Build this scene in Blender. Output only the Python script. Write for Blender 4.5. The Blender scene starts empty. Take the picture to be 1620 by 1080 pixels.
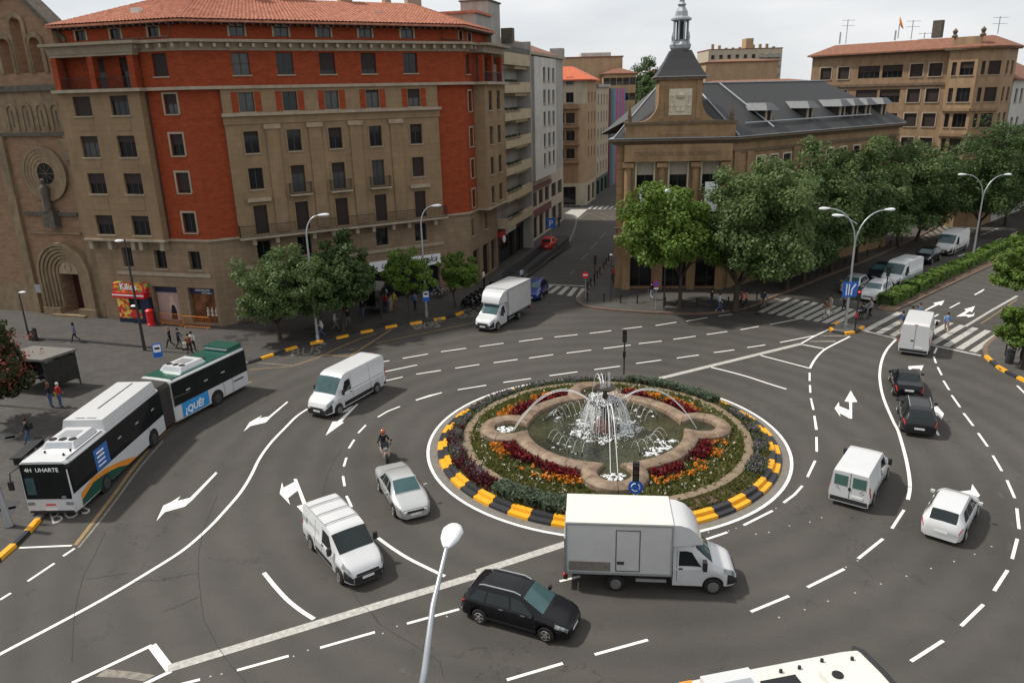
import bpy, bmesh, math, random
from mathutils import Vector, Matrix
import numpy as np

R = math.radians
SC = bpy.context.scene
COL = SC.collection
rnd = random.Random(11)

# ------------------------------------------------------------------ camera
CAM_H, FPX, PITCH, ROLL = 19.2, 1200.0, R(18.03), R(-1.5)
_f = Vector((0, math.cos(PITCH), -math.sin(PITCH)))
_u0 = Vector((0, math.sin(PITCH), math.cos(PITCH)))
_x0 = Vector((1, 0, 0))
_x = _x0 * math.cos(ROLL) + _u0 * math.sin(ROLL)
_u = -_x0 * math.sin(ROLL) + _u0 * math.cos(ROLL)
cam = bpy.data.objects.new('camera', bpy.data.cameras.new('camera'))
COL.objects.link(cam)
cam.matrix_world = Matrix(((_x.x, _u.x, -_f.x, 0), (_x.y, _u.y, -_f.y, 0), (_x.z, _u.z, -_f.z, CAM_H), (0, 0, 0, 1)))
cam.data.sensor_width = 36
cam.data.lens = 36 * FPX / 1620
cam.data.clip_start = 0.1
cam.data.clip_end = 6000
SC.camera = cam

# ------------------------------------------------------------------ sky and sun
SUN_EL, SUN_AZ = R(54), math.atan2(0.25, -0.97)      # towards the sun: left and a little behind the buildings
wd = bpy.data.worlds.new('World'); SC.world = wd; wd.use_nodes = True
nt = wd.node_tree; nt.nodes.clear()
N = lambda t: nt.nodes.new(t)
out = N('ShaderNodeOutputWorld'); bg = N('ShaderNodeBackground'); sky = N('ShaderNodeTexSky')
sky.sky_type = 'NISHITA'; sky.sun_disc = False; sky.sun_elevation = SUN_EL
sky.sun_rotation = math.pi / 2 - SUN_AZ
sky.altitude = 450; sky.dust_density = 2.0
tc = N('ShaderNodeTexCoord'); mp = N('ShaderNodeMapping'); mp.inputs['Scale'].default_value = (1.6, 1.6, 6.0)
n1 = N('ShaderNodeTexNoise'); n1.inputs['Scale'].default_value = 1.7; n1.inputs['Detail'].default_value = 9; n1.inputs['Roughness'].default_value = 0.55
rp = N('ShaderNodeValToRGB'); rp.color_ramp.elements[0].position = 0.3; rp.color_ramp.elements[0].color = (8.4, 8.75, 9.2, 1)
rp.color_ramp.elements[1].position = 0.62; rp.color_ramp.elements[1].color = (10.6, 10.7, 10.8, 1)
n2 = N('ShaderNodeTexNoise'); n2.inputs['Scale'].default_value = 1.1; n2.inputs['Detail'].default_value = 5
r2 = N('ShaderNodeValToRGB'); r2.color_ramp.elements[0].position = 0.30; r2.color_ramp.elements[0].color = (0.72, 0.72, 0.72, 1); r2.color_ramp.elements[1].position = 0.62
mx = N('ShaderNodeMixRGB')
L = nt.links.new
L(tc.outputs['Generated'], mp.inputs['Vector']); L(mp.outputs[0], n1.inputs['Vector']); L(n1.outputs[0], rp.inputs[0])
L(mp.outputs[0], n2.inputs['Vector']); L(n2.outputs[0], r2.inputs[0])
L(r2.outputs[0], mx.inputs[0]); L(sky.outputs[0], mx.inputs[1]); L(rp.outputs[0], mx.inputs[2])
L(mx.outputs[0], bg.inputs[0]); bg.inputs[1].default_value = 0.1; L(bg.outputs[0], out.inputs[0])
sd = bpy.data.lights.new('sun', 'SUN'); sd.energy = 4.5; sd.angle = R(3.0); sd.color = (1.0, 0.95, 0.87)
so = bpy.data.objects.new('sun', sd); COL.objects.link(so)
_s = Vector((math.cos(SUN_AZ) * math.cos(SUN_EL), math.sin(SUN_AZ) * math.cos(SUN_EL), math.sin(SUN_EL)))
so.rotation_euler = _s.to_track_quat('Z', 'Y').to_euler()
so.location = _s * 100
SC.view_settings.view_transform = 'Standard'; SC.view_settings.look = 'None'
SC.view_settings.exposure = -0.2; SC.view_settings.gamma = 1; SC.view_settings.use_curve_mapping = False
SC.cycles.max_bounces = 6; SC.cycles.diffuse_bounces = 3; SC.cycles.glossy_bounces = 3; SC.cycles.transmission_bounces = 6; SC.cycles.transparent_max_bounces = 12
SC.cycles.use_denoising = True

# ------------------------------------------------------------------ geometry helpers
def G(px, py, z=0.0):
 """point of the place at height z seen at that pixel of the photograph (1620 wide)"""
 d = _x * ((px - 810) / FPX) - _u * ((py - 540) / FPX) + _f
 t = (z - CAM_H) / d.z
 return Vector((d.x * t, d.y * t, z))

def HIT(px, py, A, ang):
 """(u, z) on the upright plane through A running along ang degrees"""
 d = _x * ((px - 810) / FPX) - _u * ((py - 540) / FPX) + _f
 c, s = math.cos(R(ang)), math.sin(R(ang))
 det = d.x * (-s) + c * d.y
 t = (A[0] * (-s) + c * A[1]) / det
 uu = (d.x * A[1] - d.y * A[0]) / det
 return (uu, CAM_H + t * d.z)

def along(A, ang, u, v=0.0, z=0.0):
 """u along the direction, v outwards (to the viewer's side)"""
 c, s = math.cos(R(ang)), math.sin(R(ang))
 return Vector((A[0] + c * u + s * v, A[1] + s * u - c * v, z))

class MB:
 def __init__(self): self.v = []; self.f = []
 def p(self, *pts):
  n = len(self.v); self.v += [tuple(q) for q in pts]; self.f.append(tuple(range(n, n + len(pts)))); return self
 def box(self, x0, x1, y0, y1, z0, z1):
  n = len(self.v)
  self.v += [(x0, y0, z0), (x1, y0, z0), (x1, y1, z0), (x0, y1, z0), (x0, y0, z1), (x1, y0, z1), (x1, y1, z1), (x0, y1, z1)]
  for q in ((0, 3, 2, 1), (4, 5, 6, 7), (0, 1, 5, 4), (1, 2, 6, 5), (2, 3, 7, 6), (3, 0, 4, 7)): self.f.append(tuple(n + i for i in q))
  return self
 def cbox(self, c, sx, sy, sz, a=0.0):
  n = len(self.v); ca, sa = math.cos(a), math.sin(a)
  for z in (-sz / 2, sz / 2):
   for x, y in ((-sx / 2, -sy / 2), (sx / 2, -sy / 2), (sx / 2, sy / 2), (-sx / 2, sy / 2)):
    self.v.append((c[0] + x * ca - y * sa, c[1] + x * sa + y * ca, c[2] + z))
  for q in ((0, 3, 2, 1), (4, 5, 6, 7), (0, 1, 5, 4), (1, 2, 6, 5), (2, 3, 7, 6), (3, 0, 4, 7)): self.f.append(tuple(n + i for i in q))
  return self
 def prism(self, poly, z0, z1, top=True, bottom=True):
  n = len(self.v); k = len(poly)
  self.v += [(q[0], q[1], z0) for q in poly] + [(q[0], q[1], z1) for q in poly]
  for i in range(k):
   j = (i + 1) % k; self.f.append((n + i, n + j, n + k + j, n + k + i))
  if top: self.f.append(tuple(range(n + k, n + 2 * k)))
  if bottom: self.f.append(tuple(range(n + k - 1, n - 1, -1)))
  return self
 def tube(self, pts, r, n=8, cap=True):
  pts = [Vector(q) for q in pts]; rs = r if isinstance(r, (list, tuple)) else [r] * len(pts); b = len(self.v); prev = None
  for i, q in enumerate(pts):
   t = (pts[min(i + 1, len(pts) - 1)] - pts[max(i - 1, 0)]).normalized()
   if prev is None:
    a = Vector((0, 0, 1)) if abs(t.z) < 0.9 else Vector((1, 0, 0)); s = t.cross(a).normalized()
   else: s = (prev - t * prev.dot(t)).normalized()
   prev = s; w = t.cross(s)
   for k in range(n):
    an = 2 * math.pi * k / n; self.v.append(tuple(q + (s * math.cos(an) + w * math.sin(an)) * rs[i]))
  for i in range(len(pts) - 1):
   for k in range(n):
    k2 = (k + 1) % n; self.f.append((b + i * n + k, b + i * n + k2, b + (i + 1) * n + k2, b + (i + 1) * n + k))
  if cap:
   self.f.append(tuple(b + k for k in range(n - 1, -1, -1))); e = b + (len(pts) - 1) * n; self.f.append(tuple(e + k for k in range(n)))
  return self
 def lathe(self, prof, n=16, c=(0, 0, 0), axis='z', a0=0.0):
  b = len(self.v)
  for r, h in prof:
   for k in range(n):
    an = a0 + 2 * math.pi * k / n; x, y = r * math.cos(an), r * math.sin(an)
    q = (x, y, h) if axis == 'z' else ((x, h, y) if axis == 'y' else (h, x, y))
    self.v.append((c[0] + q[0], c[1] + q[1], c[2] + q[2]))
  for i in range(len(prof) - 1):
   for k in range(n):
    k2 = (k + 1) % n; self.f.append((b + i * n + k, b + i * n + k2, b + (i + 1) * n + k2, b + (i + 1) * n + k))
  if prof[0][0] > 1e-4: self.f.append(tuple(b + k for k in range(n - 1, -1, -1)))
  if prof[-1][0] > 1e-4: e = b + (len(prof) - 1) * n; self.f.append(tuple(e + k for k in range(n)))
  return self
 def add(self, o, loc=(0, 0, 0), a=0.0):
  n = len(self.v); ca, sa = math.cos(a), math.sin(a)
  self.v += [(q[0] * ca - q[1] * sa + loc[0], q[0] * sa + q[1] * ca + loc[1], q[2] + loc[2]) for q in o.v]
  self.f += [tuple(n + i for i in f) for f in o.f]; return self
 def mesh(self, name, smooth=None):
  me = bpy.data.meshes.new(name); me.from_pydata(self.v, [], self.f); me.update()
  if smooth:
   me.polygons.foreach_set('use_smooth', [True] * len(me.polygons)); me.set_sharp_from_angle(angle=R(smooth))
  return me
 def fix(self, me):
  b = bmesh.new(); b.from_mesh(me); bmesh.ops.recalc_face_normals(b, faces=b.faces); b.to_mesh(me); b.free(); return me
 def build(self, name, mat, parent=None, loc=(0, 0, 0), rz=0.0, smooth=None, fix=True):
  me = self.mesh(name)
  if fix: self.fix(me)
  if smooth:
   me.polygons.foreach_set('use_smooth', [True] * len(me.polygons)); me.set_sharp_from_angle(angle=R(smooth))
  return ob(name, me, mat, parent, loc, rz)

def ob(name, me, mat=None, parent=None, loc=(0, 0, 0), rz=0.0):
 o = bpy.data.objects.new(name, me); COL.objects.link(o)
 if mat is not None and len(me.materials) == 0: me.materials.append(mat)
 elif mat is not None and me.materials[0] != mat:
  o.material_slots[0].link = 'OBJECT'; o.material_slots[0].material = mat
 o.parent = parent; o.location = loc; o.rotation_euler = (0, 0, rz); return o

def empty(name, loc=(0, 0, 0), rz=0.0):
 o = bpy.data.objects.new(name, None); COL.objects.link(o); o.location = loc; o.rotation_euler = (0, 0, rz); o.empty_display_size = 0.3; return o

def tag(o, label, cat, group=None, kind=None):
 o['label'] = label; o['category'] = cat
 if group: o['group'] = group
 if kind: o['kind'] = kind
 return o

def struct(o, label=None):
 o['kind'] = 'structure'
 if label: o['label'] = label
 return o

def copy_tree(o, parent=None):
 c = o.copy(); COL.objects.link(c); c.parent = parent
 for k in list(o.children): copy_tree(k, c)
 return c

_txt = {}
def text_mesh(s, size, ext=0.0, shear=0.0, bold=0.0):
 """flat lettering standing in the local xz plane, centred on x, base at z = 0"""
 cu = bpy.data.curves.new('t', 'FONT'); cu.body = s; cu.size = size; cu.align_x = 'CENTER'; cu.extrude = ext; cu.shear = shear; cu.offset = bold; cu.resolution_u = 2
 o = bpy.data.objects.new('t', cu); COL.objects.link(o)
 dg = bpy.context.evaluated_depsgraph_get(); me = bpy.data.meshes.new_from_object(o.evaluated_get(dg))
 bpy.data.objects.remove(o); bpy.data.curves.remove(cu)
 me.transform(Matrix.Rotation(math.pi / 2, 4, 'X')); me.materials.clear(); return me

def offset_path(pts, d, closed=False):
 """shift a plan polyline outwards (to the right hand of its travel) with mitred corners"""
 n = len(pts); o = []
 for i in range(n):
  dirs = []
  if closed or i > 0: a, b = Vector(pts[i - 1][:2]), Vector(pts[i][:2]); dirs.append((b - a).normalized())
  if closed or i < n - 1: a, b = Vector(pts[i][:2]), Vector(pts[(i + 1) % n][:2]); dirs.append((b - a).normalized())
  ns = [Vector((q.y, -q.x)) for q in dirs]; m = sum(ns, Vector((0, 0))); m.normalize()
  k = d / max(0.3, m.dot(ns[0])); q = Vector(pts[i][:2]) + m * k; o.append((q.x, q.y))
 return o

def ledge(pts, z0, z1, out, name, mat, parent, base, inn=0.0, prof=None):
 """string course or cornice along a plan polyline: profile of (out, z)"""
 prof = prof or [(-inn, z0), (out, z0), (out, z1), (-inn, z1)]
 rows = [[(q[0] - base[0], q[1] - base[1], z - base[2]) for q in offset_path(pts, o)] for o, z in prof]
 m = MB(); n = len(pts)
 for r in rows: m.v += r
 k = len(rows)
 for a in range(k):
  b = (a + 1) % k
  for i in range(n - 1): m.f.append((a * n + i, a * n + i + 1, b * n + i + 1, b * n + i))
 m.f.append(tuple(a * n for a in range(k))); m.f.append(tuple(a * n + n - 1 for a in range(k - 1, -1, -1)))
 return m.build(name, mat, parent)

# ------------------------------------------------------------------ materials
MATS = {}
def mat(name, col, rough=0.7, metal=0.0, var=0.12, scale=3.0, detail=5, bump=0.0, bscale=30.0, spec=0.4, col2=None, coat=0.0, stretch=None, world=False, trans=0.0, stain=0.0, emit=0.0):
 if name in MATS: return MATS[name]
 m = bpy.data.materials.new(name); m.use_nodes = True; t = m.node_tree; b = t.nodes['Principled BSDF']
 b.inputs['Roughness'].default_value = rough; b.inputs['Metallic'].default_value = metal; b.inputs['Specular IOR Level'].default_value = spec; b.inputs['Coat Weight'].default_value = coat
 if trans: b.inputs['Transmission Weight'].default_value = trans
 if emit: b.inputs['Emission Color'].default_value = (*col, 1); b.inputs['Emission Strength'].default_value = emit
 if world: co = t.nodes.new('ShaderNodeNewGeometry').outputs['Position']
 else: co = t.nodes.new('ShaderNodeTexCoord').outputs['Object']
 if stretch:
  mpn = t.nodes.new('ShaderNodeMapping'); mpn.inputs['Scale'].default_value = stretch; t.links.new(co, mpn.inputs[0]); vec = mpn.outputs[0]
 else: vec = co
 c = (*col, 1)
 if var > 0 or col2:
  no = t.nodes.new('ShaderNodeTexNoise'); no.inputs['Scale'].default_value = scale; no.inputs['Detail'].default_value = detail; no.inputs['Roughness'].default_value = 0.65
  t.links.new(vec, no.inputs['Vector'])
  cr = t.nodes.new('ShaderNodeValToRGB'); cr.color_ramp.elements[0].position = 0.3; cr.color_ramp.elements[1].position = 0.7
  a = tuple(x * (1 - var) for x in col); d = col2 if col2 else tuple(min(1, x * (1 + var)) for x in col)
  cr.color_ramp.elements[0].color = (*a, 1); cr.color_ramp.elements[1].color = (*d, 1)
  t.links.new(no.outputs[0], cr.inputs[0]); last = cr.outputs[0]
  if stain:
   n3 = t.nodes.new('ShaderNodeTexNoise'); n3.inputs['Scale'].default_value = 0.45; n3.inputs['Detail'].default_value = 8; n3.inputs['Roughness'].default_value = 0.7
   m3 = t.nodes.new('ShaderNodeMapping'); m3.inputs['Scale'].default_value = (2.2, 2.2, 0.5); t.links.new(co, m3.inputs[0]); t.links.new(m3.outputs[0], n3.inputs['Vector'])
   c3 = t.nodes.new('ShaderNodeValToRGB'); c3.color_ramp.elements[0].position = 0.42; c3.color_ramp.elements[1].position = 0.68
   k = 1 - stain; c3.color_ramp.elements[0].color = (1, 1, 1, 1); c3.color_ramp.elements[1].color = (k, k, k, 1); t.links.new(n3.outputs[0], c3.inputs[0])
   ml = t.nodes.new('ShaderNodeMixRGB'); ml.blend_type = 'MULTIPLY'; ml.inputs[0].default_value = 1; t.links.new(last, ml.inputs[1]); t.links.new(c3.outputs[0], ml.inputs[2]); last = ml.outputs[0]
  t.links.new(last, b.inputs['Base Color'])
 else: b.inputs['Base Color'].default_value = c
 if bump:
  nb = t.nodes.new('ShaderNodeTexNoise'); nb.inputs['Scale'].default_value = bscale; nb.inputs['Detail'].default_value = 4; t.links.new(co, nb.inputs['Vector'])
  bn = t.nodes.new('ShaderNodeBump'); bn.inputs['Strength'].default_value = bump; bn.inputs['Distance'].default_value = 0.02; t.links.new(nb.outputs[0], bn.inputs['Height']); t.links.new(bn.outputs[0], b.inputs['Normal'])
 MATS[name] = m; return m

def brick_mat(name, c1, c2, mortar, bw=0.26, bh=0.075, stain=0.25, msize=0.012, zs=3.2):
 m = bpy.data.materials.new(name); m.use_nodes = True; t = m.node_tree; b = t.nodes['Principled BSDF']; b.inputs['Roughness'].default_value = 0.85; b.inputs['Specular IOR Level'].default_value = 0.2
 tcn = t.nodes.new('ShaderNodeTexCoord'); sp = t.nodes.new('ShaderNodeSeparateXYZ'); ad = t.nodes.new('ShaderNodeMath'); cb = t.nodes.new('ShaderNodeCombineXYZ')
 t.links.new(tcn.outputs['Object'], sp.inputs[0]); t.links.new(sp.outputs[0], ad.inputs[0]); t.links.new(sp.outputs[1], ad.inputs[1]); t.links.new(ad.outputs[0], cb.inputs[0]); t.links.new(sp.outputs[2], cb.inputs[1])
 br = t.nodes.new('ShaderNodeTexBrick'); br.inputs['Scale'].default_value = 1; br.inputs['Brick Width'].default_value = bw; br.inputs['Row Height'].default_value = bh; br.inputs['Mortar Size'].default_value = msize
 br.inputs['Color1'].default_value = (*c1, 1); br.inputs['Color2'].default_value = (*c2, 1); br.inputs['Mortar'].default_value = (*mortar, 1); br.inputs['Bias'].default_value = 0.0
 t.links.new(cb.outputs[0], br.inputs['Vector'])
 no = t.nodes.new('ShaderNodeTexNoise'); no.inputs['Scale'].default_value = 0.9; no.inputs['Detail'].default_value = 7; no.inputs['Roughness'].default_value = 0.7
 mpn = t.nodes.new('ShaderNodeMapping'); mpn.inputs['Scale'].default_value = (1.0, 1.0, zs); t.links.new(tcn.outputs['Object'], mpn.inputs[0]); t.links.new(mpn.outputs[0], no.inputs['Vector'])
 cr = t.nodes.new('ShaderNodeValToRGB'); cr.color_ramp.elements[0].position = 0.32; cr.color_ramp.elements[1].position = 0.7; k = 1 - stain
 cr.color_ramp.elements[0].color = (k, k, k, 1); cr.color_ramp.elements[1].color = (1.12, 1.1, 1.08, 1); t.links.new(no.outputs[0], cr.inputs[0])
 ml = t.nodes.new('ShaderNodeMixRGB'); ml.blend_type = 'MULTIPLY'; ml.inputs[0].default_value = 1; t.links.new(br.outputs[0], ml.inputs[1]); t.links.new(cr.outputs[0], ml.inputs[2]); t.links.new(ml.outputs[0], b.inputs['Base Color'])
 bn = t.nodes.new('ShaderNodeBump'); bn.inputs['Strength'].default_value = 0.4; bn.inputs['Distance'].default_value = 0.01; bn.invert = True; t.links.new(br.outputs['Fac'], bn.inputs['Height']); t.links.new(bn.outputs[0], b.inputs['Normal'])
 MATS[name] = m; return m

def leaf_mat(name, c1, c2, sc=0.9):
 m = bpy.data.materials.new(name); m.use_nodes = True; t = m.node_tree; b = t.nodes['Principled BSDF']; b.inputs['Roughness'].default_value = 0.55; b.inputs['Specular IOR Level'].default_value = 0.35
 g = t.nodes.new('ShaderNodeTexCoord'); no = t.nodes.new('ShaderNodeTexNoise'); no.inputs['Scale'].default_value = sc; no.inputs['Detail'].default_value = 6; no.inputs['Roughness'].default_value = 0.75; t.links.new(g.outputs['Object'], no.inputs['Vector'])
 cr = t.nodes.new('ShaderNodeValToRGB'); cr.color_ramp.elements[0].position = 0.3; cr.color_ramp.elements[1].position = 0.7; cr.color_ramp.elements[0].color = (*c1, 1); cr.color_ramp.elements[1].color = (*c2, 1)
 t.links.new(no.outputs[0], cr.inputs[0]); t.links.new(cr.outputs[0], b.inputs['Base Color'])
 tr = t.nodes.new('ShaderNodeBsdfTranslucent'); t.links.new(cr.outputs[0], tr.inputs[0]); ms = t.nodes.new('ShaderNodeMixShader'); ms.inputs[0].default_value = 0.4
 o = t.nodes['Material Output']; t.links.new(b.outputs[0], ms.inputs[1]); t.links.new(tr.outputs[0], ms.inputs[2]); t.links.new(ms.outputs[0], o.inputs[0]); MATS[name] = m; return m

def road_mat(name, base, patch=0.18):
 """worn asphalt: fine speckle, broad tone patches, thin cracks"""
 m = bpy.data.materials.new(name); m.use_nodes = True; t = m.node_tree; b = t.nodes['Principled BSDF']; b.inputs['Roughness'].default_value = 0.8; b.inputs['Specular IOR Level'].default_value = 0.3
 pos = t.nodes.new('ShaderNodeNewGeometry').outputs['Position']
 def noise(s, d, r): n = t.nodes.new('ShaderNodeTexNoise'); n.inputs['Scale'].default_value = s; n.inputs['Detail'].default_value = d; n.inputs['Roughness'].default_value = r; t.links.new(pos, n.inputs['Vector']); return n
 a = noise(0.12, 6, 0.6); c1 = t.nodes.new('ShaderNodeValToRGB'); c1.color_ramp.elements[0].position = 0.3; c1.color_ramp.elements[1].position = 0.7
 lo = tuple(x * (1 - patch) for x in base); hi = tuple(x * (1 + patch) for x in base); c1.color_ramp.elements[0].color = (*lo, 1); c1.color_ramp.elements[1].color = (*hi, 1); t.links.new(a.outputs[0], c1.inputs[0])
 s = noise(14, 3, 0.8); c2 = t.nodes.new('ShaderNodeValToRGB'); c2.color_ramp.elements[0].position = 0.3; c2.color_ramp.elements[1].position = 0.75; c2.color_ramp.elements[0].color = (0.86, 0.86, 0.86, 1); c2.color_ramp.elements[1].color = (1.15, 1.15, 1.15, 1); t.links.new(s.outputs[0], c2.inputs[0])
 m1 = t.nodes.new('ShaderNodeMixRGB'); m1.blend_type = 'MULTIPLY'; m1.inputs[0].default_value = 1; t.links.new(c1.outputs[0], m1.inputs[1]); t.links.new(c2.outputs[0], m1.inputs[2])
 w = noise(0.35, 5, 0.6); mxv = t.nodes.new('ShaderNodeMixRGB'); mxv.inputs[0].default_value = 0.45; t.links.new(pos, mxv.inputs[1])
 sc = t.nodes.new('ShaderNodeVectorMath'); sc.operation = 'SCALE'; sc.inputs['Scale'].default_value = 9.0; t.links.new(w.outputs['Color'], sc.inputs[0]); ad = t.nodes.new('ShaderNodeVectorMath'); t.links.new(pos, ad.inputs[0]); t.links.new(sc.outputs[0], ad.inputs[1])
 vo = t.nodes.new('ShaderNodeTexVoronoi'); vo.feature = 'DISTANCE_TO_EDGE'; vo.inputs['Scale'].default_value = 0.11; t.links.new(ad.outputs[0], vo.inputs['Vector'])
 c3 = t.nodes.new('ShaderNodeValToRGB'); c3.color_ramp.elements[0].position = 0.0; c3.color_ramp.elements[1].position = 0.005; c3.color_ramp.elements[0].color = (0.55, 0.53, 0.5, 1); c3.color_ramp.elements[1].color = (1, 1, 1, 1); t.links.new(vo.outputs['Distance'], c3.inputs[0])
 m2 = t.nodes.new('ShaderNodeMixRGB'); m2.blend_type = 'MULTIPLY'; t.links.new(m1.outputs[0], m2.inputs[1]); t.links.new(c3.outputs[0], m2.inputs[2])
 k = noise(0.08, 2, 0.5); c4 = t.nodes.new('ShaderNodeValToRGB'); c4.color_ramp.elements[0].position = 0.47; c4.color_ramp.elements[1].position = 0.55; t.links.new(k.outputs[0], c4.inputs[0]); t.links.new(c4.outputs[0], m2.inputs[0])
 dv = t.nodes.new('ShaderNodeVectorMath'); dv.operation = 'DISTANCE'; dv.inputs[1].default_value = (5.22, 39.95, 0); t.links.new(pos, dv.inputs[0])
 wn = noise(0.5, 4, 0.7); wm_ = t.nodes.new('ShaderNodeMath'); wm_.operation = 'MULTIPLY_ADD'; wm_.inputs[1].default_value = 1.6; t.links.new(wn.outputs[0], wm_.inputs[0]); t.links.new(dv.outputs['Value'], wm_.inputs[2])
 sn = t.nodes.new('ShaderNodeMath'); sn.operation = 'MULTIPLY'; sn.inputs[1].default_value = 3.3; t.links.new(wm_.outputs[0], sn.inputs[0]); s2_ = t.nodes.new('ShaderNodeMath'); s2_.operation = 'SINE'; t.links.new(sn.outputs[0], s2_.inputs[0])
 c5 = t.nodes.new('ShaderNodeMapRange'); c5.inputs['From Min'].default_value = -1; c5.inputs['From Max'].default_value = 1; c5.inputs['To Min'].default_value = 0.9; c5.inputs['To Max'].default_value = 1.06; t.links.new(s2_.outputs[0], c5.inputs['Value'])
 st_ = noise(0.9, 7, 0.75); c6 = t.nodes.new('ShaderNodeValToRGB'); c6.color_ramp.elements[0].position = 0.28; c6.color_ramp.elements[1].position = 0.42; c6.color_ramp.elements[0].color = (0.72, 0.72, 0.72, 1); t.links.new(st_.outputs[0], c6.inputs[0])
 m5 = t.nodes.new('ShaderNodeMixRGB'); m5.blend_type = 'MULTIPLY'; m5.inputs[0].default_value = 1; t.links.new(m2.outputs[0], m5.inputs[1]); t.links.new(c5.outputs[0], m5.inputs[2]); m6 = t.nodes.new('ShaderNodeMixRGB'); m6.blend_type = 'MULTIPLY'; m6.inputs[0].default_value = 1; t.links.new(m5.outputs[0], m6.inputs[1]); t.links.new(c6.outputs[0], m6.inputs[2])
 t.links.new(m6.outputs[0], b.inputs['Base Color'])
 bn = t.nodes.new('ShaderNodeBump'); bn.inputs['Strength'].default_value = 0.25; bn.inputs['Distance'].default_value = 0.01; t.links.new(s.outputs[0], bn.inputs['Height']); t.links.new(bn.outputs[0], b.inputs['Normal']); MATS[name] = m; return m

def paving_mat(name, c, ang, sx, sy, joint=0.72):
 """small flags laid in rows, joints darker"""
 m = bpy.data.materials.new(name); m.use_nodes = True; t = m.node_tree; b = t.nodes['Principled BSDF']; b.inputs['Roughness'].default_value = 0.75; b.inputs['Specular IOR Level'].default_value = 0.3
 pos = t.nodes.new('ShaderNodeNewGeometry').outputs['Position']; mpn = t.nodes.new('ShaderNodeMapping'); mpn.inputs['Rotation'].default_value = (0, 0, R(ang)); t.links.new(pos, mpn.inputs[0])
 br = t.nodes.new('ShaderNodeTexBrick'); br.inputs['Scale'].default_value = 1; br.inputs['Brick Width'].default_value = sx; br.inputs['Row Height'].default_value = sy; br.inputs['Mortar Size'].default_value = 0.02
 br.inputs['Color1'].default_value = (*[x * 0.9 for x in c], 1); br.inputs['Color2'].default_value = (*[x * 1.12 for x in c], 1); br.inputs['Mortar'].default_value = (*[x * joint for x in c], 1); t.links.new(mpn.outputs[0], br.inputs['Vector'])
 no = t.nodes.new('ShaderNodeTexNoise'); no.inputs['Scale'].default_value = 0.5; no.inputs['Detail'].default_value = 8; no.inputs['Roughness'].default_value = 0.7; t.links.new(pos, no.inputs['Vector'])
 cr = t.nodes.new('ShaderNodeValToRGB'); cr.color_ramp.elements[0].position = 0.3; cr.color_ramp.elements[1].position = 0.7; cr.color_ramp.elements[0].color = (0.78, 0.78, 0.78, 1); cr.color_ramp.elements[1].color = (1.12, 1.12, 1.12, 1); t.links.new(no.outputs[0], cr.inputs[0])
 ml = t.nodes.new('ShaderNodeMixRGB'); ml.blend_type = 'MULTIPLY'; ml.inputs[0].default_value = 1; t.links.new(br.outputs[0], ml.inputs[1]); t.links.new(cr.outputs[0], ml.inputs[2]); t.links.new(ml.outputs[0], b.inputs['Base Color']); MATS[name] = m; return m

def glass_mat(name, col, rough=0.04, spec=0.6):
 return mat(name, col, rough, 0, 0.3, 0.8, spec=spec)

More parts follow.
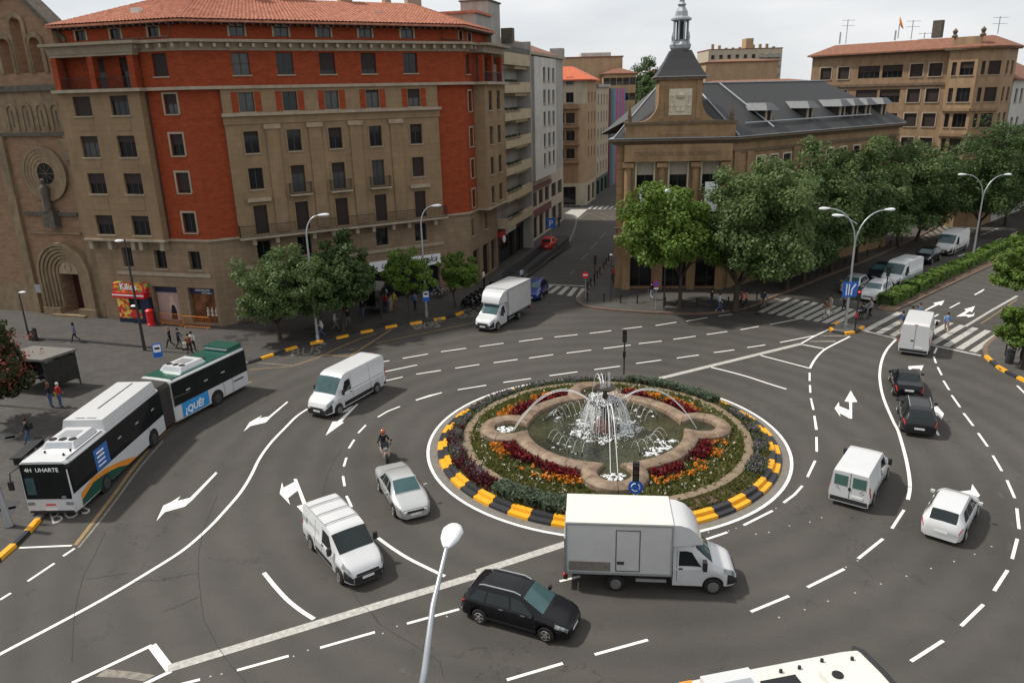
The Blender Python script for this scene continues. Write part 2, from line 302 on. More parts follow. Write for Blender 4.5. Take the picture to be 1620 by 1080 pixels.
M = dict(
 asphalt=road_mat('asphalt', (0.067, 0.0615, 0.0545)), dark_asphalt=road_mat('dark_asphalt', (0.045, 0.043, 0.041)),
 paving=paving_mat('paving', (0.067, 0.0615, 0.0565), 20, 0.8, 0.4), paving2=paving_mat('paving2', (0.082, 0.076, 0.069), -30, 0.6, 0.6), paving_brown=paving_mat('paving_brown', (0.19, 0.13, 0.10), -17, 0.4, 0.2),
 paint=mat('road_paint', (0.76, 0.75, 0.71), 0.6, var=0.10, scale=6, world=True), worn=mat('worn_paint', (0.40, 0.385, 0.35), 0.7, var=0.3, scale=5, world=True), old=mat('old_paint', (0.20, 0.18, 0.15), 0.8, var=0.35, scale=4, world=True),
 yel_paint=mat('yellow_road_paint', (0.24, 0.165, 0.075), 0.7, var=0.3, scale=4, world=True), faint=mat('faded_paint', (0.13, 0.122, 0.11), 0.8, var=0.3, scale=3, world=True),
 ky=mat('kerb_yellow', (0.78, 0.36, 0.015), 0.5, var=0.12, scale=4), kb=mat('kerb_black', (0.03, 0.03, 0.034), 0.45, var=0.25, scale=4), kerb=mat('kerb_stone', (0.165, 0.15, 0.13), 0.8, var=0.18, world=True), kerb_red=mat('kerb_brown', (0.15, 0.10, 0.072), 0.8, var=0.2, world=True),
 soil=mat('soil', (0.105, 0.07, 0.045), 0.95, var=0.35, scale=2.5, bump=0.5), lawn=mat('lawn', (0.085, 0.095, 0.03), 0.9, var=0.4, scale=2.0, col2=(0.14, 0.10, 0.05)),
 sand=mat('sandstone', (0.36, 0.27, 0.185), 0.8, var=0.16, scale=2.0, stain=0.3, bump=0.15, bscale=14), beige=brick_mat('beige_stone', (0.272, 0.190, 0.113), (0.248, 0.172, 0.101), (0.215, 0.148, 0.086), 1.15, 0.55, 0.16, 0.015, 0.45), trim=mat('pale_trim', (0.36, 0.295, 0.215), 0.75, var=0.12, scale=2, stain=0.22),
 base=brick_mat('base_stone', (0.275, 0.200, 0.135), (0.245, 0.176, 0.116), (0.20, 0.14, 0.09), 1.0, 0.5, 0.22, 0.02, 0.45), brick=brick_mat('red_brick', (0.37, 0.062, 0.018), (0.27, 0.041, 0.012), (0.23, 0.065, 0.033)),
 cbrick=brick_mat('church_brick', (0.32, 0.19, 0.118), (0.26, 0.15, 0.09), (0.29, 0.215, 0.145), stain=0.35), cstone=mat('church_stone', (0.25, 0.182, 0.112), 0.85, var=0.22, scale=1.6, stain=0.4, bump=0.2, bscale=8), cdark=mat('weathered_stone', (0.10, 0.088, 0.07), 0.9, var=0.35, scale=3),
 tile=mat('roof_tile', (0.42, 0.135, 0.072), 0.8, var=0.4, scale=2.6, col2=(0.56, 0.24, 0.15)), tile2=mat('brown_roof_tile', (0.20, 0.088, 0.052), 0.85, var=0.25, scale=2), slate=mat('slate', (0.030, 0.030, 0.031), 0.6, var=0.16, scale=4, stretch=(1, 1, 3)), zinc=mat('zinc', (0.34, 0.36, 0.38), 0.45, 0.3, var=0.12),
 frame=mat('window_frame', (0.035, 0.03, 0.028), 0.5, var=0), glass=glass_mat('window_glass', (0.012, 0.013, 0.015), 0.05, 0.35), lead=mat('lead_sheet', (0.11, 0.115, 0.12), 0.6, 0.1, var=0.15), curtain=glass_mat('curtained_glass', (0.06, 0.062, 0.062), 0.15, 0.4), blind=mat('roller_blind', (0.026, 0.016, 0.013), 0.7, var=0.15, scale=8, stretch=(0.4, 0.4, 30)), blind2=mat('pale_blind', (0.36, 0.31, 0.25), 0.7, var=0.1), white_frame=mat('white_frame', (0.62, 0.6, 0.56), 0.6, var=0.05),
 iron=mat('black_iron', (0.02, 0.02, 0.022), 0.5, 0.3, var=0), dark=mat('dark_void', (0.012, 0.012, 0.013), 0.9, var=0), grey_metal=mat('grey_metal', (0.42, 0.44, 0.46), 0.4, 0.6, var=0.06), dark_metal=mat('dark_metal', (0.055, 0.055, 0.058), 0.5, 0.4, var=0.1), lamp_white=mat('lamp_white', (0.82, 0.83, 0.84), 0.35, var=0.02), gutter=mat('brown_gutter', (0.05, 0.025, 0.018), 0.5, var=0.1),
 white=mat('white_vehicle_paint', (0.56, 0.565, 0.57), 0.35, var=0.03, scale=2, coat=0.4), cream=mat('cream_panel', (0.62, 0.61, 0.56), 0.5, var=0.04, scale=1.5), silver=mat('silver_vehicle_paint', (0.50, 0.51, 0.50), 0.35, 0.5, var=0.02, coat=0.5), black=mat('black_vehicle_paint', (0.008, 0.008, 0.010), 0.2, var=0, coat=0.1, spec=0.25), charcoal=mat('charcoal_vehicle_paint', (0.018, 0.019, 0.021), 0.25, var=0, coat=0.15, spec=0.3), blue=mat('blue_vehicle_paint', (0.02, 0.04, 0.22), 0.3, 0.3, var=0.02, coat=0.6), red=mat('red_vehicle_paint', (0.50, 0.012, 0.01), 0.3, var=0.02, coat=0.5), navy=mat('navy_vehicle_paint', (0.010, 0.013, 0.024), 0.3, var=0, coat=0.2, spec=0.3),
 vglass=glass_mat('vehicle_glass', (0.010, 0.016, 0.017), 0.03, 0.45), wglass=glass_mat('sky_tinted_windscreen', (0.042, 0.090, 0.095), 0.05, 0.5), shaded_side=mat('shaded_box_side', (0.50, 0.50, 0.49), 0.55, var=0.05, scale=1.5), plastic=mat('black_plastic', (0.022, 0.022, 0.024), 0.6, var=0.1), tyre=mat('tyre_rubber', (0.018, 0.018, 0.018), 0.85, var=0.1), rim=mat('alloy', (0.45, 0.44, 0.42), 0.35, 0.7, var=0.1), hub=mat('steel_hub', (0.22, 0.215, 0.21), 0.5, 0.5, var=0.2), bus_hub=mat('dark_hub', (0.07, 0.07, 0.07), 0.6, 0.3, var=0.2), crack=mat('crack_filler', (0.036, 0.033, 0.03), 0.9, var=0.3, world=True),  # windscreen teal carries reflected sky; box side carries shade, both in base colour
 tail=mat('tail_lamp_red', (0.50, 0.012, 0.012), 0.25, var=0, coat=0.5), tail_on=mat('lit_tail_lamp', (0.75, 0.02, 0.02), 0.3, var=0, emit=0.35), head=mat('headlamp_lens', (0.26, 0.28, 0.28), 0.1, 0.3, var=0.6, scale=9, coat=0.6), plate=mat('number_plate', (0.72, 0.72, 0.70), 0.5, var=0.12, scale=18), chrome=mat('chrome', (0.6, 0.6, 0.6), 0.2, 0.9, var=0),
 bus_green=mat('bus_green', (0.009, 0.078, 0.055), 0.35, var=0.05, coat=0.4), bus_orange=mat('bus_orange', (0.72, 0.27, 0.03), 0.4, var=0.05), ad_blue=mat('advert_blue', (0.03, 0.27, 0.62), 0.45, var=0.06), print_white=mat('white_print', (0.80, 0.82, 0.83), 0.5, var=0.02), bellows=mat('bellows_rubber', (0.05, 0.045, 0.042), 0.8, var=0.3, scale=6, stretch=(6, 1, 0.4)), sign_blue=mat('sign_blue', (0.02, 0.12, 0.50), 0.4, var=0.02), sign_red=mat('sign_red', (0.62, 0.015, 0.02), 0.4, var=0.03), dkblue=mat('dark_blue_panel', (0.012, 0.02, 0.05), 0.4, var=0.1),
 bark=mat('bark', (0.055, 0.042, 0.03), 0.9, var=0.3, scale=6, stretch=(4, 4, 1), bump=0.5, bscale=12), skin=mat('skin', (0.46, 0.27, 0.19), 0.6, var=0.05), orange_metal=mat('orange_barrier', (0.72, 0.22, 0.015), 0.5, var=0.12),
)
for i, (c1, c2) in enumerate((((0.05, 0.088, 0.025), (0.18, 0.25, 0.085)), ((0.05, 0.10, 0.014), (0.19, 0.29, 0.045)), ((0.032, 0.062, 0.018), (0.11, 0.17, 0.05)))): M['leaf%d' % i] = leaf_mat('leaves_%d' % i, c1, c2)
M['hedge'] = leaf_mat('hedge_leaves', (0.05, 0.10, 0.012), (0.16, 0.26, 0.04), 2.0)
_t = M['faint'].node_tree; _n = _t.nodes.new('ShaderNodeTexNoise'); _n.inputs['Scale'].default_value = 0.9; _n.inputs['Detail'].default_value = 7; _t.links.new(_t.nodes['Geometry'].outputs['Position'], _n.inputs['Vector']); _r = _t.nodes.new('ShaderNodeValToRGB'); _r.color_ramp.elements[0].position = 0.45; _r.color_ramp.elements[1].position = 0.75; _r.color_ramp.elements[1].color = (0.6, 0.6, 0.6, 1); _t.links.new(_n.outputs[0], _r.inputs[0]); _t.links.new(_r.outputs[0], _t.nodes['Principled BSDF'].inputs['Alpha'])
M['chestnut'] = leaf_mat('chestnut_leaves', (0.028, 0.04, 0.014), (0.08, 0.095, 0.03), 1.5)

def tufts(name, pts, label, cat, m, size, hgt, n_leaf, seed, tip=None, parent=None):
 """many small upright leaf faces round each point; tip adds coloured heads on top"""
 r = np.random.RandomState(seed); P = np.array(pts); k = n_leaf; n = len(P)
 base = np.repeat(P, k, 0) + np.c_[r.normal(0, size * 0.6, (n * k, 2)), np.zeros(n * k)]
 a = r.uniform(0, 6.283, n * k); h = hgt * r.uniform(0.55, 1.2, n * k); w = size * r.uniform(0.35, 0.8, n * k); lean = r.normal(0, 0.35, (n * k, 2)) * h[:, None]
 dx = np.c_[np.cos(a) * w, np.sin(a) * w, np.zeros(n * k)]; up = np.c_[lean, h]
 V = np.stack([base - dx * 0.6, base + dx * 0.6, base + up + dx * 0.8, base + up - dx * 0.8], 1).reshape(-1, 3)
 return quads(name, V, m)

def quads(name, V, m):
 n = len(V) // 4; me = bpy.data.meshes.new(name); me.vertices.add(n * 4); me.vertices.foreach_set('co', V.astype('f').ravel()); me.loops.add(n * 4); me.loops.foreach_set('vertex_index', np.arange(n * 4, dtype='i')); me.polygons.add(n); me.polygons.foreach_set('loop_start', np.arange(0, n * 4, 4, dtype='i')); me.polygons.foreach_set('loop_total', np.full(n, 4, 'i')); me.update(calc_edges=True); me.materials.append(m); return me

# ------------------------------------------------------------------ ground, road, pavements
road = struct(MB().p((-1500, -200, 0), (1500, -200, 0), (1500, 2500, 0), (-1500, 2500, 0)).build('road', M['asphalt']), 'grey worn asphalt of the roundabout and the streets')
MARK_Z = [0.004]

def zoom(ox, oy, s):
 return lambda *pts: [(ox + a / s, oy + b / s) for a, b in pts]

_zi = [0]
def ribbon(pts, w, z, name, m, parent, closed=False):
 _zi[0] += 1; z += _zi[0] * 2.5e-5
 P = [G(*q)[:2] for q in pts]; a = offset_path(P, w / 2, closed); b = offset_path(P, -w / 2, closed); mb = MB(); n = len(P)
 mb.v = [(q[0], q[1], z) for q in a] + [(q[0], q[1], z) for q in b]
 for i in range(n if closed else n - 1):
  j = (i + 1) % n; mb.f.append((i, j, n + j, n + i))
 return mb.build(name, m, parent)

def mark(pts, w=0.15, m='paint', name='lane_line', z=0.004):
 return ribbon(pts, w, z, name, M[m], road)

def patch(pts, m='paint', name='lane_arrow', z=0.004):
 _zi[0] += 1; z += _zi[0] * 2.5e-5
 return MB().p(*[(*G(*q)[:2], z) for q in pts]).build(name, M[m], road)

def dense(pts, n=6):
 """Catmull-Rom through pixel points"""
 o = []
 for i in range(len(pts) - 1):
  p0, p1, p2, p3 = pts[max(i - 1, 0)], pts[i], pts[i + 1], pts[min(i + 2, len(pts) - 1)]
  for k in range(n):
   t = k / n; o.append(tuple(0.5 * (2 * p1[c] + (p2[c] - p0[c]) * t + (2 * p0[c] - 5 * p1[c] + 4 * p2[c] - p3[c]) * t * t + (3 * p1[c] - p0[c] - 3 * p2[c] + p3[c]) * t ** 3) for c in (0, 1)))
 return o + [pts[-1]]

zA = zoom(600, 460, 4.05); zB = zoom(960, 460, 4.263); zC = zoom(1180, 400, 3.6); zD = zoom(1200, 640, 2.455); zE = zoom(1070, 700, 6.75); zF = zoom(240, 860, 3.115)
zH = zoom(700, 760, 3.24); zI = zoom(380, 700, 3.6); zJ = zoom(360, 500, 4.765); zK = zoom(0, 780, 3.6); zL = zoom(1330, 460, 5.586); zM = zoom(1380, 330, 5.683); zN = zoom(0, 480, 2.843); zO = zoom(680, 230, 4)
DASH = [zA(a, b) for a, b in (((150, 432), (312, 404)), ((395, 390), (557, 367)), ((642, 356), (797, 335)), ((895, 324), (1048, 304)), ((1123, 296), (1270, 280)), ((1348, 272), (1487, 255)),
  ((22, 520), (243, 474)), ((237, 533), (395, 509)), ((487, 495), (642, 471)), ((733, 460), (887, 439)), ((960, 430), (1115, 408)), ((1200, 398), (1358, 379)), ((1437, 369), (1610, 347)), ((-40, 463), (65, 447)), ((-60, 598), (150, 551)),
  ((235, 700), (400, 651)), ((503, 633), (685, 604)), ((795, 586), (973, 561)), ((1090, 543), (1270, 518)), ((1378, 504), (1543, 482)))]
DASH += [zB(a, b) for a, b in (((-60, 280), (30, 268)), ((105, 258), (237, 241)), ((328, 234), (470, 211)), ((538, 204), (680, 180)), ((752, 169), (845, 157)), ((215, 356), (370, 338)), ((448, 327), (600, 305)), ((673, 294), (813, 274)), ((902, 262), (1025, 239)), ((1100, 227), (1330, 182)),
  ((198, 489), (367, 466)), ((472, 453), (620, 432)), ((722, 416), (860, 397)), ((947, 382), (1068, 364)), ((1168, 348), (1400, 302)))]
DASH += [zC(a, b) for a, b in (((363, 682), (363, 728)), ((365, 752), (367, 795)), ((370, 828), (385, 893)), ((390, 930), (403, 1005)), ((1088, 540), (1073, 572)), ((1070, 590), (1083, 627)), ((1092, 650), (1115, 695)), ((1125, 727), (1158, 780)), ((1172, 810), (1220, 878)), ((1240, 912), (1295, 984)), ((1545, 755), (1600, 810)), ((1080, 1005), (1098, 1038)))]
DASH += [zD(a, b) for a, b in (((217, 43), (224, 97)), ((225, 125), (226, 182)), ((220, 217), (190, 280)), ((797, 33), (833, 80)), ((853, 110), (890, 162)), ((910, 197), (945, 257)), ((965, 293), (995, 362)), ((1003, 402), (1012, 482)), ((1005, 520), (985, 598)), ((967, 642), (915, 722)), ((873, 775), (787, 858)), ((717, 915), (592, 995)), ((565, 408), (518, 480)), ((483, 520), (387, 597)), ((333, 637), (190, 708)), ((118, 742), (-30, 803)))]
DASH += [zE(a, b) for a, b in (((320, 1030), (545, 955)), ((718, 880), (1028, 725)))] + [[zE((1145, 640))[0], zE((1260, 555))[0], zE((1345, 460))[0]]]
DASH += [zH(a, b) for a, b in (((600, 515), (705, 490)), ((780, 890), (1053, 815)), ((330, 1020), (617, 935)))]
DASH += [zF(a, b) for a, b in (((120, 697), (238, 667)), ((420, 622), (675, 551)), ((830, 511), (1100, 434)), ((1258, 392), (1515, 321)))]
DASH += [zI(a, b) for a, b in (((605, 85), (590, 135)), ((585, 190), (595, 247)), ((605, 303), (635, 365)))]
DASH += [zJ((1300, 680), (1210, 715), (1133, 760)), zJ((1042, 820), (985, 880)), zJ((955, 930), (915, 995)), zJ((1613, 577), (1520, 598), (1420, 632))]
DASH += [zK((425, 313), (360, 357)), zK((310, 398), (158, 500)), zK((62, 567), (0, 606))]
DASH += [zL((863, 207), (785, 252)), zL((1052, 105), (963, 152)), zL((1255, 0), (1185, 33)), zM((1005, 725), (922, 775)), zM((1130, 660), (1088, 685))]
DASH += [zM(a, b) for a, b in (((888, 267), (830, 292)), ((980, 236), (952, 247)), ((1022, 222), (992, 231)), ((1062, 207), (1030, 216)), ((1098, 193), (1070, 201)), ((1130, 180), (1105, 187)), ((840, 405), (770, 430)), ((1015, 330), (945, 360)), ((1165, 265), (1110, 288)), ((1312, 207), (1240, 235)), ((875, 175), (845, 182)))]
for d in DASH: mark(d, 0.13, name='lane_dash')
# full lines
for pts, w in ((zB((1310, 355), (1400, 305), (1500, 258), (1570, 228)), 0.15), (zB((1037, 435), (1370, 522)), 0.15), (dense(zB((703, 515), (830, 546), (960, 582), (1090, 625), (1210, 662))), 0.15), (zB((1320, 362), (1475, 392)), 0.15),
   (dense(zB((1640, 308), (1550, 352), (1475, 392), (1430, 430), (1395, 475), (1370, 522))), 0.16), (dense(zC((855, 492), (800, 555), (770, 630), (763, 720), (785, 830), (840, 960)) + zD((545, 110), (575, 220), (588, 310), (580, 368))), 0.17),
   (dense(zK((-60, 945), (0, 915), (380, 715), (640, 572), (860, 440), (1040, 325), (1180, 205), (1280, 100)) + zI((0, 285), (60, 190), (110, 90), (175, 0)) + zJ((430, 845), (520, 755), (605, 697))), 0.17),
   (dense(zI((135, 740), (200, 820), (270, 895), (345, 955), (420, 1003))), 0.18), (dense(zI((785, 542), (880, 610), (980, 670), (1165, 760))), 0.16), (zK((410, 1080), (865, 865)), 0.16), (zK((975, 1012), (800, 1095)), 0.16), (zK((865, 865), (975, 1010)), 0.3), (zK((110, 310), (410, 297)), 0.12)):
 mark(pts, w)
mark(zC((670, 443), (855, 487)), 0.3, 'worn', 'stop_line'); mark(zC((1035, 520), (1340, 585)), 0.3, 'worn', 'stop_line')
mark(zO((750, 880), (980, 890)), 0.3, 'worn', 'stop_line'); mark([(1214, 469), (1280, 487)], 0.35, 'old', 'stop_line')
mark(zF((80, 614), (1620, 150)), 0.42, 'worn', 'wide_line'); mark([(755, 905), (900, 858)], 0.42, 'worn', 'wide_line'); mark(zB((290, 606), (1310, 357)), 0.42, 'worn', 'wide_line')
for pts in (zK((545, 1045), (600, 1000), (760, 1015), (885, 1035), (820, 1070), (700, 1050)), zB((1440, 300), (1640, 300), (1640, 307), (1440, 306)), zB((1370, 338), (1545, 334), (1540, 346), (1365, 344))): patch(pts, 'old', 'hatch_stripe')
for pts in (zN((970, 757), (978, 762), (868, 880), (832, 912), (742, 937), (703, 978), (735, 908), (768, 893), (812, 866), (797, 887), (855, 873)), zJ((447, 643), (457, 648), (325, 762), (290, 800), (175, 827), (122, 868), (165, 800), (215, 772), (262, 746), (238, 770), (312, 755)),
   zJ((975, 658), (985, 664), (860, 795), (877, 800), (738, 900), (792, 795), (830, 793)), zJ((850, 730), (905, 690), (950, 672), (925, 700), (890, 722)), zI((303, 208), (322, 205), (375, 340), (412, 340), (395, 360), (372, 415), (322, 362), (356, 352), (328, 272), (272, 315), (284, 352), (225, 290), (238, 226), (247, 256), (310, 222)),
   zC((597, 783), (635, 848), (605, 850), (605, 943), (592, 943), (535, 912), (538, 932), (505, 885), (530, 848), (532, 872), (590, 895), (588, 848), (562, 845)), zC((1040, 885), (1090, 873), (1128, 915), (1115, 948), (1095, 925), (1040, 935)), zC((925, 645), (1012, 640), (998, 672), (990, 660), (950, 658), (928, 668)),
   zD((770, 338), (825, 332), (830, 308), (860, 352), (835, 378), (828, 362), (800, 368)), zL((740, 172), (835, 120), (818, 108), (917, 85), (890, 130), (865, 122), (752, 176)), zL((1020, 228), (1110, 175), (1092, 162), (1188, 135), (1160, 190), (1140, 180), (1095, 208), (1165, 210), (1185, 192), (1175, 222), (1128, 235), (1110, 222))):
 patch(pts, 'paint')
# crossings
def crossing(lo, hi, n, w, m='worn', skip=()):
 for i in range(n):
  if i in skip: continue
  t = i / (n - 1); a = [lo[0][c] + (lo[1][c] - lo[0][c]) * t for c in (0, 1)]; b = [hi[0][c] + (hi[1][c] - hi[0][c]) * t for c in (0, 1)]; mark([a, b], w, m, 'crossing_stripe')
crossing(zL((215, 352), (1165, 537)), zL((525, 190), (1415, 372)), 9, 0.5)
crossing(((1203, 494), (1318, 513)), ((1249, 471), (1362, 491)), 9, 0.5)
crossing(zO((700, 925), (940, 962)), zO((770, 885), (975, 905)), 5, 0.5)
crossing(zO((800, 470), (905, 478)), zO((905, 405), (990, 404)), 9, 0.5)
for k in range(7): mark(zO((1005 + k * 33, 403), (1030 + k * 33, 385)), 0.5, 'worn', 'crossing_stripe')
crossing(((1465, 380), (1520, 352)), ((1440, 363), (1500, 337)), 9, 0.45, 'old')
for a, b in (((890, 815), (915, 790)), ((955, 725), (1000, 685)), ((1020, 655), (1060, 610)), ((1075, 590), (1110, 555))): mark(zO(a, b), 0.12, 'old', 'lane_dash')
mark(zO((945, 465), (1000, 428), (1170, 432)), 0.12, 'yel_paint'); mark(zO((945, 465), (1170, 470)), 0.12, 'yel_paint'); mark(zO((1000, 428), (1120, 470)), 0.1, 'yel_paint'); mark(zO((1080, 430), (1165, 462)), 0.1, 'yel_paint')
# yellow lines of the bus bays
for pts, w in ((dense([(119, 862), (150, 822), (182, 780), (215, 735), (255, 690), (300, 655), (350, 628), (398, 603)]), 0.2), (zJ((165, 403), (490, 378)), 0.12), (dense(zJ((490, 376), (600, 340), (700, 303), (900, 210), (1120, 132))), 0.15), (zJ((700, 292), (920, 303)), 0.15), (zJ((920, 303), (1240, 97)), 0.18), (dense(zJ((1120, 205), (1350, 155), (1620, 105)) + zA((300, 268), (450, 237), (605, 205))), 0.14), (dense(zL((1240, 290), (1560, 75))), 0.12)):
 mark(pts, w, 'yel_paint', 'bay_line')
mark(zJ((220, 350), (490, 372)), 0.12, 'old'); mark(zL((1100, 315), (1330, 175), (1560, 45)), 0.25, 'worn', 'lane_line')
mark(dense([(124, 866), (155, 828), (187, 786), (220, 741), (258, 697)]), 0.12, 'old', 'bay_line', 0.006)
# faded traces of older lines
for pts, w in ((dense([(386, 785), (387, 815), (391, 850), (402, 880), (415, 900)]), 0.35), (dense(zF((870, 415), (980, 490), (1110, 550))), 0.35), (dense(zF((1195, 595), (1290, 640), (1440, 675))), 0.3), (zD((80, 100), (560, 160), (1040, 222)), 0.35), (dense(zD((745, 130), (840, 210), (930, 330), (985, 480), (960, 590))), 0.2), (zB((1280, 700), (1420, 760)), 0.2), (zB((1370, 522), (1520, 575)), 0.15)):
 mark(pts, w, 'faint', 'faded_line', 0.003)
# long cracks across the carriageway
rc_ = random.Random(3)
for pts in (zK((1245, 0), (1200, 100), (1150, 230), (1130, 350), (1130, 470), (1140, 590), (1165, 730), (1240, 870), (1300, 960), (1400, 1075)), zK((600, 220), (540, 350), (480, 460), (450, 560), (425, 680), (415, 800), (410, 960)), zK((490, 490), (620, 470), (740, 455)), zK((760, 500), (900, 495), (1000, 475), (1125, 455)), zK((930, 675), (1020, 640), (1130, 590)), zI((580, 30), (540, 95), (500, 170), (485, 230), (470, 310)), zI((625, 830), (660, 880), (690, 925), (740, 960), (790, 1030)), zF((1090, 340), (1130, 400), (1230, 460), (1330, 520), (1420, 580), (1440, 660)), zB((840, 285), (960, 310), (1060, 330), (1190, 355)), zC((450, 590), (560, 605), (690, 640))):
 P_ = []
 for a, b in zip(pts, pts[1:]):
  for k in range(6): t = k / 6; P_.append((a[0] + (b[0] - a[0]) * t + rc_.uniform(-0.9, 0.9), a[1] + (b[1] - a[1]) * t + rc_.uniform(-0.6, 0.6)))
 mark(P_ + [pts[-1]], 0.02, 'crack', 'crack', 0.002)
# lettering painted in the bus bays
for p0, p1, sz in ((zN((225, 995))[0], zN((420, 935))[0], 0.8), (zJ((500, 298))[0], zJ((670, 285))[0], 1.1), (zJ((1425, 100))[0], zJ((1590, 80))[0], 1.1), (zA((235, 240))[0], zA((375, 235))[0], 1.1), (zA((545, 172))[0], zA((640, 158))[0], 1.0)):
 a, b = G(*p0), G(*p1); me = text_mesh('BUS', sz * 1.3); me.transform(Matrix.Rotation(-math.pi / 2, 4, 'X')); o = ob('bay_lettering', me, M['old'] if p0[0] > 200 else M['worn'], road, ((a.x + b.x) / 2, (a.y + b.y) / 2, 0.012), math.atan2(b.y - a.y, b.x - a.x)); o.scale = (1.0, 2.0, 1)
# iron covers and cat-eyes
for px, py, r in ((1220, 497, 0.4), (1198, 497, 0.35), (620, 745, 0.2)):
 c = G(px, py); MB().lathe([(r, 0), (r, 0.005)], 18).build('manhole_cover', M['dark_metal'], road, (c.x, c.y, 0.002))
for pts in (zD((80, 825), (180, 795), (270, 762), (375, 730), (475, 695), (575, 665), (670, 635), (760, 608), (840, 580), (905, 550)), zE((345, 955), (560, 940), (640, 912), (850, 975), (1065, 700)), zF((290, 652), (345, 640), (700, 553), (770, 523), (1140, 440), (1210, 405), (1455, 357)), zD((40, 495), (120, 470), (200, 455), (245, 438), (340, 630), (385, 605))):
 for q in pts: c = G(*q); MB().lathe([(0.045, 0), (0.035, 0.012), (0.0, 0.016)], 6).build('road_stud', M['worn'], road, (c.x, c.y, 0.001))

PAVE_H = 0.14
def pavement(name, pts, m, label):
 P = [q if isinstance(q, Vector) else G(*q) for q in pts]
 return struct(MB().prism([(q.x, q.y) for q in P], -0.1, PAVE_H, bottom=False).build(name, M[m]), label)

K1 = [(-60, 935), (0, 883), (35, 851), (66, 817)]
K2 = [(95, 783), (135, 742), (185, 690), (250, 642), (320, 604), (392, 575)]
K3 = [(423, 565), (461, 552), (498.5, 543), (538, 534.6), (570, 527), (597, 522), (625.5, 516), (651.7, 513), (679, 508), (695, 506), (721, 499.5), (737, 492)]
K4 = [(752, 488), (775, 470), (800, 452), (822, 442), (846, 430), (872, 408), (900, 384), (912, 350), (905, 341), (880, 338)]
left_k = dense(K1 + K2 + K3 + K4, 3)
pavement('pavement_left', left_k + [Vector((-10, 130, 0)), Vector((-110, 120, 0)), Vector((-90, 20, 0))], 'paving', 'grey slab paving of the square in front of the church and the brick block')
GK = [(985, 330), (975, 392), (966, 412), (950, 432), (936, 452), (922, 466), (914, 476), (921, 483), (940, 488), (985, 492.5), (1040, 496), (1100, 497), (1150, 493), (1185, 486), (1215, 474), (1300, 440), (1390, 404), (1470, 366), (1500, 345)]
gov_k = dense(GK, 3)
pavement('pavement_corner', gov_k + [Vector((70, 128, 0)), Vector((40, 150, 0)), Vector((26, 150, 0))], 'paving2', 'grey paving in front of the sandstone government building')
RKp = [(1680, 470), (1612, 507), (1593, 522), (1580, 531), (1563, 545), (1558, 553), (1561, 565), (1580, 582), (1598, 592), (1640, 612), (1720, 660)]
right_k = dense(RKp, 3)
pavement('pavement_right', right_k + [Vector((80, 55, 0))], 'paving2', 'strip of grey paving by the crossing at the edge')
FARK = [(1530, 330), (1560, 318), (1640, 285)]
pavement('pavement_far', [G(1508, 338), G(1560, 318), G(1700, 262), Vector((110, 190, 0)), Vector((60, 140, 0))], 'paving2', 'shaded pavement beyond the cross street on the avenue')
pavement('pavement_street', [G(912, 328), G(935, 318), G(960, 297), G(985, 280), Vector((20, 215, 0)), Vector((-5, 215, 0)), Vector((-12, 142, 0)), G(880, 326)], 'paving', 'paving below the curved block down the side street')

def kerb_run(px, w, m, name, z=0.15, parent=None):
 P = [G(*q)[:2] for q in px]; a = offset_path(P, w / 2 + 0.0); b = offset_path(P, -w / 2); mb = MB(); n = len(P)
 mb.v = [(q[0], q[1], 0) for q in a] + [(q[0], q[1], z) for q in a] + [(q[0], q[1], z) for q in b] + [(q[0], q[1], 0) for q in b]
 for k in range(3):
  for i in range(n - 1): mb.f.append((k * n + i, k * n + i + 1, (k + 1) * n + i + 1, (k + 1) * n + i))
 mb.f.append((0, n, 2 * n, 3 * n)); mb.f.append((n - 1, 2 * n - 1, 3 * n - 1, 4 * n - 1))
 return mb.build(name, M[m], parent)

kerb_left = struct(kerb_run(left_k, 0.26, 'kerb', 'kerb'), 'stone kerb along the square')
struct(kerb_run(gov_k, 0.3, 'kerb_red', 'kerb'), 'brownish kerb round the corner pavement'); struct(kerb_run(right_k, 0.3, 'kerb_red', 'kerb'), 'brownish kerb of the paving at the edge')

def striped(px, L, start=0):
 """black and yellow rubber kerb blocks laid along a kerb"""
 P = [G(*q) for q in px]; acc = 0.0; i = 0; k = start; pos = P[0].copy(); out = []
 while i < len(P) - 1:
  need = L; a = pos.copy()
  while i < len(P) - 1 and (P[i + 1] - pos).length < need:
   need -= (P[i + 1] - pos).length; pos = P[i + 1].copy(); i += 1
  if i >= len(P) - 1: break
  pos = pos + (P[i + 1] - pos).normalized() * need
  out.append((a, pos.copy(), k)); k += 1
 me = {}
 for a, b, k in out:
  l = (b - a).length; key = (round(l, 1), k % 2)
  if key not in me:
   m = MB(); h = l / 2 - 0.012; pr = [(-0.2, 0), (-0.17, 0.17), (0.02, 0.19), (0.1, 0.17), (0.2, 0)]
   m.v = [(-h, y, z) for y, z in pr] + [(h, y, z) for y, z in pr]; n = len(pr)
   for q in range(n - 1): m.f.append((q, q + 1, n + q + 1, n + q))
   m.f += [tuple(range(n)), tuple(range(2 * n - 1, n - 1, -1))]; mm = m.mesh('kerb_block'); m.fix(mm); mm.materials.append(M['ky'] if k % 2 else M['kb']); me[key] = mm
  c = (a + b) / 2; ob('kerb_block', me[key], None, kerb_left, (c.x, c.y, 0), math.atan2(b.y - a.y, b.x - a.x))
striped(dense(K1, 5), 1.1, 1); striped(dense([(392, 575)] + K3, 5), 1.15)
RB = dense([(1561, 565), (1580, 582), (1598, 592), (1640, 612)], 5); striped(RB, 1.1, 1)

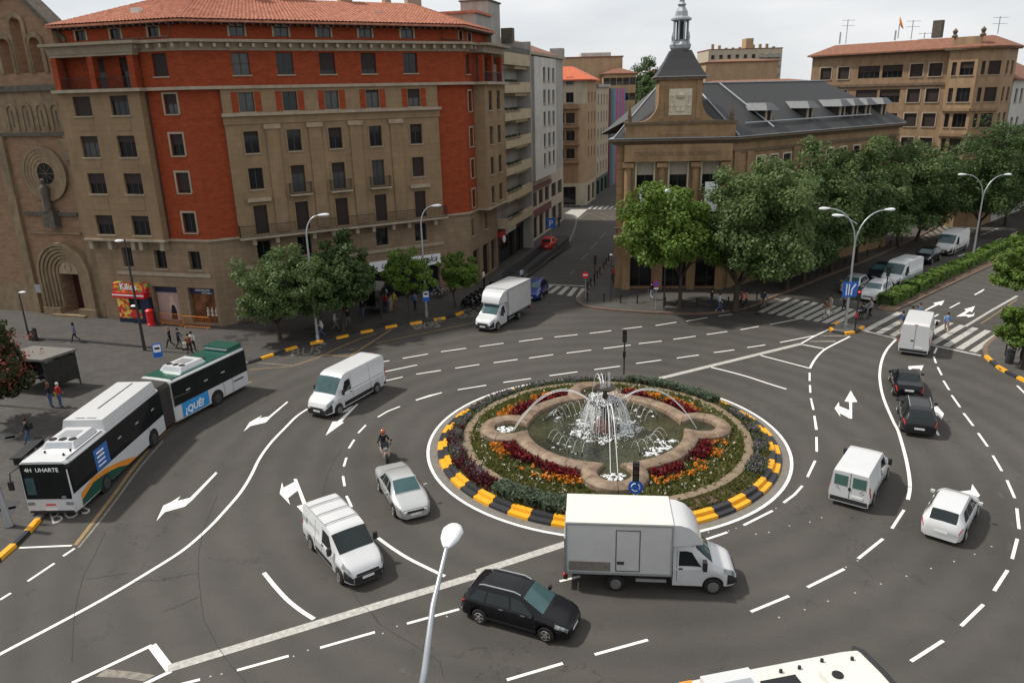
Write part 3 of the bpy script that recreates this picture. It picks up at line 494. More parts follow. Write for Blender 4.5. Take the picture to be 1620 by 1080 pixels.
# median with hedge, traffic island
med = [G(1388, 489), G(1400, 493), G(1416, 493), G(1520, 443.5), G(1620, 397), G(1760, 335), G(1745, 328), G(1600, 383), G(1500, 427), G(1400, 476)]
mo = struct(MB().prism([(q.x, q.y) for q in med], -0.05, 0.13, bottom=False).build('median', M['kerb_red']), 'kerbed planting strip between the two carriageways')
inner = offset_path([(q.x, q.y) for q in med], -0.22, True)
MB().prism(inner, 0.1, 0.17, bottom=False).build('soil_bed', M['soil'], mo)
struct(MB().prism([(q.x, q.y) for q in (G(1327, 512), G(1365, 517), G(1388, 503), G(1415, 493.5), G(1388, 490), G(1350, 502))], -0.05, 0.02, bottom=False).build('median_path', M['paving2']), 'flat paved refuge between the crossings')
isl = dense([(1326, 511.5), (1316, 518), (1315, 523), (1322, 527), (1338, 528.5), (1352, 526), (1366, 517)], 4); isl_o = struct(MB().prism([(G(*q).x, G(*q).y) for q in isl], -0.05, 0.12, bottom=False).build('traffic_island', M['kerb']), 'small traffic island at the foot of the tall lamp')
kerb_left_keep = kerb_left; kerb_left = isl_o; striped(isl, 0.95, 1); kerb_left = kerb_left_keep

# plaza step and drain covers
struct(kerb_run([(57, 538), (130, 542), (245, 553)], 0.35, 'kb', 'step', 0.22), 'low dark step across the square')
for px, py in ((10, 690), (22, 693), (395, 530), (365, 533), (383, 538), (421, 528), (12, 800), (5, 810), (490, 520), (610, 512), (712, 497)):
 c = G(px, py, PAVE_H); MB().box(-0.5, 0.5, -0.45, 0.45, 0, 0.004).build('tree_grate', M['dark_metal'], road, (c.x, c.y, PAVE_H + 0.001), 0.4)

# ------------------------------------------------------------------ roundabout island with its kerb ring and planting
RC0 = Vector((5.22, 39.95, 0)); RR = 10.28
isle = empty('roundabout_island', RC0); struct(isle, 'round planted island with a black and yellow kerb')
def disc(r0, r1, z, name, m, parent, n=96, loc=(0, 0, 0)):
 mb = MB(); mb.v = [(r0 * math.cos(2 * math.pi * k / n), r0 * math.sin(2 * math.pi * k / n), z) for k in range(n)] + [(r1 * math.cos(2 * math.pi * k / n), r1 * math.sin(2 * math.pi * k / n), z) for k in range(n)]
 for k in range(n): mb.f.append((k, (k + 1) % n, n + (k + 1) % n, n + k))
 return mb.build(name, m, parent, loc)
disc(RR - 0.17, RR, 0.004, 'edge_line', M['paint'], isle); disc(RR - 0.62, RR - 0.19, 0.006, 'gutter', M['kerb'], isle)
NB = 52; blk = []
for c in ('ky', 'kb'):
 m = MB(); da = math.pi / NB - 0.0012; pr = [(RR - 0.62, 0), (RR - 0.64, 0.15), (RR - 0.92, 0.17), (RR - 0.96, 0.33), (RR - 1.22, 0.35), (RR - 1.3, 0.2)]; n = len(pr); ks = 4
 for j in range(ks + 1):
  an = -da + 2 * da * j / ks; m.v += [(r * math.cos(an), r * math.sin(an), z) for r, z in pr]
 for j in range(ks):
  for q in range(n - 1): m.f.append((j * n + q, j * n + q + 1, (j + 1) * n + q + 1, (j + 1) * n + q))
 m.f += [tuple(range(n)), tuple(ks * n + q for q in range(n - 1, -1, -1))]; mm = m.mesh('kerb_block'); m.fix(mm); mm.materials.append(M[c]); blk.append(mm)
for k in range(NB): ob('kerb_block', blk[k % 2], None, isle, (0, 0, 0), 2 * math.pi * (k + 0.3) / NB)
prof = [(9.05, 0.18), (8.9, 0.30), (8.2, 0.42)]; MB().lathe([(0, 0.2)] + prof[::-1] + [(0, 0.18)], 72).build('soil_bed', M['soil'], isle, smooth=40)
bedi = MB().lathe([(0.0, 0.36), (4.6, 0.37), (5.6, 0.38), (7.8, 0.42), (7.8, 0.22), (0.0, 0.22)], 72).build('inner_bed', M['lawn'], isle, smooth=40)
NS = 40; sm = MB(); da = math.pi / NS - 0.002; ks = 3
for j in range(ks + 1):
 an = -da + 2 * da * j / ks; sm.v += [(r * math.cos(an), r * math.sin(an), z) for r, z in ((8.2, 0.25), (8.2, 0.52), (7.72, 0.53), (7.72, 0.3))]
for j in range(ks):
 for q in range(3): sm.f.append((j * 4 + q, j * 4 + q + 1, j * 4 + q + 5, j * 4 + q + 4))
sm.f += [(0, 1, 2, 3), tuple(ks * 4 + q for q in (3, 2, 1, 0))]; sme = sm.mesh('ring_stone'); sm.fix(sme); sme.materials.append(mat('ring_stone', (0.20, 0.15, 0.10), 0.8, var=0.25, scale=3))
for k in range(NS): ob('ring_stone', sme, None, isle, (0, 0, rnd.uniform(-0.01, 0.01)), 2 * math.pi * k / NS)
slab = MB().box(-0.42, 0.42, -0.35, 0.35, 0, 0.06).mesh('path_slab'); slab.materials.append(mat('red_slab', (0.12, 0.06, 0.05), 0.8, var=0.2))
for r, a in ((8.5, -68), (8.5, -62), (7.3, -106), (8.45, 30), (7.9, 26), (7.2, 24)): ob('path_slab', slab, None, isle, (r * math.cos(R(a)), r * math.sin(R(a)), 0.36 if r > 8.3 else 0.46), R(a))

# ------------------------------------------------------------------ fountain
fn = tag(empty('fountain', RC0), 'four-lobed sandstone fountain basin with a bronze pedestal and water jets', 'fountain')
D0, r1, r2 = 5.5, 4.8, 1.25; LOB = [0, 90, 176, 268]
al = math.degrees(math.acos((D0 ** 2 + r1 ** 2 - r2 ** 2) / (2 * D0 * r1))); be = math.degrees(math.acos((D0 ** 2 + r2 ** 2 - r1 ** 2) / (2 * D0 * r2)))
path = []
for i, th in enumerate(LOB):
 cx, cy = D0 * math.cos(R(th)), D0 * math.sin(R(th))
 for k in range(17):
  a = R(th - (180 - be) + 2 * (180 - be) * k / 16); path.append((cx + r2 * math.cos(a), cy + r2 * math.sin(a)))
 nx = LOB[(i + 1) % 4] + (360 if i == 3 else 0)
 for k in range(1, 16):
  a = R(th + al + (nx - th - 2 * al) * k / 16); path.append((r1 * math.cos(a), r1 * math.sin(a)))
cpr = [(0.42, 0.25), (0.50, 0.62), (0.46, 0.82), (0.32, 0.95), (0.10, 1.0), (-0.16, 0.98), (-0.34, 0.88), (-0.40, 0.70), (-0.38, 0.3)]
rings = [[(q[0], q[1], z) for q in offset_path(path, o, True)] for o, z in cpr]; npth = len(path); kp = len(cpr)
cuts = list(range(0, npth, 4)) + [npth]
for s in range(len(cuts) - 1):
 m = MB(); idx = [i % npth for i in range(cuts[s], cuts[s + 1] + 1)]
 for j, i in enumerate(idx):
  t = 0.006 if j == 0 else (-0.006 if j == len(idx) - 1 else 0)
  i2 = idx[1] if j == 0 else (idx[-2] if j == len(idx) - 1 else i)
  for a in range(kp): p, q = Vector(rings[a][i]), Vector(rings[a][i2]); m.v.append(tuple(p + (q - p) * abs(t) * 6))
 for j in range(len(idx) - 1):
  for a in range(kp): b = (a + 1) % kp; m.f.append((j * kp + a, j * kp + b, (j + 1) * kp + b, (j + 1) * kp + a))
 m.f += [tuple(range(kp)), tuple((len(idx) - 1) * kp + a for a in range(kp - 1, -1, -1))]
 m.build('coping_stone', M['coping'] if 'coping' in M else M.setdefault('coping', mat('coping_stone', (0.205, 0.132, 0.082), 0.6, var=0.3, scale=2.2, col2=(0.32, 0.235, 0.165), stain=0.4)), fn, smooth=35)
wm = bpy.data.materials.new('pool_water'); wm.use_nodes = True; t = wm.node_tree; b = t.nodes['Principled BSDF']; b.inputs['Roughness'].default_value = 0.06; b.inputs['Specular IOR Level'].default_value = 0.3
tcw = t.nodes.new('ShaderNodeTexCoord'); nw = t.nodes.new('ShaderNodeTexNoise'); nw.inputs['Scale'].default_value = 0.7; nw.inputs['Detail'].default_value = 4; t.links.new(tcw.outputs['Object'], nw.inputs['Vector'])
cw = t.nodes.new('ShaderNodeValToRGB'); cw.color_ramp.elements[0].position = 0.35; cw.color_ramp.elements[1].position = 0.65; cw.color_ramp.elements[0].color = (0.018, 0.020, 0.011, 1); cw.color_ramp.elements[1].color = (0.060, 0.062, 0.026, 1); t.links.new(nw.outputs[0], cw.inputs[0]); t.links.new(cw.outputs[0], b.inputs['Base Color'])
n9 = t.nodes.new('ShaderNodeTexNoise'); n9.inputs['Scale'].default_value = 4.0; n9.inputs['Detail'].default_value = 5; n9.inputs['Distortion'].default_value = 1.2; t.links.new(tcw.outputs['Object'], n9.inputs['Vector']); bw = t.nodes.new('ShaderNodeBump'); bw.inputs['Strength'].default_value = 1.0; bw.inputs['Distance'].default_value = 0.3; t.links.new(n9.outputs[0], bw.inputs['Height']); t.links.new(bw.outputs[0], b.inputs['Normal'])
MB().p(*[(q[0], q[1], 0.68) for q in path]).build('water', wm, fn)
fm = mat('foam', (0.78, 0.80, 0.79), 0.7, var=0.15, scale=9, bump=0.6, bscale=18)
t = fm.node_tree; nf = t.nodes.new('ShaderNodeTexNoise'); nf.inputs['Scale'].default_value = 5.5; nf.inputs['Detail'].default_value = 6; t.links.new(t.nodes['Texture Coordinate'].outputs['Object'], nf.inputs['Vector']); rf = t.nodes.new('ShaderNodeValToRGB'); rf.color_ramp.elements[0].position = 0.42; rf.color_ramp.elements[1].position = 0.58; t.links.new(nf.outputs[0], rf.inputs[0]); t.links.new(rf.outputs[0], t.nodes['Principled BSDF'].inputs['Alpha'])

def blob(cx, cy, rx, ry, n, seed, z=0.686, h=0.05):
 r = random.Random(seed); ph = [r.uniform(0, 6.3) for _ in range(4)]; m = MB(); pts = []
 for k in range(n):
  a = 2 * math.pi * k / n; f = 1 + 0.16 * math.sin(3 * a + ph[0]) + 0.12 * math.sin(5 * a + ph[1]) + 0.10 * math.sin(9 * a + ph[2]); pts.append((cx + rx * f * math.cos(a), cy + ry * f * math.sin(a)))
 m.v = [(p[0], p[1], z) for p in pts] + [(cx + (p[0] - cx) * 0.8, cy + (p[1] - cy) * 0.8, z + h) for p in pts] + [(cx, cy, z + h * 1.2)]
 for k in range(n): j = (k + 1) % n; m.f += [(k, j, n + j, n + k), (n + k, n + j, 2 * n)]
 return m
for cx, cy, rx, ry, sd in ((-5.75, 0.45, 0.5, 0.45, 1), (-0.25, -5.6, 0.6, 0.42, 2), (0.1, 5.2, 0.5, 0.5, 3)): blob(cx, cy, rx, ry, 26, sd).build('foam', fm, fn, smooth=50)
for k in range(64):                                     # broken foam where jets land
 a = rnd.uniform(0, 6.28); g = rnd.random()
 if k < 20: r = rnd.uniform(0.9, 2.0); s = rnd.uniform(0.1, 0.32)
 else: r = rnd.uniform(2.8, 4.0); a = R(rnd.choice((38, 142, 222, 318)) + rnd.uniform(-16, 16)); s = rnd.uniform(0.04, 0.12)
 blob(r * math.cos(a), r * math.sin(a), s, s * rnd.uniform(0.5, 1.1), 12, k + 10, h=0.04).build('foam', fm, fn, smooth=50)
for k in range(9):
 a = R(-58 + k * 4); r = 3.75 + 0.25 * math.sin(k * 1.7); blob(r * math.cos(a), r * math.sin(a), rnd.uniform(0.22, 0.4), rnd.uniform(0.15, 0.25), 16, k + 90).build('foam', fm, fn, smooth=50)
brz = mat('bronze', (0.055, 0.042, 0.032), 0.5, 0.4, var=0.3, scale=5); rockm = mat('wet_rock', (0.13, 0.06, 0.04), 0.35, var=0.3, scale=4)
MB().lathe([(0.62, 0.7), (0.66, 1.0), (0.5, 1.4), (0.34, 1.65)], 14).build('pedestal_foot', rockm, fn, smooth=50)
MB().lathe([(0.30, 1.6), (0.22, 1.9), (0.16, 2.2), (0.24, 2.5), (0.4, 2.62)], 14).build('pedestal', brz, fn, smooth=50)
MB().lathe([(0.2, 2.55), (0.6, 2.66), (1.0, 2.86), (1.08, 2.98), (1.02, 2.98), (0.9, 2.92), (0.2, 2.82)], 28).build('lower_bowl', brz, fn, smooth=50)
MB().lathe([(0.2, 2.8), (0.13, 3.1), (0.22, 3.35), (0.12, 3.55), (0.1, 3.75)], 12).build('upper_stem', brz, fn, smooth=50)
MB().lathe([(0.1, 3.7), (0.4, 3.78), (0.68, 3.93), (0.72, 4.02), (0.66, 4.02), (0.55, 3.97), (0.1, 3.9)], 24).build('upper_bowl', brz, fn, smooth=50)
jm = bpy.data.materials.new('falling_water'); jm.use_nodes = True; t = jm.node_tree; b = t.nodes['Principled BSDF']; b.inputs['Base Color'].default_value = (0.85, 0.87, 0.88, 1); b.inputs['Roughness'].default_value = 0.4
tcw = t.nodes.new('ShaderNodeTexCoord'); mpw = t.nodes.new('ShaderNodeMapping'); mpw.inputs['Scale'].default_value = (9, 9, 0.9); nw = t.nodes.new('ShaderNodeTexNoise'); nw.inputs['Scale'].default_value = 2; nw.inputs['Detail'].default_value = 3; t.links.new(tcw.outputs['Object'], mpw.inputs[0]); t.links.new(mpw.outputs[0], nw.inputs['Vector'])
cw = t.nodes.new('ShaderNodeValToRGB'); cw.color_ramp.elements[0].position = 0.5; cw.color_ramp.elements[1].position = 0.68; cw.color_ramp.elements[1].color = (0.75, 0.75, 0.75, 1); t.links.new(nw.outputs[0], cw.inputs[0]); t.links.new(cw.outputs[0], b.inputs['Alpha'])
spray = mat('spray', (0.84, 0.86, 0.87), 0.5, var=0.0)
rj = np.random.RandomState(4)

def drops(name, P, s0, s1):
 n = len(P); nn = rj.normal(0, 1, (n, 3)); nn /= np.linalg.norm(nn, axis=1)[:, None]; t1 = np.cross(nn, rj.normal(0, 1, (n, 3))); t1 /= np.linalg.norm(t1, axis=1)[:, None]; t2 = np.cross(nn, t1); q = rj.uniform(s0, s1, (n, 1))
 o = ob(name, quads(name, np.stack([P - t1 * q, P + t2 * q, P + t1 * q, P - t2 * q], 1).reshape(-1, 3), spray), None, fn); o['kind'] = 'stuff'
# threads falling from the lower bowl, drops bursting round them and a ring of splashes
n = 120; a = rj.uniform(0, 6.283, n); m = MB()
for k in range(n):
 r0 = rj.uniform(0.85, 1.22); v = rj.uniform(0.05, 0.75); zs = rj.uniform(2.75, 3.15); c_, s_ = math.cos(a[k]), math.sin(a[k]); z1 = rj.uniform(0.88, 1.6); tt = np.linspace(0, 1, 5)
 pts = [((r0 + v * t) * c_, (r0 + v * t) * s_, zs - (zs - z1) * t * (0.35 + 0.65 * t)) for t in tt]; m.tube(pts, [0.006, 0.010, 0.012, 0.010, 0.006], 3, False)
o = m.build('falling_water', spray, fn, fix=False); o['kind'] = 'stuff'
n = 1700; a = rj.uniform(0, 6.283, n); t = rj.uniform(0, 1, n) ** 0.7; rr = 0.7 + 1.0 * t + rj.normal(0, 0.22, n); zz_ = 3.15 - 2.25 * t * t + rj.normal(0, 0.16, n); drops('spray', np.c_[rr * np.cos(a), rr * np.sin(a), np.maximum(0.9, zz_)], 0.008, 0.028)
n = 1500; a = rj.uniform(0, 6.283, n); rr = np.abs(rj.normal(1.5, 0.35, n)); drops('splash', np.c_[rr * np.cos(a), rr * np.sin(a), 0.88 + np.abs(rj.normal(0, 0.22, n))], 0.012, 0.04)
n = 900; a = rj.uniform(0, 6.283, n); rr = np.abs(rj.normal(0.6, 0.4, n)); drops('foam_head', np.c_[rr * np.cos(a), rr * np.sin(a), 2.98 + np.abs(rj.normal(0, 0.14, n))], 0.02, 0.06)
for k in range(26): a = rj.uniform(0, 6.28); r = rj.uniform(1.1, 1.9); blob(r * math.cos(a), r * math.sin(a), rj.uniform(0.12, 0.3), rj.uniform(0.1, 0.25), 14, 300 + k, h=0.06).build('foam', fm, fn, smooth=50)

def jet(p0, p1, peak, rad, n=14, name='water_jet'):
 pts = []
 for k in range(n + 1):
  t = k / n; q = Vector(p0).lerp(Vector(p1), t); z0, z1 = p0[2], p1[2]; q.z = z0 + (z1 - z0) * t + 4 * peak * t * (1 - t); pts.append(q)
 return MB().tube(pts, rad, 5).build(name, spray, fn, smooth=60)
for th in LOB:
 for o in (-4.0, 4.0):
  a = R(th + o); s = 0.9; jet((s * 0.8 * math.cos(a), s * 0.8 * math.sin(a), 2.55), (5.25 * math.cos(R(th) + R(o) * 0.5), 5.25 * math.sin(R(th) + R(o) * 0.5), 0.88), 1.5, 0.018)
for k in range(7): jet((-0.25 + 0.08 * k, 0.04 * k - 0.12, 3.5), (-0.33 + 0.1 * k, 0.06 * k - 0.2, 3.45), rnd.uniform(0.4, 1.0), 0.008, 8)
noz = MB().lathe([(0.03, 0.8), (0.03, 1.0), (0.02, 1.02)], 6).mesh('nozzle'); noz.materials.append(M['iron'])
for th in (45, 135, 222, 315):
 for k in range(11):
  a = R(th + (k - 5) * 4.2); r = 3.6; ob('nozzle', noz, None, fn, (r * math.cos(a), r * math.sin(a), 0.03))
  if k % 2 == 0: jet((r * math.cos(a), r * math.sin(a), 1.05), ((r - 0.9) * math.cos(a), (r - 0.9) * math.sin(a), 0.87), 0.55, 0.007, 7)

def flowers(name, region, n, label, cat, stem, head, hs, hgt, seed, zb=0.38, patchy=0.0):
 r = random.Random(seed); pts = []
 while len(pts) < n:
  q = region(r)
  if q and patchy and (math.sin(q[0] * 2.3 + seed) + math.sin(q[1] * 2.9 + 2 * seed) + math.sin((q[0] + q[1]) * 4.1 + seed)) < r.uniform(-1.6, patchy): continue
  if q: pts.append((q[0], q[1], zb if math.hypot(q[0], q[1]) < 7.8 else 0.30 + (8.9 - math.hypot(q[0], q[1])) * 0.17))
 o = ob(name, tufts(name, pts, label, cat, stem, 0.10, hgt, 3, seed), None, None, RC0); tag(o, label, cat, kind='stuff')
 if head:
  P = np.array(pts); rr = np.random.RandomState(seed + 1); k = 3; B = np.repeat(P, k, 0); B[:, :2] += rr.normal(0, 0.06, (len(B), 2)); B[:, 2] += hgt * rr.uniform(0.7, 1.15, len(B)); nq = rr.normal(0, 1, (len(B), 3)); nq[:, 2] = abs(nq[:, 2]) + 0.4; nq /= np.linalg.norm(nq, axis=1)[:, None]
  t1 = np.cross(nq, rr.normal(0, 1, (len(B), 3))); t1 /= np.linalg.norm(t1, axis=1)[:, None]; t2 = np.cross(nq, t1); s = (hs * rr.uniform(0.6, 1.2, len(B)))[:, None]
  V = np.stack([B - t1 * s, B + t2 * s, B + t1 * s, B - t2 * s], 1).reshape(-1, 3); h = ob('blossom', quads('blossom', V, head), None, o); h['kind'] = 'stuff'
 return o

def off_lobes(x, y, pad=1.85):
 if math.hypot(x, y) < 5.38: return False
 return all(math.hypot(x - D0 * math.cos(R(t)), y - D0 * math.sin(R(t))) > pad for t in LOB)

def sector(r0, r1, arcs, pad=1.85):
 def f(r):
  a0, a1 = r.choice(arcs); a = R(r.uniform(a0, a1)); q = r.uniform(r0, r1); x, y = q * math.cos(a), q * math.sin(a)
  return (x, y) if q > 7.75 or off_lobes(x, y, pad) else None
 return f
gstem = leaf_mat('weed_leaves', (0.075, 0.10, 0.02), (0.22, 0.21, 0.075), 1.2); gdk = leaf_mat('shrub_leaves', (0.025, 0.045, 0.015), (0.07, 0.10, 0.04), 1.5); rosm = leaf_mat('grey_shrub_leaves', (0.055, 0.08, 0.05), (0.15, 0.19, 0.12), 1.5); maro = leaf_mat('maroon_leaves', (0.05, 0.008, 0.014), (0.13, 0.025, 0.03), 1.5); crim = leaf_mat('crimson_petals', (0.10, 0.003, 0.006), (0.25, 0.010, 0.014), 2); oran = leaf_mat('orange_petals', (0.60, 0.16, 0.008), (0.85, 0.30, 0.02), 2); lilac = leaf_mat('lilac_petals', (0.20, 0.12, 0.20), (0.34, 0.24, 0.34), 2); palef = leaf_mat('pale_petals', (0.5, 0.45, 0.35), (0.7, 0.66, 0.55), 2)
for o in fn.children:
 if o.name.split('.')[0] in ('pedestal', 'lower_bowl', 'upper_stem', 'upper_bowl', 'falling_water', 'spray', 'foam_head'): o.scale = (0.86, 0.86, 0.84); o.location.z = 0.86 * 0.16 - 0.15
 elif o.name.split('.')[0] in ('splash', 'nozzle', 'water_jet', 'pedestal_foot'): o.location.z -= 0.17
ARC4 = [(14, 76), (104, 162), (190, 254), (282, 346)]
flowers('meadow', sector(5.25, 7.7, [(0, 360)], 1.6), 7000, 'green weedy meadow between the basin and the stone ring', 'meadow', gstem, None, 0.05, 0.24, 1)
flowers('meadow_bloom', sector(5.4, 7.7, [(0, 360)], 1.7), 260, 'scattered pale blooms in the weedy meadow', 'flowers', gstem, palef, 0.06, 0.3, 21)
flowers('crimson_flowers', sector(5.45, 6.1, ARC4, 1.9), 720, 'crimson flowers along the outside of the fountain basin', 'flowers', maro, crim, 0.085, 0.5, 2, patchy=0.6)
flowers('orange_flowers', sector(5.95, 6.75, [(20, 45), (50, 72), (112, 130), (136, 158), (192, 208), (222, 252), (286, 318), (326, 345)]), 620, 'orange flowers outside the crimson band on the island', 'flowers', gstem, oran, 0.075, 0.36, 3, patchy=0.8)
flowers('lavender', sector(8.25, 8.9, [(60, 128), (128, 175), (175, 215), (-38, 20)]), 1000, 'lilac blooming lavender round the outer bed', 'lavender', rosm, lilac, 0.035, 0.34, 4, patchy=0.9)
flowers('maroon_shrub', sector(8.3, 9.0, [(172, 222), (60, 66)]), 600, 'dark maroon low shrubs behind the left kerb of the island', 'shrub', maro, maro, 0.07, 0.34, 5, patchy=0.5)
flowers('rosemary', sector(8.2, 8.95, [(225, 268), (30, 72)]), 1700, 'grey-green rosemary hedge inside the front kerb of the island', 'shrub', rosm, rosm, 0.10, 0.42, 6)
flowers('outer_weeds', sector(8.25, 9.0, [(0, 360)]), 2600, 'sparse weeds on the brown soil of the outer bed', 'weeds', gstem, None, 0.05, 0.16, 7)

# ------------------------------------------------------------------ buildings
_wc = {}

def wmesh(key, fn, m):
 if key not in _wc:
  me = fn().mesh(key[0]); MB().fix(me); me.materials.append(m); _wc[key] = me
 return _wc[key]

class Building:
 def __init__(s, name, label, base, cat='building', group=None):
  s.e = tag(empty(name, base), label, cat, group); s.b = Vector(base)
 def part(s, mb, name, m, A=None, ang=0.0, smooth=None):
  """mesh given in the frame of the facade that starts at A and runs along ang"""
  loc = (Vector((A[0], A[1], 0)) - s.b) if A is not None else -s.b
  return mb.build(name, m, s.e, loc, R(ang), smooth)
 def wall(s, A, ang, u0, u1, z0, z1, m, openings=(), v=0.0, depth=0.28, name='wall', ends=False, thick=0.4):
  """upright wall with real openings and reveals; v shifts it outwards"""
  us = sorted({u0, u1} | {min(max(q, u0), u1) for o in openings for q in o[:2]}); zs = sorted({z0, z1} | {min(max(q, z0), z1) for o in openings for q in o[2:4]})
  mb = MB(); y = -v
  for i in range(len(us) - 1):
   a, b = us[i], us[i + 1]; run = None
   for j in range(len(zs) - 1):
    c, d = zs[j], zs[j + 1]; hole = any(o[0] < (a + b) / 2 < o[1] and o[2] < (c + d) / 2 < o[3] for o in openings)
    if hole:
     if run is not None: mb.p((a, y, run), (b, y, run), (b, y, c), (a, y, c)); run = None
    elif run is None: run = c
   if run is not None: mb.p((a, y, run), (b, y, run), (b, y, zs[-1]), (a, y, zs[-1]))
  for o in openings:
   a, b, c, d = o[:4]; e = y + depth
   mb.p((a, y, c), (b, y, c), (b, e, c), (a, e, c)); mb.p((a, y, d), (a, e, d), (b, e, d), (b, y, d)); mb.p((a, y, c), (a, e, c), (a, e, d), (a, y, d)); mb.p((b, y, c), (b, y, d), (b, e, d), (b, e, c))
  if ends:
   t = y + thick
   mb.p((u0, y, z0), (u0, y, z1), (u0, t, z1), (u0, t, z0)); mb.p((u1, y, z0), (u1, t, z0), (u1, t, z1), (u1, y, z1)); mb.p((u0, y, z1), (u1, y, z1), (u1, t, z1), (u0, t, z1)); mb.p((u0, y, z0), (u0, t, z0), (u1, t, z0), (u1, y, z0))
  o = s.part(mb, name, m, A, ang); return o
 def window(s, A, ang, u0, u1, z0, z1, v=0.0, depth=0.22, blind=0.0, bm='blind', glass='glass', sill=True, surround=None, fm='frame', bars=1, transom=0, name='window'):
  w, h = round(u1 - u0, 2), round(z1 - z0, 2); c = along(A, ang, (u0 + u1) / 2, v - depth, z0); c = c - s.b
  def fr():
   m = MB(); t = 0.055; m.box(-w / 2, -w / 2 + t, -0.05, 0.03, 0, h).box(w / 2 - t, w / 2, -0.05, 0.03, 0, h).box(-w / 2 + t, w / 2 - t, -0.05, 0.03, 0, t).box(-w / 2 + t, w / 2 - t, -0.05, 0.03, h - t, h)
   for k in range(bars): x = -w / 2 + w * (k + 1) / (bars + 1); m.box(x - 0.04, x + 0.04, -0.045, 0.025, t, h - t)
   for k in range(transom): zz = h * (k + 1) / (transom + 1); m.box(-w / 2 + t, w / 2 - t, -0.04, 0.02, zz - 0.025, zz + 0.025)
   return m
  f = ob(name, wmesh((name, w, h, bars, transom, fm), fr, M[fm]), None, s.e, c, R(ang))
  ob('pane', wmesh(('pane', w, h, glass), lambda: MB().p((-w / 2 + 0.03, -0.01, 0.03), (w / 2 - 0.03, -0.01, 0.03), (w / 2 - 0.03, -0.01, h - 0.03), (-w / 2 + 0.03, -0.01, h - 0.03)), M[glass]), None, f)
  if blind > 0.02:
   bh = round(blind * h, 2); ob('blind', wmesh(('blind', w, bh, bm), lambda: MB().box(-w / 2 + 0.01, w / 2 - 0.01, -0.085, -0.055, -bh, -0.005), M[bm]), None, f, (0, 0, h))
  if sill: ob('sill', wmesh(('sill', w, depth), lambda: MB().box(-w / 2 - 0.1, w / 2 + 0.1, -depth - 0.1, -0.06, -0.12, -0.012), M['trim']), None, f)
  if surround:
   def su():
    m = MB(); t = 0.16; y0, y1 = -depth - 0.045, -depth + 0.02
    return m.box(-w / 2 - t, -w / 2 - 0.004, y0, y1, 0, h).box(w / 2 + 0.004, w / 2 + t, y0, y1, 0, h).box(-w / 2 - t, w / 2 + t, y0, y1, h, h + t)
   ob('surround', wmesh(('surround', w, h, surround, depth), su, M[surround]), None, f)
  return f
 def grid(s, A, ang, u0, u1, z0, z1, m, cols, rows, v=0.0, depth=0.25, bl=(0.0, 0.3, 0.5, 1.0), name='wall', extra=(), **kw):
  """wall with windows on cols [(ua, ub)] x rows [(za, zb)]"""
  op = [(a, b, c, d) for a, b in cols for c, d in rows]; s.wall(A, ang, u0, u1, z0, z1, m, op + list(extra), v, depth + 0.04, name)
  for q in op: s.window(A, ang, *q, v=v, depth=depth, blind=rnd.choice(bl), glass=rnd.choice(('glass', 'glass', 'curtain')), **kw)
 def box(s, A, ang, u0, u1, v0, v1, z0, z1, name, m): return s.part(MB().box(u0, u1, -v1, -v0, z0, z1), name, m, A, ang)
 def rail(s, A, ang, u0, u1, v, z, h=1.0, step=0.14, ret=0.0, m='iron', name='railing'):
  mb = MB(); n = max(2, int((u1 - u0) / step))
  for zz in (0.05, h): mb.box(u0, u1, -v - 0.02, -v + 0.02, z + zz - 0.02, z + zz + 0.02)
  for k in range(n + 1): x = u0 + (u1 - u0) * k / n; mb.box(x - 0.011, x + 0.011, -v - 0.011, -v + 0.011, z + 0.07, z + h - 0.02)
  if ret:
   for x in (u0, u1):
    mb.box(x - 0.021, x + 0.021, -v + 0.02, -v + ret, z + h - 0.019, z + h + 0.019); nn = max(1, int(ret / step))
    for k in range(1, nn + 1): y = -v + ret * k / (nn + 0.5); mb.box(x - 0.01, x + 0.01, y - 0.01, y + 0.01, z, z + h - 0.02)
  return s.part(mb, name, M[m], A, ang)

def tile_plane(b, p00, p10, p11, p01, m, name='roof', per=0.34, rows=16, amp=0.07):
 """pantile slope: p00-p10 eave, p01-p11 top; rolls run up the slope, each course steps a little"""
 p00, p10, p11, p01 = (Vector(q) for q in (p00, p10, p11, p01)); nrm = (p10 - p00).cross(p01 - p00).normalized()
 if nrm.z < 0: nrm = -nrm
 n = max(2, int((p10 - p00).length / per)) * 4; mb = MB(); wave = (0.0, 0.75, 1.0, 0.75)
 lev = []
 for r in range(rows): lev += [(r / rows, 0.035), ((r + 1) / rows, 0.0)]
 for t, dz in lev:
  for k in range(n + 1):
   s = k / n; q = (p00.lerp(p10, s)).lerp(p01.lerp(p11, s), t) + nrm * (amp * wave[k % 4] + dz); mb.v.append(tuple(q - b.b))
 w = n + 1
 for r in range(len(lev) - 1):
  for k in range(n): mb.f.append((r * w + k, r * w + k + 1, (r + 1) * w + k + 1, (r + 1) * w + k))
 me = mb.mesh(name); return ob(name, me, m, b.e)

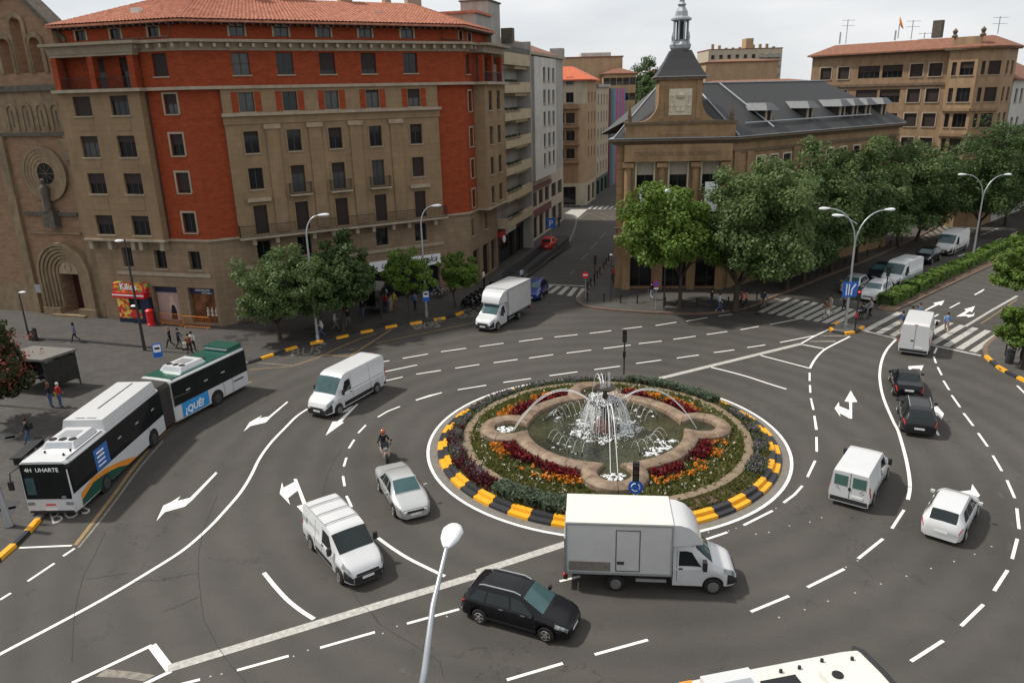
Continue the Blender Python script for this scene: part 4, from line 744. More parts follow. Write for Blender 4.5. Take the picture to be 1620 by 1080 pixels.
def hip_roof(b, poly, z, inset, zr, m, name='roof', tiles=False, over=0.0, rows=16):
 P = offset_path(poly, over, True) if over else [tuple(q[:2]) for q in poly]; Q = offset_path(poly, -inset, True)
 if tiles:
  for i in range(len(P)):
   if tiles is True or i in tiles:
    j = (i + 1) % len(P); tile_plane(b, (*P[i], z), (*P[j], z), (*Q[j], zr), (*Q[i], zr), m, name, rows=rows)
 mb = MB(); n = len(P); mb.v = [(q[0] - b.b[0], q[1] - b.b[1], z - (0.05 if tiles else 0)) for q in P] + [(q[0] - b.b[0], q[1] - b.b[1], zr - (0.05 if tiles else 0)) for q in Q] + [(q[0] - b.b[0], q[1] - b.b[1], z - 0.2) for q in P]
 for i in range(n): j = (i + 1) % n; mb.f += [(i, j, n + j, n + i), (2 * n + i, 2 * n + j, j, i)]
 mb.f += [tuple(range(n, 2 * n)), tuple(range(3 * n - 1, 2 * n - 1, -1))]
 return mb.build(name if not tiles else 'roof_deck', m, b.e)

# ---- the big red brick and stone corner block
C0 = Vector((-25.89, 65.2, 0)); AL, AF, AS = -15.5, 29.5, 73.4
L0 = along(C0, AL, -12.28); RCn = along(C0, AF, 25.13); SE = along(RCn, AS, 9.4)
B1 = Building('apartment_block', 'large corner block of red brick and beige stone with tiled roof and balconies', (C0.x, C0.y, 0))
ops = [];
# ground floors, left face
sh = [(-6.75, -4.2, 0.25, 3.55), (-3.05, -0.35, 0.25, 3.55), (-10.45, -7.3, 0.05, 3.4)]; mz = [(-9.35, -8.3, 5.25, 7.0), (-5.95, -4.75, 5.2, 6.85), (-2.4, -1.2, 5.2, 6.85)]
B1.wall(C0, AL, -12.28, 0, 0, 7.75, M['base'], sh + mz, depth=0.5, name='base_wall')
for q in mz: B1.window(C0, AL, *q, depth=0.4, glass='glass', bars=1)
B1.box(C0, AL, -10.2, -0.35, 0, 0.12, 4.55, 4.85, 'ledge', M['trim'])
# front
FS = [(14.2, 21.5, 0.1, 4.1), (4.2, 7.6, 0.1, 3.8), (8.6, 12.6, 0.1, 3.8)]; FM = [(c - 0.62, c + 0.62, 5.6, 7.3) for c in (4.5, 8.15, 11.85, 15.65, 19.7)]
B1.wall(C0, AF, 0, 25.13, 0, 7.75, M['base'], FS + FM, depth=0.5, name='base_wall')
for q in FM: B1.window(C0, AF, *q, depth=0.4)
B1.box(C0, AF, 2.5, 22.1, 0, 0.12, 4.95, 5.25, 'ledge', M['trim'])
# street side
SM_ = [(0.6, 1.5, 5.3, 7.0), (5.0, 5.9, 5.3, 7.0)]; SSh = [(0.7, 2.7, 0.2, 3.7), (3.9, 6.2, 0.2, 3.7), (6.9, 8.9, 0.2, 3.7)]
B1.wall(RCn, AS, 0, 9.4, 0, 7.75, M['base'], SM_ + SSh, depth=0.4, name='base_wall')
for q in SM_: B1.window(RCn, AS, *q, depth=0.3)
for q in SSh: B1.window(RCn, AS, *q, depth=0.35, sill=False, name='shop_window', bars=2)
foot = [L0[:2], C0[:2], RCn[:2], SE[:2]]
# shop windows of the front
for q in FS[1:]: B1.window(C0, AF, *q, depth=0.45, bars=3, sill=False, name='shop_window')
B1.window(C0, AF, 14.2, 21.5, 0.1, 3.05, depth=0.5, bars=5, sill=False, name='shop_window')
B1.box(C0, AF, 14.1, 21.6, 0.01, 0.18, 3.08, 4.1, 'shop_sign', M['print_white'])
for u in (16.4, 20.0): ob('sign_lettering', text_mesh('ulanka', 0.95, 0.01, 0.35), M['iron'], B1.e, along(C0, AF, u, 0.2, 3.4) - B1.b, R(AF))
# upper walls
Z0, Z1, Z2 = 7.9, 20.25, 23.25
rows_b = [(18.35, 19.9), (14.95, 16.7), (11.85, 13.6), (8.3, 10.0)]; cols_b = [(-10.75, -8.95), (-7.0, -5.2)]
B1.grid(C0, AL, -12.28, -4.0, Z0, Z1, M['beige'], cols_b, rows_b, v=0.8, surround=None, bars=2)
for zz in (0, 1, 2):
 for a, b in cols_b: B1.box(C0, AL, a + 0.1, b - 0.1, 0.802, 0.84, rows_b[zz + 1][1] + 0.45, rows_b[zz][0] - 0.4, 'spandrel', M['beige'])
B1.wall(along(C0, AL, -4.0), AL + 90, -0.8, 0.0, Z0, Z1, M['beige'])
B1.box(C0, AL, -12.28, -4.0, 0.0, 0.8, Z0 - 0.02, Z0 + 0.001, 'soffit', M['beige'])
for u in (-11.9, -9.9, -7.4, -6.6, -4.4): B1.box(C0, AL, u - 0.2, u + 0.2, 0.01, 0.7, 6.95, 7.72, 'corbel', M['trim'])
rows_r = [(18.4, 20.05 - 0.0), (15.0, 16.75), (11.9, 13.6), (8.5, 10.2)]; rows_r[0] = (18.35, 19.9)
B1.grid(C0, AL, -4.0, 0, Z0, Z1, M['brick'], [(-2.35, -1.1)], rows_r, surround='trim', bl=(0.2, 0.5, 0.9, 0.0))
B1.wall(C0, AF, 0, 2.5, Z0, Z1, M['brick'])
FC = [4.5, 8.15, 11.85, 15.65, 19.7]; fr1 = [(c - 0.62, c + 0.62, 18.35, 19.9) for c in FC]; fr2 = [(c - 0.6, c + 0.6, 14.95, 16.75) for c in FC]
fr3 = [(c - 0.6, c + 0.6, (11.9 if i in (0, 4) else 11.35), 13.7) for i, c in enumerate(FC)]; fr4 = [(c - 0.58, c + 0.58, 8.0, 10.5) for c in FC]
B1.wall(C0, AF, 2.5, 22.1, Z0, Z1, M['beige'], fr1 + fr2 + fr3 + fr4, v=0.35, depth=0.3); B1.wall(along(C0, AF, 2.5), AF + 90, -0.35, 0.0, Z0, Z1, M['beige']); B1.wall(along(C0, AF, 22.1), AF + 90, -0.35, 0, Z0, Z1, M['beige'])
for i, q in enumerate(fr1): B1.window(C0, AF, *q, v=0.35, depth=0.26, blind=(0, 0, 0, 0.15, 0.5)[i], glass=('curtain', 'glass', 'curtain', 'curtain', 'curtain')[i])
for i, q in enumerate(fr2): B1.window(C0, AF, *q, v=0.35, depth=0.26, blind=(0.2, 0, 0.45, 0.0, 0.4)[i], surround='beige')
for i, q in enumerate(fr3): B1.window(C0, AF, *q, v=0.35, depth=0.26, blind=(0, 0.3, 0.35, 0, 1)[i], glass=('glass', 'curtain', 'curtain', 'curtain', 'glass')[i], surround='beige', sill=i in (0, 4))
for i, q in enumerate(fr4): B1.window(C0, AF, *q, v=0.35, depth=0.26, blind=1.0, surround='beige', sill=False, name='balcony_door')
for c in FC:                                              # brick strips beside the top windows, pilasters, hoods
 for s in (-1, 1): B1.box(C0, AF, c + s * 0.95 - 0.27, c + s * 0.95 + 0.27, 0.352, 0.37, 18.35, 19.95, 'brick_panel', M['brick'])
for c in (6.3, 10.0, 13.75, 17.65):
 B1.box(C0, AF, c - 0.55, c + 0.55, 0.352, 0.5, 8.05, 16.9, 'pilaster', M['beige']); B1.box(C0, AF, c - 0.72, c + 0.72, 0.352, 0.62, 16.9, 17.3, 'capital', M['sand']); B1.box(C0, AF, c - 0.45, c + 0.45, 0.502, 0.53, 8.3, 9.4, 'pilaster_panel', M['base'])
B1.box(C0, AF, 2.3, 22.3, 0.352, 0.75, 18.0, 18.25, 'cornice', M['trim']); B1.box(C0, AF, 2.4, 22.2, 0.352, 0.46, 17.35, 17.99, 'frieze', M['beige'])
for i in (0, 4): B1.box(C0, AF, FC[i] - 1.0, FC[i] + 1.0, 0.352, 0.7, 10.85, 11.15, 'hood', M['trim'])
for i in (1, 2, 3):
 B1.box(C0, AF, FC[i] - 1.0, FC[i] + 1.0, 0.352, 1.0, 11.1, 11.25, 'balcony_slab', M['trim']); B1.rail(C0, AF, FC[i] - 0.95, FC[i] + 0.95, 0.95, 11.25, 0.95, ret=0.55)
B1.box(C0, AF, 2.4, 22.2, 0.352, 1.25, 7.72, 7.9, 'balcony_slab', M['trim']); B1.rail(C0, AF, 2.45, 22.15, 1.2, 7.9, 1.0, ret=0.8)
for u in (3.6, 5.6, 8.9, 10.7, 13.0, 14.6, 16.6, 18.2, 21.0): B1.box(C0, AF, u - 0.16, u + 0.16, 0.01, 0.9, 7.15, 7.71, 'corbel', M['trim'])
B1.wall(C0, AF, 22.1, 25.13, Z0, Z1, M['brick'])
# street side upper
rows_s = [(17.7, 19.6), (14.3, 16.1), (11.2, 13.0), (8.2, 10.0)]
B1.grid(RCn, AS, 0, 2.7, Z0, Z1, M['brick'], [(1.1, 2.1)], rows_s, surround='trim', bl=(0.3, 0.6, 0.0))
B1.grid(RCn, AS, 2.7, 9.4, Z0, Z1, M['beige'], [(4.0, 5.2), (6.8, 8.0)], rows_s, v=1.2, bl=(0.4, 0.8, 1.0)); B1.wall(along(RCn, AS, 2.7), AS + 90, -1.2, 0.0, Z0, Z1, M['beige'])
B1.box(RCn, AS, 2.7, 9.4, 0, 1.2, Z0 - 0.02, Z0 + 0.001, 'soffit', M['beige'])
# string courses
bay = [along(C0, AL, -12.28, 0.8), along(C0, AL, -4.0, 0.8), along(C0, AL, -4.0, 0.0), C0, along(C0, AF, 2.5)]
bay2 = [along(C0, AF, 22.1), RCn, along(RCn, AS, 2.7), along(RCn, AS, 2.7, 1.2), along(RCn, AS, 9.4, 1.2)]
full = bay + [along(C0, AF, 2.5, 0.35), along(C0, AF, 22.1, 0.35)] + bay2
ledge(bay, Z0 - 0.15, Z0 + 0.02, 0.2, 'string_course', M['trim'], B1.e, B1.b, 0.1); ledge(bay2, Z0 - 0.15, Z0 + 0.02, 0.2, 'string_course', M['trim'], B1.e, B1.b, 0.1)
ledge([full[0], full[1], full[2], full[3], RCn, bay2[2], bay2[3], bay2[4]], 20.2, 20.45, 0.55, 'string_course', M['trim'], B1.e, B1.b, 0.3)
# top floor: brick with five windows, loggias at both ends
B1.grid(C0, AF, 0, 25.13, 20.45, Z2, M['brick'], [(c - 0.7, c + 0.7) for c in FC], [(21.3, 23.05)], bl=(0, 0, 0.8), sill=True, transom=1)
B1.grid(C0, AL, -4.0, 0, 20.45, Z2, M['brick'], [(-2.9, -1.5)], [(21.3, 23.05)], bl=(1.0,))
B1.wall(C0, AL, -12.28, -4.0, 20.45, Z2, M['brick'], [(-9.9, -8.2, 20.5, 22.9), (-6.6, -4.9, 20.5, 22.9)], v=-0.6)
for a, b in ((-9.9, -8.2), (-6.6, -4.9)): B1.window(C0, AL, a, b, 20.5, 22.9, v=-0.6, blind=0.45, sill=False)
for u in (-12.0, -8.35, -4.4): B1.box(C0, AL, u - 0.28, u + 0.28, 0.15, 0.75, 20.45, 23.0, 'loggia_pillar', M['brick'])
B1.box(C0, AL, -12.28, -4.0, 0.1, 0.8, 23.0, 23.3, 'lintel', M['trim']); B1.rail(C0, AL, -12.2, -4.2, 0.72, 20.45, 0.9, 0.2)
B1.grid(RCn, AS, 0, 2.7, 20.45, Z2, M['brick'], [(0.9, 2.0)], [(21.2, 23.0)], bl=(0.9,))
B1.wall(RCn, AS, 2.7, 9.4, 20.45, Z2, M['brick'], [(4.0, 5.4, 20.5, 22.9), (6.6, 8.0, 20.5, 22.9)], v=0.0)
for a, b in ((4.0, 5.4), (6.6, 8.0)): B1.window(RCn, AS, a, b, 20.5, 22.9, sill=False, glass='curtain')
for u in (3.0, 6.0, 9.1): B1.box(RCn, AS, u - 0.25, u + 0.25, 0.6, 1.1, 20.45, 23.0, 'loggia_pillar', M['brick'])
B1.rail(RCn, AS, 2.8, 9.3, 1.1, 20.45, 0.95, 0.2)
cpath = [along(C0, AL, -12.28, 0.8), along(C0, AL, -4.0, 0.8), along(C0, AL, -4.0, 0.0), C0, RCn, along(RCn, AS, 2.7), along(RCn, AS, 2.7, 1.1), along(RCn, AS, 9.4, 1.1)]
ledge(cpath, 0, 0, 0, 'cornice', M['trim'], B1.e, B1.b, prof=[(-1.6, 23.2), (0.12, 23.2), (0.22, 23.45), (0.3, 23.75), (0.95, 23.8), (1.0, 24.02), (-1.6, 24.1)])
brk = MB().box(-0.11, 0.11, -0.7, 0.0, 23.42, 23.72).mesh('cornice_bracket'); brk.materials.append(M['trim'])
for A, an, u0, u1 in ((C0, AL, -3.6, -0.1), (C0, AF, 0.4, 24.9), (RCn, AS, 0.3, 2.6)):
 n = int((u1 - u0) / 1.0)
 for k in range(n + 1): q = along(A, an, u0 + (u1 - u0) * k / max(n, 1), 0.2); ob('cornice_bracket', brk, None, B1.e, q - B1.b, R(an))
# attic set back behind the cornice
att = offset_path([L0[:2], C0[:2], RCn[:2], SE[:2]], -0.7)
for i, (cols, an) in enumerate((([( 1.7, 2.7), (5.2, 6.2), (8.9, 9.9)], AL), ([(c - 0.75, c + 0.45) for c in FC], AF), ([(0.8, 1.8), (3.4, 4.4)], AS))):
 a, b = Vector((*att[i], 0)), Vector((*att[i + 1], 0)); B1.grid(a, an, 0, (b - a).length, 24.05, 25.5, M['brick'], cols, [(24.35, 25.15)], depth=0.15, sill=False, surround='trim', bl=(0, 0.1))
eave_poly = [L0[:2], C0[:2], RCn[:2], SE[:2], along(SE, AS + 90, 16)[:2], along(L0, AL + 90, 20)[:2]]
hip_roof(B1, eave_poly, 25.55, 6.0, 27.9, M['tile'], tiles=(0, 1, 2), over=0.35, rows=20)
ledge([L0[:2], C0[:2], RCn[:2], SE[:2]], 25.3, 25.45, 0.3, 'gutter', M['gutter'], B1.e, B1.b, 0.6)
raf = MB().box(-0.06, 0.06, -0.28, 0.5, 25.16, 25.29).mesh('rafter_end'); raf.materials.append(M['gutter'])
for A, an, u0, u1 in ((C0, AL, -12, -0.2), (C0, AF, 0.2, 25.0), (RCn, AS, 0.2, 9.0)):
 n = int((u1 - u0) / 0.62)
 for k in range(n + 1): ob('rafter_end', raf, None, B1.e, along(A, an, u0 + (u1 - u0) * k / n) - B1.b, R(an))
for A, an, u in ((C0, AL, -3.9),): B1.part(MB().tube([along(A, an, u, 0.08, z) - Vector((A[0], A[1], 0)) for z in (8.0, 20.1)], 0.06), 'downpipe', M['gutter'], A, 0)
for pts in ([along(C0, AF, -0.6, -0.1, 25.2), along(C0, AF, -0.6, -0.4, 24.7), along(C0, AF, -0.7, -0.3, 24.25), along(C0, AL, -7.2, 0.2, 24.2)], [along(C0, AF, 23.2, -0.1, 25.2), along(C0, AF, 23.2, -0.45, 24.3), along(C0, AF, 25.2, -0.3, 24.2)]): B1.part(MB().tube([q for q in pts], 0.06), 'downpipe', M['gutter'])
for u, v, w, h, m in ((7.0, -5.5, 0.9, 1.6, 'cdark'), (9.5, -5.8, 3.0, 1.0, 'trim'), (15.5, -6, 1.2, 2.0, 'sand'), (20.2, -6.5, 0.6, 1.3, 'sand'), (23.2, -8, 1.5, 2.8, 'trim')):
 B1.box(C0, AF, u, u + w, v - 0.9, v, 27.2, 27.6 + h, 'chimney', M[m]); B1.box(C0, AF, u - 0.12, u + w + 0.12, v - 1.02, v + 0.12, 27.601 + h, 27.75 + h, 'chimney_cap', M['cdark'])
for A, an, u, v in ((C0, AL, -5.5, -1.6), (C0, AF, 17.5, -2.5)): B1.box(A, an, u, u + 0.8, v - 0.5, v, 26.2, 26.75, 'skylight', M['white_frame'])
# closing walls behind
B1.wall(L0, AL + 90, 0, 20, 0, 25.4, M['base']); B1.wall(SE, AS + 90, 0, 16, 0, 25.4, M['base'])

# shop fronts on the left face: sweet shop kiosk, advert, lingerie window (flat prints stay flat)
k = tag(empty('sweet_shop_front', along(C0, AL, -8.9, 0.0, PAVE_H)), 'red and blue sweet shop front with white lettering and sweets on its window', 'shop front')
kA = along(C0, AL, -8.9)
def kp(x0, x1, v0, v1, z0, z1, name, m, parent=k): return MB().box(x0, x1, -v1, -v0, z0 - PAVE_H, z1 - PAVE_H).build(name, m, parent, rz=R(AL))
candy = mat('sweets_print', (0.55, 0.03, 0.03), 0.5, var=0.0); t = candy.node_tree; vo = t.nodes.new('ShaderNodeTexVoronoi'); vo.inputs['Scale'].default_value = 3.2; tcn = t.nodes.new('ShaderNodeTexCoord'); t.links.new(tcn.outputs['Object'], vo.inputs['Vector']); cr = t.nodes.new('ShaderNodeValToRGB'); cr.color_ramp.interpolation = 'CONSTANT'
for p_, c_ in ((0.0, (0.6, 0.03, 0.03, 1)), (0.3, (0.75, 0.3, 0.03, 1)), (0.5, (0.75, 0.55, 0.1, 1)), (0.62, (0.5, 0.02, 0.05, 1)), (0.8, (0.12, 0.3, 0.06, 1))):
 e_ = cr.color_ramp.elements.new(p_) if p_ > 0 else cr.color_ramp.elements[0]; e_.color = c_
cr.color_ramp.elements[-1].color = (0.7, 0.1, 0.05, 1); sx = t.nodes.new('ShaderNodeSeparateColor'); t.links.new(vo.outputs['Color'], sx.inputs[0]); t.links.new(sx.outputs[0], cr.inputs[0]); t.links.new(cr.outputs[0], t.nodes['Principled BSDF'].inputs['Base Color'])
kp(-1.55, 1.55, 0.0, 0.55, 0.15, 0.55, 'plinth', M['dkblue']); kp(-1.5, 1.0, 0.0, 0.5, 0.55, 2.5, 'window_print', candy); kp(1.0, 1.9, 0.0, 0.52, 0.15, 2.5, 'doorway', M['dkblue']); kp(-0.2, 0.98, 0.502, 0.51, 1.4, 2.45, 'shop_glass', M['glass'])
kp(-1.7, 1.7, 0.0, 0.75, 2.5, 3.0, 'awning', M['sign_red']); kp(-1.7, 1.7, 0.752, 0.77, 2.72, 2.84, 'awning_stripe', M['print_white']); kp(-1.6, 1.9, 0.0, 0.6, 3.0, 3.85, 'fascia', candy)
ob('sign_lettering', text_mesh('Kikos', 0.8, 0.01, 0.0, 0.02), M['print_white'], k, along((0, 0), AL, 0.1, 0.64, 3.15), R(AL))
skinp = mat('poster_skin', (0.50, 0.36, 0.29), 0.6, var=0.06); pinkp = mat('poster_backdrop', (0.40, 0.27, 0.24), 0.6, var=0.05)
po = B1.box(C0, AL, -6.7, -4.25, -0.42, -0.38, 0.3, 2.95, 'advert_poster', pinkp); B1.box(C0, AL, -6.7, -4.25, -0.45, -0.30, 2.95, 3.52, 'shop_fascia', M['dkblue'])
B1.part(MB().p(*[(u, 0.372, z) for u, z in ((-5.6, 0.4), (-4.75, 0.4), (-4.7, 1.3), (-4.9, 2.0), (-5.05, 2.15), (-5.0, 2.55), (-5.25, 2.65), (-5.45, 2.4), (-5.4, 2.1), (-5.55, 1.8), (-5.5, 1.2))]), 'poster_figure', skinp, C0, AL)
B1.part(MB().p(*[(u, 0.367, z) for u, z in ((-5.5, 0.4), (-4.85, 0.4), (-4.85, 1.2), (-5.0, 1.75), (-5.3, 1.75), (-5.45, 1.1))]), 'poster_dress', M['iron'], C0, AL)
B1.box(C0, AL, -3.0, -0.4, -0.46, -0.4, 0.3, 2.95, 'shop_glass', mat('shop_display', (0.09, 0.035, 0.02), 0.15, var=0.5, scale=1.6, col2=(0.26, 0.10, 0.04))); B1.box(C0, AL, -3.0, -0.4, -0.42, -0.28, 2.95, 3.52, 'shop_fascia', M['dkblue'])
ob('sign_lettering', text_mesh('intimissimi', 0.36, 0.004), M['print_white'], B1.e, along(C0, AL, -1.7, -0.27, 3.2) - B1.b, R(AL)); ob('sign_lettering', text_mesh('italian lingerie', 0.2, 0.004), M['print_white'], B1.e, along(C0, AL, -1.3, -0.27, 3.0) - B1.b, R(AL))
for u in (-1.5, -1.05, -0.65): B1.part(MB().lathe([(0.0, 0.9), (0.16, 0.95), (0.1, 1.15), (0.14, 1.4), (0.05, 1.55), (0.09, 1.65), (0.0, 1.75)], 8, (u, 0.36, 0)), 'mannequin', mat('mannequin', (0.5, 0.42, 0.36), 0.5), C0, AL)

# ---- church on the left
ACH = -16.0; CA = along(G(75, 496), ACH, 0.55); CH = Building('church', 'brick and stone church front with carved round-arched doorway and rose window', (CA.x, CA.y, 0), 'church')
H = lambda px, py: HIT(px, py, CA, ACH)
ue = 6.4; ua = H(18, 0)[0] - 0.2
dcx = 3.1
doorw = (dcx - 1.1, dcx + 1.1, 0.35, 4.1); bells = [(1.15, 2.05), (2.75, 3.85), (4.45, 5.35)]
CH.wall(CA, ACH, -9.5, ue + 0.5, 0, 20.6, M['cbrick'], [doorw, (dcx - 1.1, dcx + 1.1, 4.1, 4.101)], depth=1.6)
# gable with belfry openings
gz = lambda u: 29.0 - abs(u - 3.0) * 0.95
gm = MB(); op = [(0.8, 1.9, 22.0, 24.8), (2.4, 3.6, 22.0, 26.4), (4.1, 5.2, 22.0, 24.8)]
us = sorted({-1.6, 7.4, 3.0} | {q for o in op for q in o[:2]})
for a, b in zip(us, us[1:]):
 o = [q for q in op if q[0] <= a and b <= q[1]]
 if o:
  gm.p((a, 0, 20.6), (b, 0, 20.6), (b, 0, 22.0), (a, 0, 22.0)); z = o[0][3]; gm.p((a, 0, z), (b, 0, z), (b, 0, gz(b)), (a, 0, gz(a)))
 else: gm.p((a, 0, 20.6), (b, 0, 20.6), (b, 0, gz(b)), (a, 0, gz(a)))
for o in op: a, b, c, d = o; gm.p((a, 0, c), (b, 0, c), (b, 1.2, c), (a, 1.2, c)); gm.p((a, 0, c), (a, 1.2, c), (a, 1.2, d), (a, 0, d)); gm.p((b, 0, c), (b, 0, d), (b, 1.2, d), (b, 1.2, c)); gm.p((a, 0, d), (a, 1.2, d), (b, 1.2, d), (b, 0, d))
CH.part(gm, 'gable', M['cbrick'], CA, ACH)

def arch_band(cx, cz, r0, r1, v0, v1, name, m, foot=None, n=20, a0=0, a1=180):
 mb = MB(); prof = [(r0, -v0), (r0, -v1), (r1, -v1), (r1, -v0)]; rows = []
 seq = [(math.cos(R(a0 + (a1 - a0) * k / n)), math.sin(R(a0 + (a1 - a0) * k / n)), 0) for k in range(n + 1)]
 pts = [[(cx + r * c, y, cz + r * s) for r, y in prof] for c, s, _ in seq]
 if foot is not None: pts = [[(cx + r, y, foot) for r, y in prof]] + pts + [[(cx - r, y, foot) for r, y in prof]]
 for q in pts: mb.v += q
 for i in range(len(pts) - 1):
  for a in range(4): b = (a + 1) % 4; mb.f.append((i * 4 + a, i * 4 + b, i * 4 + 4 + b, i * 4 + 4 + a))
 e = (len(pts) - 1) * 4; mb.f += [(0, 1, 2, 3), (e + 3, e + 2, e + 1, e)]
 return CH.part(mb, name, m, CA, ACH)
for o in op: arch_band((o[0] + o[1]) / 2, o[3] - 0.5, 0.5 * (o[1] - o[0]) + 0.02, 0.5 * (o[1] - o[0]) + 0.42, 0.0, 0.15, 'belfry_arch', M['cstone'], foot=22.0)
for s in (-1, 1):
 a = (3.0, 29.1); b = (3.0 + s * 5.2, 29.1 - 5.2 * 0.95)
 CH.part(MB().p((a[0], -0.4, a[1]), (b[0], -0.4, b[1]), (b[0], 1.4, b[1]), (a[0], 1.4, a[1])).p((a[0], -0.4, a[1] + 0.5), (b[0], -0.4, b[1] + 0.5), (b[0], 1.4, b[1] + 0.5), (a[0], 1.4, a[1] + 0.5)).p((a[0], -0.4, a[1]), (b[0], -0.4, b[1]), (b[0], -0.4, b[1] + 0.5), (a[0], -0.4, a[1] + 0.5)).p((a[0], 1.4, a[1]), (b[0], 1.4, b[1]), (b[0], 1.4, b[1] + 0.5), (a[0], 1.4, a[1] + 0.5)).p((b[0], -0.4, b[1]), (b[0], 1.4, b[1]), (b[0], 1.4, b[1] + 0.5), (b[0], -0.4, b[1] + 0.5)), 'gable_coping', M['cdark'], CA, ACH)
CH.box(CA, ACH, -9.6, ue + 0.6, 0.0, 0.5, 20.5, 21.0, 'cornice', M['cdark']); CH.box(CA, ACH, -9.6, ue + 0.5, 0.0, 0.3, 16.7, 17.0, 'string_course', M['cdark']); CH.box(CA, ACH, -1.6, ue + 0.4, 0.0, 0.12, 17.0, 20.5, 'frieze', M['cstone'])
for u in (0.6, 2.3, 3.9, 5.5): arch_band(u, 18.9, 0.42, 0.62, 0.12, 0.24, 'blind_arch', M['cstone'], foot=17.2, n=12)
for u in (0.6, 2.3, 3.9, 5.5): CH.box(CA, ACH, u - 0.08, u + 0.08, 0.122, 0.15, 17.5, 18.9, 'slit', M['cdark'])
CH.box(CA, ACH, 5.9, 7.4, 0.0, 0.35, 0, 16.7, 'buttress', M['cstone']); CH.box(CA, ACH, -1.9, -0.9, 0.0, 0.35, 0, 16.7, 'buttress', M['cstone']); CH.box(CA, ACH, 5.7, 7.3, 0.36, 0.7, 14.6, 16.4, 'buttress_cap', M['cstone'])
rz_, ru = 13.4, 2.9
for i, (q0, q1) in enumerate(((2.15, 2.45), (1.85, 2.15), (1.55, 1.85), (1.25, 1.55), (0.95, 1.25))): arch_band(ru, rz_, q0, q1, 0.0, 0.30 - i * 0.05, 'rose_ring', M['cstone'], n=32, a0=0, a1=360)
mbr = MB(); mbr.v = [(ru + 0.95 * math.cos(2 * math.pi * k / 24), -0.02, rz_ + 0.95 * math.sin(2 * math.pi * k / 24)) for k in range(24)]; mbr.f = [tuple(range(24))]; CH.part(mbr, 'rose_glass', M['glass'], CA, ACH)
for k in range(4): a = k * math.pi / 4; CH.part(MB().tube([(ru - 0.95 * math.cos(a), -0.05, rz_ - 0.95 * math.sin(a)), (ru + 0.95 * math.cos(a), -0.05, rz_ + 0.95 * math.sin(a))], 0.04, 5), 'tracery', M['cdark'], CA, ACH)
CH.box(CA, ACH, -0.4, 5.6, 0.0, 0.25, 9.6, 9.9, 'ledge', M['cdark']); CH.box(CA, ACH, -0.4, 5.6, 0.0, 0.2, 7.9, 8.1, 'ledge', M['cstone']); CH.box(CA, ACH, 2.2, 3.5, 0.002, 0.8, 8.6, 10.1, 'statue_plinth', M['cdark'])
st = MB().lathe([(0.42, 0), (0.38, 0.6), (0.3, 1.2), (0.36, 1.7), (0.42, 2.0), (0.26, 2.3), (0.12, 2.42), (0.2, 2.6), (0.2, 2.8), (0.0, 2.95)], 10, (2.85, -0.55, 10.1)); CH.part(st, 'statue', M['cdark'], CA, ACH, 50)
for i in range(6): arch_band(dcx, 4.15, 1.15 + i * 0.32, 1.15 + (i + 1) * 0.32 - 0.06, 0.0, 0.12 + 0.12 * i, 'portal_arch', M['cstone'], foot=0.9)
for s in (-1, 1): CH.box(CA, ACH, dcx + s * 2.1 - 1.0, dcx + s * 2.1 + 1.0, 0.002, 0.8, 0, 0.9, 'portal_base', M['cstone'])
tym = MB(); tym.v = [(dcx - 1.14, -0.03, 4.1), (dcx + 1.14, -0.03, 4.1)] + [(dcx + 1.14 * math.cos(R(a)), -0.03, 4.15 + 1.14 * math.sin(R(a))) for a in range(0, 181, 12)]; tym.f = [tuple(range(len(tym.v)))]; CH.part(tym, 'tympanum', M['sand'], CA, ACH)
arch_band(dcx, 4.7, 0.3, 0.42, 0.03, 0.1, 'tympanum_medallion', M['sand'], n=20, a0=0, a1=360)
CH.box(CA, ACH, dcx - 1.1, dcx + 1.1, -1.5, -1.4, 0.35, 4.1, 'door', mat('church_door', (0.055, 0.012, 0.012), 0.5, var=0.2, scale=5, stretch=(8, 1, 0.3))); CH.box(CA, ACH, dcx - 1.9, dcx + 1.9, 0.0, 1.1, 0.01, 0.34, 'steps', M['cstone'])
CH.box(CA, ACH, -0.9, 0.5, 0.36, 0.42, 2.2, 3.0, 'notice_board', M['zinc']); CH.wall(along(CA, ACH, -9.5), ACH, 0, 8, 0, 3.0, M['cstone'], v=0.06)
CH.wall(along(CA, ACH, ue + 0.5), ACH + 90, 0, 12, 0, 20.5, M['cbrick'])
hip_roof(CH, [along(CA, ACH, -9.5, -1.3)[:2], along(CA, ACH, 7.5, -1.3)[:2], along(CA, ACH, 7.5, -14)[:2], along(CA, ACH, -9.5, -14)[:2]], 19.3, 6.0, 22.3, M['tile'])

# ---- block with deep balconies next to it
bal = mat('balcony_cream', (0.44, 0.36, 0.235), 0.8, var=0.1, scale=1.5, stain=0.2); grey_wall = mat('grey_render', (0.36, 0.345, 0.315), 0.85, var=0.1, scale=0.8, stain=0.3); white_wall = mat('white_render', (0.52, 0.50, 0.46), 0.85, var=0.08, scale=0.8, stain=0.22); ochre = mat('ochre_render', (0.40, 0.27, 0.16), 0.85, var=0.1, scale=0.7, stain=0.25); brown_wall = mat('brown_render', (0.30, 0.18, 0.105), 0.85, var=0.12, scale=0.9, stain=0.3); cream_wall = mat('cream_render', (0.46, 0.39, 0.29), 0.85, var=0.08, scale=0.8, stain=0.25)
green_pl = leaf_mat('balcony_plants', (0.02, 0.05, 0.012), (0.06, 0.11, 0.03), 3)
BA = along(RCn, AS, 9.45); B2 = Building('balcony_block', 'narrow cream block with deep stacked balconies beside the brick corner', (BA.x, BA.y, 0)); W2 = 11.3
zb = HIT(800, 355, RCn, AS)[1]; zt7 = HIT(800, 104, RCn, AS)[1]; per = (zt7 - zb) / 6.0
